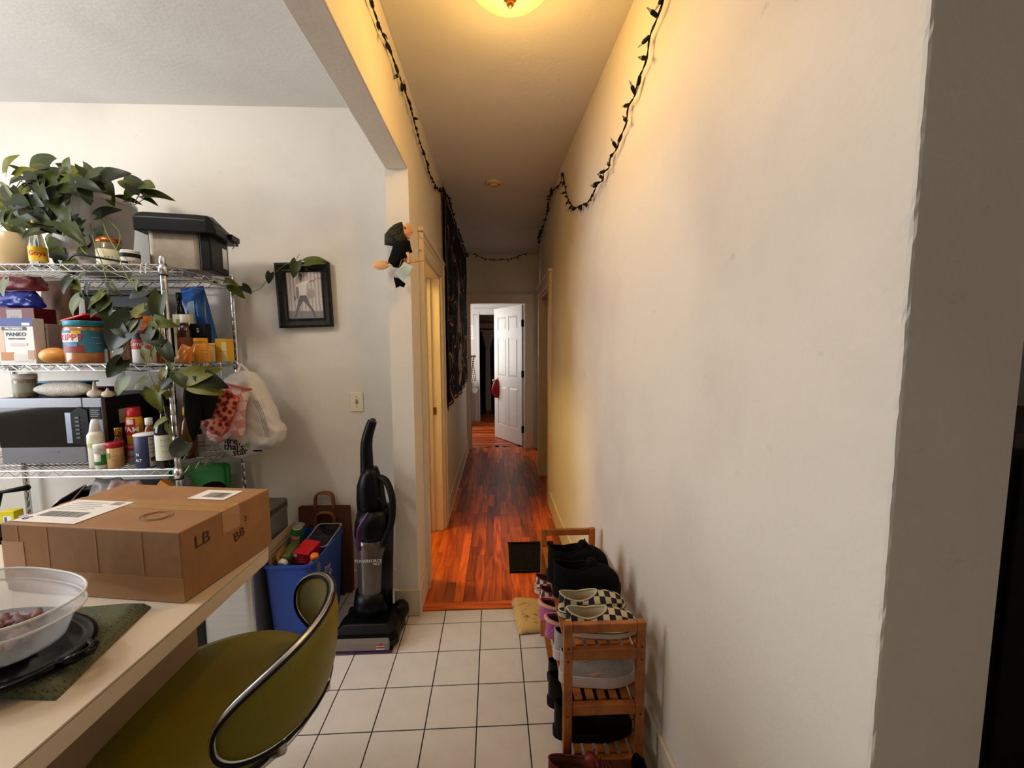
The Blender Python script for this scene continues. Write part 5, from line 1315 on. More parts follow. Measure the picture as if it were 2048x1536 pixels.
vine([(180, 450, 2.02), (190, 490, 1.88), (205, 530, 1.85), (215, 570, 1.83), (216, 600, 1.825), (213, 605, 1.825)])
vine([(150, 470, 1.98), (165, 500, 1.87), (190, 520, 1.85), (225, 545, 1.84), (262, 560, 1.83), (280, 580, 1.83)])
vine([(206, 590, 1.83), (190, 575, 1.83), (150, 560, 1.83), (130, 550, 1.83)])
vine([(293, 581, 1.825), (318, 605, 1.825), (322, 650, 1.825), (318, 700, 1.825), (335, 725, 1.825), (352, 748, 1.825), (366, 757, 1.825), (390, 752, 1.825)])
vine([(318, 770, 1.825), (325, 800, 1.825), (332, 835, 1.825), (336, 855, 1.825), (345, 880, 1.825), (372, 884, 1.825), (378, 900, 1.825), (366, 920, 1.825)])
vine([(250, 700, 1.825), (270, 660, 1.825), (285, 630, 1.825), (290, 600, 1.825)])
vine([(232, 500, 1.86), (240, 480, 1.9), (236, 460, 1.95), (210, 435, 2.0)])
vine([(320, 525, 1.95), (380, 545, 2.15), (415, 558, 2.25), (445, 560, 2.28), (474, 578, 2.31), (500, 584, 2.32), (520, 577, 2.33), (534, 560, 2.335), (550, 545, 2.338), (570, 530, 2.33), (590, 520, 2.33), (599, 508, 2.325)])
vine([(265, 408, 2.12), (275, 395, 2.12), (282, 380, 2.12)]); vine([(262, 410, 2.12), (262, 396, 2.12), (266, 378, 2.12)]); vine([(268, 410, 2.12), (285, 400, 2.12), (288, 394, 2.12)])
for k in range(10):
    x0_ = rl.uniform(60, 210); vine([(x0_+20, 420, 2.1), (x0_+10, 390, 2.05), (x0_-20, 360+rl.uniform(-10, 25), 2.02), (x0_-45, 370+rl.uniform(-20, 40), 2.0)])

# ================================================================ THINGS HANGING FROM THE SHELF END
XS = SXR+.02
def hook(yy, lab):
    hk = thing('hanging_hook', lab, 'hook', (SXR+.004, yy, ZS[2]-.03), 0, 'hooks on the shelf end')
    g = G(); g.tube(smooth_path([(-.006, 0, .028), (0, 0, .035), (.007, 0, .025), (.008, 0, -.02), (.01, 0, -.055), (.02, 0, -.064), (.028, 0, -.052)], 6), .0022, 6); g.obj('wire', CHROME, hk, smooth=True)
for yy, lab in ((1.97, 'chrome wire hook on the shelf end holding the pot holder'), (2.06, 'chrome wire hook on the shelf end holding the oven mitt'), (2.18, 'chrome wire hook on the shelf end holding the carrier bag')): hook(yy, lab)
def sheet(name, parent, m, fn, nu=14, nv=16, th=.006):
    g = G(); g.grid(fn, nu, nv); return g.obj(name, m, parent, smooth=True, solid=th)
def hang_pts(pts, y_of):        # polygon given in photo pixels
    return [at(a, b, y=y_of) for a, b in pts]
def quad_fn(tl, tr, bl, br, bulge=.0, wav=.0, ph=0, o=Vector()):
    tl, tr, bl, br = [Vector(p) for p in (tl, tr, bl, br)]
    n_ = (tr-tl).cross(bl-tl).normalized()
    if n_.y > 0: n_ = -n_
    def f(u, v):
        p = (tl*(1-u)+tr*u)*(1-v)+(bl*(1-u)+br*u)*v
        return p+n_*(bulge*math.sin(math.pi*u)*math.sin(math.pi*min(1, v*.8+.1))+wav*math.sin(u*9+ph+v*3))-o
    return f
# plastic carrier bag
wb = thing('carrier_bag', 'white plastic carrier bag with printed lettering hanging from the shelf end', 'bag', tuple(at(490, 745, y=2.2)))
wo = Vector(wb.location)
outline_f = [(488, 740), (505, 745), (522, 765), (540, 805), (556, 840), (568, 862), (566, 880), (555, 893), (530, 900), (500, 914), (478, 917), (455, 905), (440, 885), (425, 860), (420, 830), (432, 790), (448, 760), (468, 745)]
cpt = at(495, 840, y=2.16)
WBM = mat('white_bag_film', (214, 208, 200), .45, noise=.12, nscale=10, bump=.35, bscale=14, trans=.0)
g = G(); rings = []
pts = [at(a, b, y=2.16) for a, b in outline_f]
for yy, s_ in ((2.10, .55), (2.105, .80), (2.125, .95), (2.16, 1.0), (2.20, .97), (2.23, .80), (2.235, .5)):
    ring = []
    for k, p in enumerate(pts):
        q = Vector((cpt.x+(p.x-cpt.x)*s_, yy+.006*math.sin(k*2.3+s_*9), cpt.z+(p.z-cpt.z)*(.25+.75*s_ if p.z > cpt.z else s_)))
        ring.append(q-wo)
    rings.append(ring)
g.rings(rings); wbb = g.obj('bag_body', WBM, wb, smooth=True, sub=2); wbb.modifiers['sub'].subdivision_type = 'SIMPLE'
_tx = bpy.data.textures.new('wrinkles', 'CLOUDS'); _tx.noise_scale = .045; _tx.noise_depth = 2
_md = wbb.modifiers.new('wrinkle', 'DISPLACE'); _md.texture = _tx; _md.strength = .018; _md.mid_level = .5
for sgn in (-1, 1):
    a = at(478 if sgn < 0 else 500, 752, y=2.16)-wo; hk_ = at(476, 728, y=2.16)-wo; hk_.y = 2.18-wo.y
    g = G(); g.tube([a, a.lerp(hk_, .5)+Vector((0, .01*sgn, 0)), hk_], [.012, .008, .005], 6); g.obj('bag_handle', WBM, wb, smooth=True)
INK = mat('black_ink', (24, 24, 24), .6)
def btext(s_, px, py, size, m, roll=-.12):
    p = at(px, py, y=2.090)-wo
    text('lettering', s_, size, m, wbb, front(p.x, p.y, p.z, roll), bold=.0008)
btext('fire', 462, 882, .052, INK); btext('thai\'s', 468, 894, .05, INK, -.05); btext('star', 480, 904, .05, INK, .15); btext('*', 496, 896, .07, mat('green_ink', (70, 130, 60), .6), .2)
g = G(); p = at(518, 901, y=2.1)-wo; g.box(p.x-.025, p.x+.02, p.y-.008, p.y-.006, p.z-.004, p.z+.005, None); g.obj('printed_bar', INK, wbb)
g = G()
for k in range(3):
    a = at(505+4*k, 800, y=2.092)-wo; b = at(518+4*k, 825, y=2.092)-wo; c = at(532+3*k, 875, y=2.092)-wo; w_ = Vector((.003, 0, 0))
    g.add([a, b, c, c+w_, b+w_, a+w_], [(0, 1, 4, 5), (1, 2, 3, 4)])
o = g.obj('printed_columns', mat('grey_print', (110, 106, 100), .6), wbb); o['kind'] = 'stuff'
# checked oven mitt
mitt = thing('oven_mitt', 'pale pink checked quilted oven mitt hanging over the carrier bag', 'oven mitt', tuple(at(480, 770, y=2.06))); mo = Vector(mitt.location)
ml = [(444, 766), (503, 778), (496, 800), (490, 825), (491, 858), (488, 872), (476, 876), (466, 868), (452, 880), (436, 888), (418, 880), (412, 866), (424, 845), (432, 810)]
MM = bpy.data.materials.new('checked_pink_cloth'); MM.use_nodes = True
nt = MM.node_tree; b_ = nt.nodes['Principled BSDF']; b_.inputs['Roughness'].default_value = .9
tc = nt.nodes.new('ShaderNodeTexCoord'); mp = nt.nodes.new('ShaderNodeMapping'); mp.inputs['Rotation'].default_value = (0, R(18), 0); mp.inputs['Scale'].default_value = (24, .001, 24)
ck = nt.nodes.new('ShaderNodeTexChecker'); ck.inputs['Scale'].default_value = 1; ck.inputs['Color1'].default_value = lin((226, 196, 184)); ck.inputs['Color2'].default_value = lin((204, 140, 136))
nt.links.new(tc.outputs['Object'], mp.inputs['Vector']); nt.links.new(mp.outputs[0], ck.inputs['Vector']); nt.links.new(ck.outputs['Color'], b_.inputs['Base Color'])
def puff(px_pts, y0, thick, name, m, parent, off, infl=(.6, .9, 1, .9, .6)):
    pts = [at(a, b, y=y0) for a, b in px_pts]; c = sum(pts, Vector())/len(pts); g = G(); rings = []
    for k, s_ in enumerate(infl):
        yy = y0+thick*(k/(len(infl)-1)-.5); rings.append([Vector((c.x+(p.x-c.x)*s_, yy, c.z+(p.z-c.z)*s_))-off for p in pts])
    g.rings(rings); return g.obj(name, m, parent, smooth=True)
puff(ml, 2.06, .045, 'mitt_body', MM, mitt, mo)
g = G(); g.tube([at(a, b, y=2.045)-mo for a, b in ((446, 767), (470, 772), (503, 779))], .006, 6); g.obj('cuff_binding', col((190, 90, 80), .9), mitt, smooth=True)
g = G(); g.tube(smooth_path([at(a, b, y=2.05)-mo for a, b in ((446, 767), (436, 760), (430, 752), (434, 750), (440, 764))], 5), .003, 6); g.obj('hanging_loop', col((200, 100, 92), .9), mitt, smooth=True)
# red pot holder
ph = thing('pot_holder', 'red patterned quilted pot holder hanging in front of the oven mitt', 'pot holder', tuple(at(450, 780, y=2.00))); pho = Vector(ph.location)
hold = [(440, 770), (478, 797), (470, 825), (456, 860), (442, 872), (424, 866), (404, 850), (412, 828), (424, 800)]
RPM = bpy.data.materials.new('red_patterned_cloth'); RPM.use_nodes = True
nt = RPM.node_tree; b_ = nt.nodes['Principled BSDF']; b_.inputs['Roughness'].default_value = .9
tc = nt.nodes.new('ShaderNodeTexCoord'); vo = nt.nodes.new('ShaderNodeTexVoronoi'); vo.inputs['Scale'].default_value = 42; vo.feature = 'F1'
cr = nt.nodes.new('ShaderNodeValToRGB'); e = cr.color_ramp.elements; e[0].color = lin((80, 10, 10)); e[1].color = lin((170, 56, 44)); e[0].position = .3; e[1].position = .5
e2 = cr.color_ramp.elements.new(.62); e2.color = lin((206, 130, 96))
nt.links.new(tc.outputs['Object'], vo.inputs['Vector']); nt.links.new(vo.outputs['Distance'], cr.inputs['Fac']); nt.links.new(cr.outputs['Color'], b_.inputs['Base Color'])
puff(hold, 2.00, .02, 'pad', RPM, ph, pho, (.93, 1, 1, .93))
g = G(); g.tube([at(a, b, y=2.0)-pho for a, b in hold], .004, 6, closed=True); g.obj('binding', col((178, 66, 52), .9), ph, smooth=True)
g = G(); g.tube(smooth_path([at(a, b, y=2.0)-pho for a, b in ((441, 770), (434, 760), (428, 752), (426, 756), (440, 769))], 5), .0025, 6); g.obj('hanging_loop', col((178, 66, 52), .9), ph, smooth=True)
# dark green cloth bag and black strap
dg = thing('dark_cloth_bag', 'dark green cloth bag hanging from the shelf end behind the leaves', 'bag', tuple(at(405, 760, y=1.93))); dgo = Vector(dg.location)
puff([(372, 765), (395, 760), (440, 764), (436, 790), (428, 815), (420, 838), (400, 842), (378, 830), (368, 800)], 1.95, .05, 'bag_body', mat('dark_green_cloth', (24, 32, 24), .95), dg, dgo, (.8, .97, 1, .97, .8))
g = G(); g.tube([at(a, b, y=1.95)-dgo for a, b in ((380, 768), (388, 745), (398, 738), (410, 745), (425, 766))], .005, 6); g.obj('bag_handle', mat('dark_green_cloth', (24, 32, 24), .95), dg, smooth=True)
bk = thing('black_apron', 'folded black apron hanging in a long narrow point from the shelf end', 'apron', tuple(at(385, 790, y=1.90))); bko = Vector(bk.location)
puff([(370, 775), (384, 768), (396, 790), (402, 830), (398, 860), (388, 884), (380, 868), (370, 830)], 1.90, .03, 'cloth', mat('black_apron_cloth', (12, 13, 17), .9), bk, bko, (.7, .95, 1, .95, .7))
g = G(); g.tube([at(a, b, y=1.905)-bko for a, b in ((376, 774), (382, 752), (390, 742), (388, 772))], .003, 6); g.obj('neck_tape', mat('black_apron_cloth', (12, 13, 17), .9), bk, smooth=True)

# ================================================================ TABLE AND WHAT IS ON IT
ZT = .88
tbl = thing('breakfast_counter', 'cream laminate breakfast counter with rounded end and beige base panel', 'counter', (-1.1, .4, 0))
def tpoly(ins=0):
    x0, x1, y0, y1, r_ = -1.62+ins, -.680-ins, -.75+ins, 1.215-ins, .07
    pts = [(x0, y0), (x1, y0)]
    for k in range(9):
        a = R(90*k/8); pts.append((x1-r_+r_*math.cos(a), y1-r_+r_*math.sin(a)))
    pts.append((x0, y1)); return [(p[0]+1.1, p[1]-.4) for p in pts]
LAM = mat('cream_laminate', (222, 206, 184), .35, noise=.06, nscale=5)
g = G(); g.prism(tpoly(), ZT-.004, ZT); g.obj('laminate_top', LAM, tbl)
g = G(); g.prism(tpoly(.0006), ZT-.0055, ZT-.004); g.obj('seam_line', mat('dark_seam', (40, 30, 22), .8), tbl)
g = G(); g.prism(tpoly(), ZT-.042, ZT-.0055); g.obj('edge_band', LAM, tbl)
g = G(); g.box(-1.5+1.1, -.84+1.1, -.7-.4, 1.085-.4, .09, ZT-.042); g.obj('base_panel', mat('beige_panel', (176, 150, 120), .5, noise=.08, nscale=4), tbl, bevel=.003)
g = G(); g.box(-1.46+1.1, -.89+1.1, -.66-.4, 1.04-.4, 0, .09); g.obj('toe_kick', mat('dark_kick', (60, 48, 38), .7), tbl)

# cardboard box: eight measured corners
CB = mat('cardboard', (160, 114, 70), .6, noise=.22, nscale=7, bump=.12, bscale=30)
TAPE = mat('clear_tape', (182, 136, 88), .2, coat=.4)
A = at(370, 1206, z=ZT+.002); Bq = at(487, 1100, z=ZT+.002); Dq = at(8, 1180, z=ZT+.002); hb = .168
u_ = (Dq-A); u_.z = 0; L1 = .475; u_ = u_.normalized(); v_ = (Bq-A); v_.z = 0; L2 = v_.length; v_ = (v_-u_*v_.dot(u_)).normalized()
bx = thing('cardboard_box', 'taped brown cardboard parcel with white shipping labels on the counter', 'box', tuple(A))
bx.rotation_euler = (0, 0, math.atan2(-u_.y, -u_.x)); Wb, Db = L1, .285
# local: x from -Wb (left) to 0 (right), y 0 (near) to Db
g = G(); rings = []
def face_noise(x, y, z): return .0015*math.sin(x*23+z*40)+.001*math.sin(y*31+x*11)
g.box(-Wb, 0, 0, Db, 0, hb); bb = g.obj('carton', CB, bx, bevel=.003)
g = G(); g.box(-Wb-.0006, .0006, Db*.5-.028, Db*.5+.028, hb-.0002, hb+.0008); g.box(.0002, .0008, Db*.5-.028, Db*.5+.028, hb-.06, hb+.0006); g.obj('sealing_tape', TAPE, bx)
g = G(); g.box(-Wb-.0004, .0004, Db*.5-.0012, Db*.5+.0012, hb+.0006, hb+.0012); g.obj('flap_seam', CB, bx)
PAP = mat('label_paper', (232, 226, 220), .6)
g = G(); g.box(-Wb+.012, -Wb+.185, .012, .15, hb+.001, hb+.0016); lb = g.obj('shipping_label', PAP, bx)
rk = random.Random(2)
g = G(); xx = -Wb+.035
while xx < -Wb+.15:
    w_ = rk.uniform(.001, .004); g.box(xx, xx+w_, .045, .075, hb+.0016, hb+.0019); xx += w_+rk.uniform(.001, .003)
o = g.obj('barcode', mat('barcode_grey', (96, 92, 92), .6), lb); o['kind'] = 'stuff'
g = G()
for k in range(5): g.box(-Wb+.03, -Wb+.12+.008*(k % 3), .088+.011*k, .0905+.011*k, hb+.0016, hb+.0019)
g.box(-Wb+.14, -Wb+.17, .125, .143, hb+.0016, hb+.0019); o = g.obj('print_lines', mat('print_grey', (150, 144, 142), .6), lb); o['kind'] = 'stuff'
text('lettering', 'G', .024, INK, lb, flat(-Wb+.028, .03, hb+.002), bold=.0005)
g = G(); g.box(-.17, -.06, Db*.5+.045, Db*.5+.115, hb+.001, hb+.0016); l2 = g.obj('small_label', PAP, bx)
g = G(); xx = -.14
while xx < -.075:
    w_ = rk.uniform(.001, .004); g.box(xx, xx+w_, Db*.5+.06, Db*.5+.095, hb+.0016, hb+.0019); xx += w_+rk.uniform(.001, .003)
o = g.obj('barcode', mat('barcode_dark', (84, 80, 66), .6), l2); o['kind'] = 'stuff'
STMP = mat('stamp_ink', (120, 84, 50), .7)
for r__ in (.022, .029):
    g = G(); g.tube([(-.14+r__*1.25*math.cos(a), .075+r__*math.sin(a), hb+.0006) for a in [k*math.pi/14 for k in range(28)]], .0009, 4, closed=True); g.obj('stamp_ring', STMP, bx)
text('lettering', '- - -', .014, STMP, bx, flat(-.14, .075, hb+.0012))
MK = mat('marker', (74, 46, 26), .7)
side = lambda yy, zz, rr=0: Matrix.Translation((.0012, yy, zz)) @ Euler((R(90), 0, R(90))).to_matrix().to_4x4() @ Matrix.Rotation(rr, 4, 'Z')
text('lettering', 'LB', .042, MK, bx, side(.055, .125)); text('lettering', '2', .022, MK, bx, side(.19, .118)); text('lettering', 'B8', .036, MK, bx, side(.165, .085, .2))
g = G()
for xx in (-.10, -.22, -.35, -.43): g.box(xx-.003, xx+.003, -.0007, .0002, .06, hb-.004)
o = g.obj('tape_creases', mat('cardboard_crease', (160, 113, 70), .5), bx); o['kind'] = 'stuff'
g = G(); g.box(-Wb-.0007, -Wb+.06, -.0009, .0003, .02, .125); g.box(-.42, .0004, -.0008, .0002, .0, .058); g.obj('clear_tape_patch', mat('clear_tape_side', (168, 121, 76), .25, coat=.25), bx)

# folded towel
tw = [at(a, b, z=ZT) for a, b in ((303, 1215), (112, 1402), (-200, 1395), (40, 1225))]
tc_ = sum(tw, Vector())/4
twl = thing('dish_towel', 'folded moss green waffle knit towel on the counter', 'towel', tuple(tc_))
TWM = bpy.data.materials.new('waffle_knit'); TWM.use_nodes = True
nt = TWM.node_tree; b_ = nt.nodes['Principled BSDF']; b_.inputs['Roughness'].default_value = .95
tcn = nt.nodes.new('ShaderNodeTexCoord'); mp = nt.nodes.new('ShaderNodeMapping'); mp.inputs['Rotation'].default_value = (0, 0, R(28)); mp.inputs['Scale'].default_value = (1, 1.9, 1)
vo = nt.nodes.new('ShaderNodeTexVoronoi'); vo.inputs['Scale'].default_value = 105; vo.inputs['Randomness'].default_value = .25
cr = nt.nodes.new('ShaderNodeValToRGB'); cr.color_ramp.elements[0].color = lin((36, 40, 26)); cr.color_ramp.elements[1].color = lin((96, 100, 74)); cr.color_ramp.elements[0].position = .08; cr.color_ramp.elements[1].position = .38
bp = nt.nodes.new('ShaderNodeBump'); bp.inputs['Strength'].default_value = .8; bp.inputs['Distance'].default_value = .004
nt.links.new(tcn.outputs['Object'], mp.inputs['Vector']); nt.links.new(mp.outputs[0], vo.inputs['Vector']); nt.links.new(vo.outputs['Distance'], cr.inputs['Fac']); nt.links.new(cr.outputs['Color'], b_.inputs['Base Color'])
nt.links.new(vo.outputs['Distance'], bp.inputs['Height']); nt.links.new(bp.outputs['Normal'], b_.inputs['Normal'])
def towf(z0, z1):
    def f(u, v):
        p = (tw[0]*(1-u)+tw[3]*u)*(1-v)+(tw[1]*(1-u)+tw[2]*u)*v
        e = min(u, 1-u, v, 1-v); k = min(1, e*12)
        z = ZT+.002+z0+(z1-z0)*math.sqrt(k)+.002*math.sin(u*9+v*5)
        return Vector((p.x, p.y, z))-tc_
    return f
g = G(); g.grid(towf(.0, .020), 30, 30); g.grid(lambda u, v: towf(0, 0)(u, v)*1.0, 4, 4); g.obj('top_layer', TWM, twl, smooth=True)
# food container: translucent oval tub, black lid beneath it
zc0 = ZT+.029
cc = at(8, 1255, z=ZT+.06)
fc_ = thing('food_container', 'translucent oval takeout tub with leftover dark food', 'container', (cc.x-.012, cc.y-.012, zc0+.012), R(-14))
def oval(a, b, z, n=40): return [Vector((a*math.copysign(abs(math.cos(t))**.82, math.cos(t)), b*math.copysign(abs(math.sin(t))**.82, math.sin(t)), z)) for t in [2*math.pi*k/n for k in range(n)]]
ca, cb_ = .165, .095
PLA = mat('translucent_plastic', (232, 234, 238), .2, alpha=.30)
g = G(); g.rings([oval(.01, .01, .0), oval(ca*.74, cb_*.72, .0), oval(ca*.79, cb_*.77, .006), oval(ca*.94, cb_*.92, .058), oval(ca*.99, cb_*.99, .060), oval(ca*1.02, cb_*1.02, .060), oval(ca*1.0, cb_*1.0, .064), oval(ca*1.03, cb_*1.03, .085),
                 oval(ca*1.015, cb_*1.015, .085), oval(ca*.985, cb_*.985, .066), oval(ca*.93, cb_*.91, .058), oval(ca*.775, cb_*.755, .008), oval(ca*.72, cb_*.70, .002), oval(.01, .01, .002)], cap=False)
g.obj('tub', PLA, fc_, smooth=True)
for zz, s_ in ((.085, 1.022), (.062, 1.012)):
    g = G(); g.tube(oval(ca*s_, cb_*s_, zz), .0022, 6, closed=True); g.obj('rim_bead', mat('frosted_rim', (236, 236, 238), .25, alpha=.7), fc_, smooth=True)
FD = mat('dried_meat', (150, 96, 84), .6, noise=.5, nscale=30, col2=(66, 34, 26))
rf = random.Random(9)
for k in range(34):
    a = rf.uniform(-1.2, 1.6); r__ = rf.uniform(.2, 1.02); c = Vector((ca*.66*r__*math.cos(a), cb_*.6*r__*math.sin(a), .010+.020*rf.random())); d = Vector((rf.uniform(-1, 1), rf.uniform(-.6, .6), rf.uniform(-.1, .25))).normalized()
    g = G(); l_ = rf.uniform(.018, .034); g.tube([c-d*l_, c-d*l_*.3+Vector((0, .004, .003)), c+d*l_*.4-Vector((0, .003, 0)), c+d*l_], [.003, .008, .007, .002], 7); g.obj('food_piece', FD, fc_, smooth=True)
lid = thing('container_lid', 'black plastic container lid lying under the translucent tub', 'lid', (cc.x-.004, cc.y-.02, ZT+.0255), R(-14))
g = G(); g.rings([oval(ca*1.03, cb_*1.10, 0), oval(ca*1.06, cb_*1.14, .004), oval(ca*1.06, cb_*1.14, .011), oval(ca*1.02, cb_*1.08, .0125), oval(ca*.98, cb_*1.0, .008), oval(ca*.9, cb_*.92, .0085)]); g.obj('lid_body', mat('glossy_black', (12, 12, 15), .15), lid, smooth=True)
g = G(); g.tube([(ca*1.05, .0, .008), (ca*1.16, .012, .012), (ca*1.18, .03, .012), (ca*1.12, .042, .010), (ca*1.0, .05, .008)], .009, 8); g.obj('pull_tab', mat('glossy_black', (12, 12, 15), .15), lid, smooth=True)

# ================================================================ GREEN VINYL SWIVEL CHAIR
OLV = mat('olive_vinyl', (124, 114, 8), .42, noise=.12, nscale=10, bump=.12, bscale=220)
CHX, CHY = -.62, .887
ch = thing('swivel_chair', 'olive green vinyl tub chair with chrome rim at the counter', 'chair', (CHX, CHY, 0), .148)
def backpt(s, q, off=0.0):
    """s,q in the unit disc; an oval pad bent around a cylinder"""
    a = s*1.223
    rr = .235+.008*q+off
    return Vector((rr*math.cos(a)*.896, rr*math.sin(a), .753+.1*q+.017*(math.cos(a)-.5)))
def pad(side):
    g = G(); n = 56; m = 12
    rings = []
    for j in range(m+1):
        t = j/m; th = .020*math.sqrt(max(0, 1-t**2.6))
        ring = []
        for k in range(n):
            an = 2*math.pi*k/n
            s_ = t*math.copysign(abs(math.cos(an))**.806, math.cos(an)); q = t*math.copysign(abs(math.sin(an))**.806, math.sin(an))
            ring.append(backpt(s_, q, side*th))
        rings.append(ring)
    g.rings(rings, cap=False); return g
g = pad(1); g.obj('back_outer', OLV, ch, smooth=True)
g = pad(-1); g.obj('back_inner', OLV, ch, smooth=True)
rim = []
n = 72
for k in range(n):
    an = 2*math.pi*k/n; rim.append(backpt(math.copysign(abs(math.cos(an))**.806, math.cos(an)), math.copysign(abs(math.sin(an))**.806, math.sin(an)), 0))
for off, r__, m, nm in ((0.0, .0068, CHROME, 'chrome_rim'), (.0085, .0036, BLACK, 'black_piping'), (-.0085, .0036, BLACK, 'black_piping')):
    g = G(); pp = []
    for k in range(n):
        an = 2*math.pi*k/n; pp.append(backpt(.995*math.copysign(abs(math.cos(an))**.806, math.cos(an)), .985*math.copysign(abs(math.sin(an))**.806, math.sin(an)), off))
    g.tube(pp, r__, 8, closed=True); g.obj(nm, m, ch, smooth=True)
sx_, sy_ = -.072, .064
g = G(); g.lathe([(0, .625), (.12, .626), (.20, .624), (.238, .61), (.246, .592), (.235, .57), (0, .565)], 44, sx_, sy_); st_ = g.obj('seat', OLV, ch, smooth=True)
g = G(); g.tube([(sx_+.247*math.cos(a), sy_+.247*math.sin(a), .592) for a in [2*math.pi*k/48 for k in range(48)]], .005, 8, closed=True); g.obj('seat_piping', BLACK, st_, smooth=True)
g = G(); g.tube([(sx_+.240*math.cos(a), sy_+.240*math.sin(a), .576) for a in [2*math.pi*k/48 for k in range(48)]], .006, 8, closed=True); g.obj('seat_chrome_trim', CHROME, st_, smooth=True)
for a in (-40, 0, 40):
    p = Vector((.205*math.cos(R(a)), .225*math.sin(R(a)), .645)); q = Vector((sx_+.22*math.cos(R(a)), sy_+.22*math.sin(R(a)), .57)); g = G(); g.tube([p+Vector((0, 0, .03)), p, q, Vector((sx_+.08*math.cos(R(a)), sy_+.08*math.sin(R(a)), .555))], .009, 8); g.obj('back_bracket', CHROME, ch, smooth=True)
g = G(); g.lathe([(.10, .56), (.10, .545), (.03, .54), (.03, .06), (.04, .05)], 24, sx_, sy_); g.obj('pedestal', CHROME, ch, smooth=True)
for k in range(4):
    a = R(45+90*k); d = Vector((math.cos(a), math.sin(a), 0)); o_ = Vector((sx_, sy_, 0)); g = G(); g.tube([o_+d*.02+Vector((0, 0, .09)), o_+d*.12+Vector((0, 0, .075)), o_+d*.27+Vector((0, 0, .025))], [.018, .015, .011], 8); lg = g.obj('base_leg', CHROME, ch, smooth=True)
    g = G(); g.lathe([(.012, 0), (.016, .004), (.012, .02), (0, .022)], 10, (o_+d*.27).x, (o_+d*.27).y); g.obj('glide', BLACK, lg)
# ================================================================ BINS BY THE WALL
tr = thing('trash_can', 'tall rectangular steel trash can with flat dark lid', 'trash can', (-1.29, 2.015, 0))
BST = mat('brushed_steel', (196, 196, 196), .32, .85, noise=.12, nscale=3, stretch=(1, 1, 30))
g = G(); g.prism(rrect(.265, .37, .03), .03, .60); g.obj('body', BST, tr)
g = G(); g.prism(rrect(.25, .355, .03), 0, .03); g.obj('plinth', BLACK, tr)
g = G(); g.prism(rrect(.275, .38, .035), .60, .615); g.obj('lid_collar', BST, tr)
g = G(); g.prism(rrect(.272, .377, .035), .615, .648); g.obj('lid', mat('dark_lid', (92, 86, 78), .35, .5), tr, bevel=.006)
g = G(); g.box(-.13, -.09, -.192, -.186, .05, .35); g.obj('side_trim', BLACK, tr)
g = G(); g.box(-.05, .05, -.225, -.18, .012, .026); g.obj('pedal', BLACK, tr, bevel=.003)

BX, BY = -1.02, 2.09
bn = thing('recycling_bin', 'open blue plastic recycling bin with white recycling mark', 'recycling bin', (BX, BY, 0))
BLU = mat('blue_plastic', (22, 66, 160), .42, bump=.05, bscale=120)
Wt, Dt, Ht = .235, .41, .425
g = G(); rings = []
for s_, z, in_ in ((.80, 0, 0), (.82, .004, 0), (.985, Ht-.03, 0), (.985, Ht-.012, 0), (1.05, Ht-.012, 0), (1.055, Ht, 0), (.97, Ht, 0), (.955, Ht-.03, 0), (.79, .012, 0)):
    rings.append([Vector((p[0], p[1], z)) for p in rrect(Wt*s_, Dt*(s_*.6+.4), .035*s_)])
g.rings(rings); g.obj('bin_body', BLU, bn)
WI = mat('white_mark', (206, 206, 206), .5)
def sidept(u, v): # right side of the bin
    s_ = .81+.175*(v/(Ht-.03)); return Vector((Wt*s_/2+.0015, u, v))
for k in range(3):
    a0 = R(90+120*k); cx_, cz_ = -.02, .27
    pts = [(cx_+.05*math.cos(a0+d_)*r__, cz_+.05*math.sin(a0+d_)*r__) for d_, r__ in ((-.75, 1.1), (-.2, .9), (.35, .95), (.35, 1.25), (.85, .8), (.45, .42), (.42, .62), (-.1, .55), (-.55, .65))]
    g = G(); g.tube([sidept(*p) for p in pts], .0022, 4, closed=True); g.obj('recycling_arrow', WI, bn)
# contents of the bin
def bpos(px, py, z=None, y=None): return at(px, py, z=z, y=y)
cs = thing('cardboard_sheet', 'pale printed cardboard sheet standing in the blue bin', 'cardboard', (-1.118, 2.08, .20)); cs.rotation_euler = (0, R(-4), R(2))
g = G(); g.box(-.003, .003, -.15, .15, -.18, .305); g.obj('sheet', mat('pale_card_sheet', (186, 168, 144), .8, noise=.2, nscale=6), cs)
g = G()
for k in range(9): g.box(.003, .0036, -.13, .10-.02*(k % 3), .10+.02*k, .106+.02*k)
o = g.obj('printed_lines', mat('card_print', (130, 112, 92), .8), cs); o['kind'] = 'stuff'
en = thing('brown_envelope', 'tan envelope tucked beside the cardboard sheet', 'envelope', (-1.062, 1.99, .22)); en.rotation_euler = (0, R(-10), R(8))
g = G(); g.box(-.002, .002, -.05, .05, -.15, .235); g.obj('paper', mat('manila', (190, 136, 64), .7), en)
g = G(); g.add([(.0024, -.05, .235), (.0024, .05, .235), (.0024, 0, .19)], [(0, 1, 2)]); g.obj('flap', mat('manila', (190, 136, 64), .7), en)
def can(x, y, z, tilt, label, c):
    t = thing('drink_can', label, 'can', (x, y, z)); t.rotation_euler = tilt; r__ = .030
    g = G(); g.lathe([(0, .004), (.022, 0), (r__, .012), (r__, .105), (.025, .118), (.024, .121), (.022, .117), (0, .116)], 20); g.obj('can_body', col(c, .3, metal=.3), t, smooth=True)
    g = G(); band(g, r__+.0006, .04, .085, -40, 50); g.obj('label_patch', col((196, 150, 140)), t, smooth=True)
    g = G(); g.lathe([(.0245, .1185), (.0255, .121), (.024, .1225)], 18); g.obj('can_rim', CHROME, t)
    text('lettering', 'Canada', .018, col((150, 30, 40)), t, (0, .065), wrap=r__+.001)
    return t
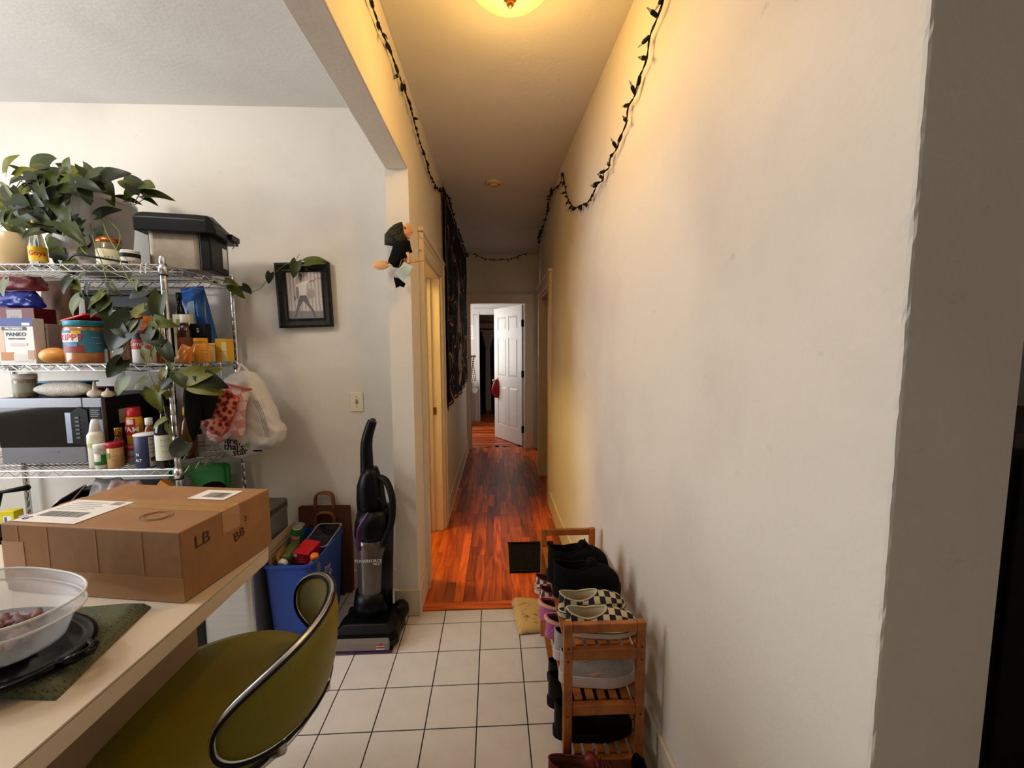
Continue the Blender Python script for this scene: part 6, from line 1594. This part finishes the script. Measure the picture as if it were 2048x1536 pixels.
p = at(585, 1085, y=2.10); can(p.x+.008, 2.12, .40, (R(8), R(10), 0), 'green ginger ale can standing in the blue bin', (40, 110, 52))
p = at(570, 1090, y=2.16); can(p.x+.045, 2.17, .385, (R(5), R(16), R(40)), 'green ginger ale can leaning behind the upright one', (40, 110, 52))
p = at(603, 1100, y=2.0)
carton('red_carton', 'red food carton with white lettering in the blue bin', 'carton', p.x+.005, 2.045, .385, .085, .11, .06, col((190, 20, 30), .4), [('white_disc', -.42, .6, -.2, .9, (236, 226, 220))], [('- -', .2, (238, 232, 228), .12, .74), ('- - -', .3, (238, 232, 228), .1, .48), ('- - -', .3, (238, 232, 228), .1, .25)], rotz=R(-8), tilt=(R(10), R(6), R(-8)))
p = at(624, 1112, y=1.99)
ob = thing('juice_bottle', 'clear juice bottle with orange screw cap in the blue bin', 'bottle', (p.x+.012, 1.975, .335))
ob.rotation_euler = (R(12), R(10), 0)
g = G(); g.lathe([(0, -.06), (.03, -.06), (.032, 0), (.03, .05), (.014, .085), (.014, .095), (0, .095)], 18); g.obj('bottle_body', mat('clear_bottle', (206, 210, 212), .08, trans=.7), ob, smooth=True)
g = G(); g.lathe([(.0165, .088), (.019, .09), (.019, .108), (.0165, .112), (0, .112)], 18); g.obj('cap', col((236, 130, 16), .4), ob, smooth=True)
p = at(557, 1125, y=1.95)
wt = thing('green_bottle', 'olive green bottle with white cap lying in the blue bin', 'bottle', (p.x+.022, 1.935, .40)); wt.rotation_euler = (R(-65), R(0), R(-8))
g = G(); g.lathe([(0, .02), (.02, .02), (.027, .04), (.027, .12), (0, .12)], 18); g.obj('bottle_body', col((74, 84, 30), .25), wt, smooth=True)
g = G(); g.lathe([(0, 0), (.020, 0), (.022, .003), (.022, .022), (0, .022)], 18); g.obj('cap', WHITE, wt, smooth=True)
p = at(648, 1066, y=2.18)
tryy = thing('clear_food_tray', 'clear plastic food tray with dark film on top of the bin', 'tray', (p.x-.012, 2.185, .432)); tryy.rotation_euler = (R(14), R(-3), R(-6))
g = G(); rings = [[Vector((q[0], q[1], z)) for q in rrect(.15*s_, .20*s_, .02)] for s_, z in ((.8, -.055), (.92, 0), (1.0, .002), (1.0, .004), (.9, .004), (.78, -.05))]
g.rings(rings, cap=False); g.obj('tray_shell', mat('clear_tray', (206, 206, 206), .12, trans=.6), tryy)
g = G(); g.prism(rrect(.128, .176, .016), .0042, .0052); fl = g.obj('dark_film', mat('dark_film', (16, 16, 26), .2, coat=.5), tryy)
text('lettering', '- - - -', .02, col((150, 150, 170)), fl, flat(.02, -.02, .006))
g = G(); g.prism(rrect(.11, .15, .016), -.048, -.012); g.obj('leftovers', mat('brown_food', (74, 34, 26), .6, noise=.4, nscale=30), tryy)

# brown paper shopping bags
def paper_bag(x, y, rz, w, d, h, lab, hcol, seed):
    t = thing('paper_bag', lab, 'paper bag', (x, y, 0), rz)
    PB = mat('kraft_paper_%d' % seed, (96, 54, 26) if seed else (84, 46, 22), .7, noise=.25, nscale=8)
    g = G(); rr = random.Random(seed); rings = []
    for z, s_ in ((0, 1), (h*.5, 1.02), (h, .98)):
        rings.append([Vector((px_*s_, py_*(1 if z < h else .75), z)) for px_, py_ in ((-w/2, -d/2), (0, -d/2+.004), (w/2, -d/2), (w/2-.006, 0), (w/2, d/2), (0, d/2), (-w/2, d/2), (-w/2+.006, 0))])
    g.rings(rings, cap=False); g.f.append((7, 6, 5, 4, 3, 2, 1, 0)); g.obj('bag_body', PB, t, solid=.002)
    for sy in (-1, 1):
        g = G(); pth = smooth_path([(-.055, sy*d*.36, h-.02), (-.05, sy*d*.36, h+.05), (-.03, sy*d*.36, h+.078), (.03, sy*d*.36, h+.078), (.05, sy*d*.36, h+.05), (.055, sy*d*.36, h-.02)], 6)
        for z_ in (0,): g.tube(pth, .006 if hcol else .003, 6)
        g.obj('handle', mat('kraft_handle', (128, 74, 34), .7), t, smooth=True)
    return t
paper_bag((at(594, 1020, y=2.345).x+at(704, 1020, y=2.345).x)/2, 2.347, 0, .30, .03, at(660, 1014, y=2.33).z, 'brown paper shopping bag with flat handles against the kitchen wall', 1, 1)
paper_bag(at(650, 1050, y=2.315).x, 2.319, 0, .20, .022, at(650, 1052, y=2.31).z-.005, 'smaller brown paper bag in front of the larger paper bag', 1, 0)

# ================================================================ UPRIGHT VACUUM CLEANER
vc = thing('vacuum_cleaner', 'black upright vacuum cleaner with clear dust cup and purple latch', 'vacuum cleaner', (-.655, 1.98, 0)); vo_ = Vector(vc.location)
VB = mat('vacuum_black', (11, 10, 12), .35)
PUR = mat('purple_plastic', (58, 14, 74), .35)
def V(px, py, y): return at(px, py, y=y)-vo_
g = G()
n8 = [(-.155, -.135), (.135, -.135), (.160, -.10), (.155, -.02), (.165, .03), (.135, .10), (-.12, .10), (-.155, .0)]
g.rings([[Vector((p[0]*s_, p[1]*s_, z)) for p in n8] for s_, z in ((.97, .010), (1, .02), (1, .05), (.92, .085), (.7, .115))]); g.obj('nozzle_base', VB, vc, bevel=.006)
g = G(); g.rings([[Vector((p[0], p[1], z)) for p in ((-.150, -.147), (.125, -.147), (.13, -.12), (-.152, -.12))] for z in (.014, .05)]+[[Vector((p[0], p[1], .072)) for p in ((-.145, -.125), (.12, -.125), (.125, -.10), (-.147, -.10))]])
fw2 = g.obj('front_window', mat('smoky_clear', (120, 112, 104), .15, coat=.8), vc, bevel=.004)
g = G(); g.box(-.155, .14, -.15, -.12, .006, .014); g.obj('purple_lip', PUR, vc)
p = (.085, -.1485)
g = G(); g.add([(p[0]-.018, p[1], .030), (p[0]+.018, p[1], .030), (p[0], p[1], .056)], [(0, 1, 2)]); em = g.obj('emblem', col((180, 24, 34), .4), fw2)
g = G(); g.box(p[0]-.02, p[0]+.02, p[1]-.0006, p[1], .036, .040); g.box(p[0]-.02, p[0]+.02, p[1]-.0006, p[1], .022, .027); g.obj('emblem_stripe', col((216, 206, 200), .4), em)
for sx in (-.13, .13):
    g = G(); g.lathe([(.03, -.015), (.04, -.012), (.04, .012), (.03, .015)], 18, M=Matrix.Translation((sx, .085, .042)) @ Euler((0, R(90), 0)).to_matrix().to_4x4()); g.obj('wheel', VB, vc)
# right-hand pod
g = G(); g.sphere((.135, .055, .085), .045, .05, .05); g.obj('side_pod', VB, vc, smooth=True)
# neck, dust cup, body (leaning back a little)
def lean(z): return .015+.09*(z/1.1)
def oring(cx, cy, rx, ry, z, n=24): return [Vector((cx+rx*math.cos(2*math.pi*k/n), cy+ry*math.sin(2*math.pi*k/n), z)) for k in range(n)]
def stack(name, m, lv, **k):
    g = G(); g.rings([oring(cx, lean(z), rx, ry, z) for cx, rx, ry, z in lv]); return g.obj(name, m, vc, smooth=True)
stack('lower_neck', VB, [(.0, .10, .085, .09), (.0, .095, .08, .16), (.0, .085, .075, .22)])
stack('spine', VB, [(.055, .045, .05, .10), (.06, .045, .05, .35), (.05, .06, .05, .56)])
cup = stack('dust_cup', mat('smoky_cup', (92, 78, 68), .12, trans=.35, coat=.6), [(.0, .070, .066, .205), (.002, .074, .07, .215), (.004, .080, .075, .40), (.006, .088, .08, .455), (.006, .090, .082, .50)])
stack('cup_inner_cone', mat('cup_dark', (40, 32, 28), .5), [(.0, .03, .03, .215), (.004, .05, .045, .36), (.004, .055, .05, .46)])
stack('cup_lid', VB, [(.006, .093, .085, .50), (.008, .097, .088, .515), (.014, .10, .09, .57), (.018, .088, .08, .64)])
stack('upper_body', VB, [(.010, .080, .07, .60), (-.004, .074, .062, .68), (-.008, .068, .056, .76), (-.008, .05, .046, .815), (-.004, .034, .034, .85)])
g = G(); hp = smooth_path([V(735, 965, 2.06)+Vector((0, 0, 0)), V(734, 930, 2.075), V(733, 890, 2.085), V(737, 866, 2.09), V(745, 842, 2.095)], 6)
g.tube(hp, [.036-.012*i/len(hp) for i in range(len(hp))], 12); g.obj('handle', VB, vc, smooth=True)
g = G(); e_ = hp[-1]; g.sphere(e_, .018, .02, .016, 12, 8); g.obj('handle_tip', PUR, vc, smooth=True)
g = G(); g.tube(smooth_path([V(745, 960, 2.05), V(757, 955, 2.05), V(772, 962, 2.03), V(783, 990, 2.0), V(785, 1020, 1.99), V(782, 1048, 1.99), V(772, 1072, 1.98), V(764, 1092, 1.97)], 6), .017, 10); g.obj('hose', mat('vacuum_hose', (14, 13, 14), .5, bump=.6, bscale=90), vc, smooth=True)
g = G(); g.tube(smooth_path([V(757, 995, 2.0), V(764, 1010, 2.0), V(766, 1040, 2.0), V(764, 1075, 2.0)], 5), .007, 8); g.obj('wand_clip', VB, vc, smooth=True)
g = G(); g.tube(smooth_path([V(738, 1026, 1.915), V(728, 1042, 1.905), V(718, 1060, 1.90), V(717, 1080, 1.895), V(718, 1102, 1.89)], 5), .011, 8); g.obj('latch_handle', PUR, vc, smooth=True)
yf = lean(.42)-.081
text('brand_lettering', 'POWERFORCE', .024, col((220, 214, 208)), cup, Matrix.Translation((.004, yf-.003, .405)) @ Euler((R(93), 0, 0)).to_matrix().to_4x4(), sx=.85)
text('brand_lettering', 'HELIX', .014, col((220, 214, 208)), cup, Matrix.Translation((.045, yf-.001, .388)) @ Euler((R(93), 0, 0)).to_matrix().to_4x4())

# ================================================================ SHOE RACK
RX0, RX1, RY0, RY1, RH = .213, .487, 1.235, 1.925, .565
rk_ = thing('shoe_rack', 'three tier bamboo shoe rack standing along the right wall', 'shoe rack', ((RX0+RX1)/2, (RY0+RY1)/2, 0)); ro = Vector(rk_.location)
BAM = wood_mat('bamboo', (172, 100, 36), (132, 66, 18), .4, 3, (3, 3, 3), .12, .15)
pw = .030
for (x_, y_) in ((RX0, RY0), (RX1, RY0), (RX0, RY1), (RX1, RY1)):
    sx = 1 if x_ == RX0 else -1
    g = G(); g.box(min(0, sx*pw), max(0, sx*pw), -.011, .011, 0, RH); lg = g.obj('leg', BAM, rk_, bevel=.004, loc=(x_-ro.x, y_-ro.y, 0))
    for zz in (.50, .455, .26):
        g = G(); g.lathe([(.003, 0), (.003, .001), (0, .0012)], 8, M=Matrix.Translation((sx*pw/2, -.011, zz-.02)) @ Euler((R(90), 0, 0)).to_matrix().to_4x4()); g.obj('screw', BLACK, lg)
TZ = [.082, .281, .478]
for y_ in (RY0, RY1):
    g = G(); g.box(RX0+pw-ro.x, RX1-pw-ro.x, -.010, .010, RH-.034, RH-.002); g.obj('handle_rail', BAM, rk_, bevel=.004, loc=(0, y_-ro.y, 0))
    for zz in TZ:
        g = G(); g.box(RX0+pw-ro.x, RX1-pw-ro.x, -.010, .010, zz-.042, zz-.004); g.obj('cross_rail', BAM, rk_, bevel=.003, loc=(0, y_-ro.y, 0))
sl_w = .026; ns = 7
slg = G(); slg.box(-sl_w/2, sl_w/2, -(RY1-RY0)/2+.0115, (RY1-RY0)/2-.0115, -.009, 0); slm = slg.mesh('slat', BAM)
for zz in TZ:
    for k in range(ns):
        xx = RX0+.016+(RX1-RX0-.032)*k/(ns-1)
        if k in (0, ns-1): xx += .004 if k == 0 else -.004
        part('slat', slm, rk_, (xx-ro.x, 0, zz))

# ================================================================ SHOES
def shoe(name, label, loc, rotz, upper, sole, lining, L_=.265, W_=.095, H_=.062, sole_h=.026, collar_h=.075, kind='slip', group=None, stripe=None, tilt=None, laces=None, accent=None, toecap=None):
    """toe towards +x, heel at -x"""
    t = thing(name, label, 'shoe', loc, rotz, group)
    if tilt: t.rotation_euler = (tilt[0], tilt[1], rotz)
    n = 36
    def outl(a, s_=1.0):
        c, s2 = math.cos(a), math.sin(a); x_ = L_/2*math.copysign(abs(c)**.9, c)
        w_ = W_/2*(1.0 if x_ > 0 else .84+.16*max(0, 1+x_/(L_*.25)))*(1-.10*math.exp(-((x_+.01)/(L_*.12))**2))
        return x_*s_, w_*s_*math.copysign(abs(s2)**.8, s2)+.006*x_/L_
    A_ = [2*math.pi*k/n for k in range(n)]
    g = G(); tz = lambda x_: .010*max(0, (x_/(L_/2)-.55))**1.3
    rings = [[Vector((*outl(a, s_), z+tz(outl(a)[0]))) for a in A_] for s_, z in ((.95, 0), (1.0, .004), (1.0, sole_h), (.965, sole_h+.001))]
    g.rings(rings); so_ = g.obj('sole', sole, t, smooth=False)
    if stripe:
        g = G(); g.tube([Vector((*outl(a, 1.004), sole_h*.86+tz(outl(a)[0]))) for a in A_], .0016, 4, closed=True); g.obj('sole_stripe', stripe, so_)
    cx_, cl, cw = -L_*.20, L_*.27, W_*.33
    def coll(a):
        x_ = cx_+cl*math.cos(a); hh = collar_h+.012*max(0, -math.cos(a))+(.012*max(0, math.cos(a)) if kind != 'boot' else 0)-.010*abs(math.sin(a))
        return Vector((x_, cw*math.sin(a), hh))
    m_ = 8; rings = []; uv = []
    for j in range(m_+1):
        v = j/m_; f = 1-math.cos(v*math.pi/2); h_ = math.sin(v*math.pi/2)**.85
        ring = []
        for a in A_:
            ox, oy = outl(a, .965); cc_ = coll(a)
            z0_ = sole_h+tz(ox)
            toe = max(0, math.cos(a))
            ff = f**(1+.0*toe)
            x_ = ox+(cc_.x-ox)*ff; y_ = oy+(cc_.y-oy)*ff
            z_ = z0_+(cc_.z-z0_)*(h_*(1-.35*toe)+.35*toe*v**.75)
            ring.append(Vector((x_, y_, z_))); 
            uv.append((x_, y_+math.copysign(max(0, .06-z_), y_)*1.2))
        rings.append(ring)
    g = G(); g.rings(rings, cap=False); g.uv = uv
    me_verts = len(g.v)
    up_ = g.obj('upper', upper, t, smooth=True)
    ins = []
    for j, (s_, z) in enumerate(((1.0, None), (.93, -.012), (.95, -.03), (1.05, -.05))):
        ring = []
        for a in A_:
            c_ = coll(a); q = Vector((cx_+(c_.x-cx_)*s_, c_.y*s_, c_.z+(0.002 if z is None else max(z, sole_h+.006-c_.z)))); ring.append(q)
        ins.append(ring)
    g = G(); g.rings(ins, cap=False); nn = len(g.v); g.f.append(tuple(nn-n+k for k in range(n))); g.obj('lining', lining, t, smooth=True)
    g = G(); g.tube([coll(a)+Vector((0, 0, .001)) for a in A_], .003, 5, closed=True); g.obj('collar', lining if kind == 'slip' else upper, t, smooth=True)
    if laces:
        for k in range(5):
            f = k/4; x_ = cx_+cl*(1.0)+.008+f*L_*.20; z_ = collar_h+.010-f*.030
            g = G(); w_ = .018+.006*f; g.tube([(x_, -w_, z_-.004), (x_+.004, 0, z_+.003), (x_, w_, z_-.004)], .0028, 5); g.obj('lace', laces, t, smooth=True)
        for s_ in (-1, 1):
            g = G(); xk = cx_+cl+.006; g.tube(smooth_path([(xk, 0, collar_h+.012), (xk+.005, s_*.014, collar_h+.026), (xk+.012, s_*.026, collar_h+.016), (xk+.006, s_*.012, collar_h+.012)], 5), .0022, 5); g.obj('lace_bow', laces, t, smooth=True)
        g = G(); g.sphere((cx_+cl*.98, 0, collar_h+.008), .022, .02, .022, 12, 8); g.obj('tongue', upper, t, smooth=True)
    if accent:
        for s_ in (-1, 1):
            g = G(); q = []
            for xx, zz in ((-.045, .36), (.03, .62), (.045, .58), (-.02, .25)):
                q.append(Vector((xx, s_*(W_*.50-.010*zz*1.4), sole_h+zz*.045)))
            g.add(q, [(0, 1, 2, 3)]); g.obj('side_logo', accent, t)
    return t
CKB = checker_mat('checker_black', (22, 20, 24), (206, 192, 160), 46)
CKR = checker_mat('checker_brown', (96, 40, 38), (206, 190, 170), 60)
CANV = mat('beige_canvas', (190, 176, 146), .9); OFFW = mat('offwhite_rubber', (206, 194, 172), .6, noise=.12, nscale=14)
BLKS = mat('black_knit', (10, 10, 11), .85); BLKR = mat('black_sole', (13, 12, 12), .6)
zt_ = TZ[2]+.001
xs_ = .352
shoe('slip_on_shoe', 'black checkered slip-on shoe nearest the rack handle on the top tier', (xs_+.005, 1.305, zt_), R(-2), CKB, OFFW, CANV, L_=.258, stripe=BLKR, H_=.06)
shoe('slip_on_shoe', 'black checkered slip-on shoe between its mate and the black sneakers', (xs_-.005, 1.405, zt_), R(3), CKB, OFFW, CANV, L_=.258, stripe=BLKR)
shoe('sneaker', 'black sneaker on the top tier beside the checkered shoes', (xs_, 1.515, zt_), R(-4), BLKS, BLKR, BLKS, L_=.275, W_=.10, sole_h=.042, collar_h=.125, kind='lace', laces=BLKS)
shoe('sneaker', 'black sneaker further along the top tier with loose laces', (xs_-.01, 1.63, zt_), R(4), BLKS, BLKR, BLKS, L_=.275, W_=.105, sole_h=.045, collar_h=.14, kind='lace', laces=BLKS)
zt_ = TZ[1]+.001
PINK = mat('pink_fuzzy', (196, 96, 160), .95, noise=.3, nscale=60, bump=.6, bscale=120, sheen=.4)
WORG = mat('white_orange_upper', (226, 210, 200), .7, noise=.5, nscale=6, col2=(216, 130, 84))
REDL = mat('dark_red_lining', (96, 30, 30), .9); BRL = mat('brown_lining', (112, 54, 46), .9)
WSOL = mat('white_sole', (222, 216, 208), .5)
shoe('slip_on_shoe', 'brown checkered slip-on shoe at the far end of the middle tier', (.300, 1.845, zt_), R(-3), CKR, OFFW, BRL, L_=.25, W_=.088, stripe=BRL)
shoe('slip_on_shoe', 'brown checkered slip-on shoe next to the pink slipper', (.310, 1.753, zt_), R(2), CKR, OFFW, BRL, L_=.25, W_=.088, stripe=BRL)
shoe('slipper', 'pink fuzzy slipper with white rim beside the brown checkered shoes', (.298, 1.655, zt_), R(-2), PINK, PINK, REDL, L_=.245, W_=.092, sole_h=.024, kind='clog')
shoe('slipper', 'pink fuzzy slipper with white rim beside the grey running shoes', (.312, 1.558, zt_), R(3), PINK, PINK, REDL, L_=.245, W_=.092, sole_h=.024, kind='clog')
for o in [q for q in C.objects if q.name.startswith('slipper')]:
    if o.parent is None:
        g = G(); g.tube([Vector((-.049+.070*math.cos(a), .035*math.sin(a), .070+.010*max(0, -math.cos(a))+.010*max(0, math.cos(a))-.006*abs(math.sin(a)))) for a in [2*math.pi*k/30 for k in range(30)]], .0075, 8, closed=True); g.obj('white_rim', WORG, o, smooth=True)
GREYK = mat('grey_knit', (176, 170, 164), .85, noise=.2, nscale=50, bump=.3, bscale=250); PKS = mat('pinkish_foam', (206, 188, 186), .55)
PEACH = mat('peach_logo', (214, 160, 124), .6)
shoe('running_shoe', 'grey running shoe with pale laces behind its mate on the middle tier', (.342, 1.440, zt_), R(2), GREYK, PKS, BLKS, L_=.272, W_=.098, sole_h=.040, collar_h=.102, kind='lace', laces=mat('pale_lace', (196, 170, 166), .8), accent=PEACH)
rs_ = shoe('running_shoe', 'grey running shoe with peach side mark at the rack end', (.348, 1.325, zt_), R(-2), GREYK, PKS, BLKS, L_=.272, W_=.098, sole_h=.040, collar_h=.102, kind='lace', laces=mat('pale_lace', (196, 170, 166), .8), accent=PEACH)
zt_ = TZ[0]+.001
shoe('dress_shoe', 'black leather shoe at the near end of the lowest tier', (.335, 1.320, zt_), R(1), mat('black_leather', (9, 9, 10), .4), BLKR, BLKS, L_=.29, W_=.10, sole_h=.03, collar_h=.115, kind='lace', laces=BLKS)
shoe('dress_shoe', 'black leather shoe behind its mate on the lowest tier', (.330, 1.435, zt_), R(-3), mat('black_leather', (9, 9, 10), .4), BLKR, BLKS, L_=.29, W_=.10, sole_h=.03, collar_h=.115, kind='lace', laces=BLKS)
shoe('clog', 'dark brown clog on the lowest tier beside the black shoes', (.335, 1.56, zt_), R(2), mat('dark_brown_leather', (34, 20, 14), .5), BLKR, BLKS, L_=.27, W_=.10, kind='clog')
p = at(1150, 1560, z=.05)
rl_ = mat('red_leather', (110, 26, 18), .45, noise=.2, nscale=20)
shoe('ankle_boot', 'red leather ankle boot on the tiles at the foot of the rack', (.275, 1.165, 0.001), R(-4), rl_, BLKR, mat('brown_leather_lining', (110, 60, 40), .8), L_=.25, W_=.085, sole_h=.02, collar_h=.138, kind='boot', laces=mat('red_lace', (120, 40, 30), .8))
shoe('leather_shoe', 'brown and black leather shoe beside the red ankle boot', (.455, 1.105, 0.001), R(-90), mat('two_tone_leather', (104, 66, 44), .5, noise=.9, nscale=7, col2=(20, 16, 14)), BLKR, BLKS, L_=.22, W_=.08, sole_h=.03, collar_h=.10, kind='slip')

# ================================================================ DIM ROOM ON THE RIGHT
a = at(2040, 862, y=1.15)
cbx = thing('dark_cabinet', 'dark wooden cabinet in the dim room past the wall end', 'cabinet', (a.x+.28, 1.45, 0))
CW = wood_mat('dark_cabinet_wood', (66, 34, 16), (40, 20, 10), .5, 2, (6, 6, 1), .1, 0)
zt_ = a.z
BKP = mat('black_panel', (7, 6, 6), .6)
g = G(); g.box(-.30, .4, -.30, .35, .06, zt_-.05); g.obj('carcass', BKP, cbx, bevel=.004)
g = G(); g.box(-.32, .42, -.32, .37, zt_-.05, zt_); g.obj('top', CW, cbx, bevel=.004)
for k in range(2):
    g = G(); g.box(-.28+.34*k, .04+.34*k, -.316, -.30, .1, zt_-.08); d_ = g.obj('cabinet_door', BKP, cbx, bevel=.004)
    g = G(); g.lathe([(.012, 0), (.016, .012), (0, .02)], 10, M=Matrix.Translation((.0+.12*k, -.316, zt_*.55)) @ Euler((R(90), 0, 0)).to_matrix().to_4x4()); g.obj('knob', BRONZE, d_)
for sx in (-.28, .37):
    for sy in (-.28, .32):
        g = G(); g.box(sx-.015, sx+.015, sy-.015, sy+.015, 0, .06); g.obj('leg', BKP, cbx)
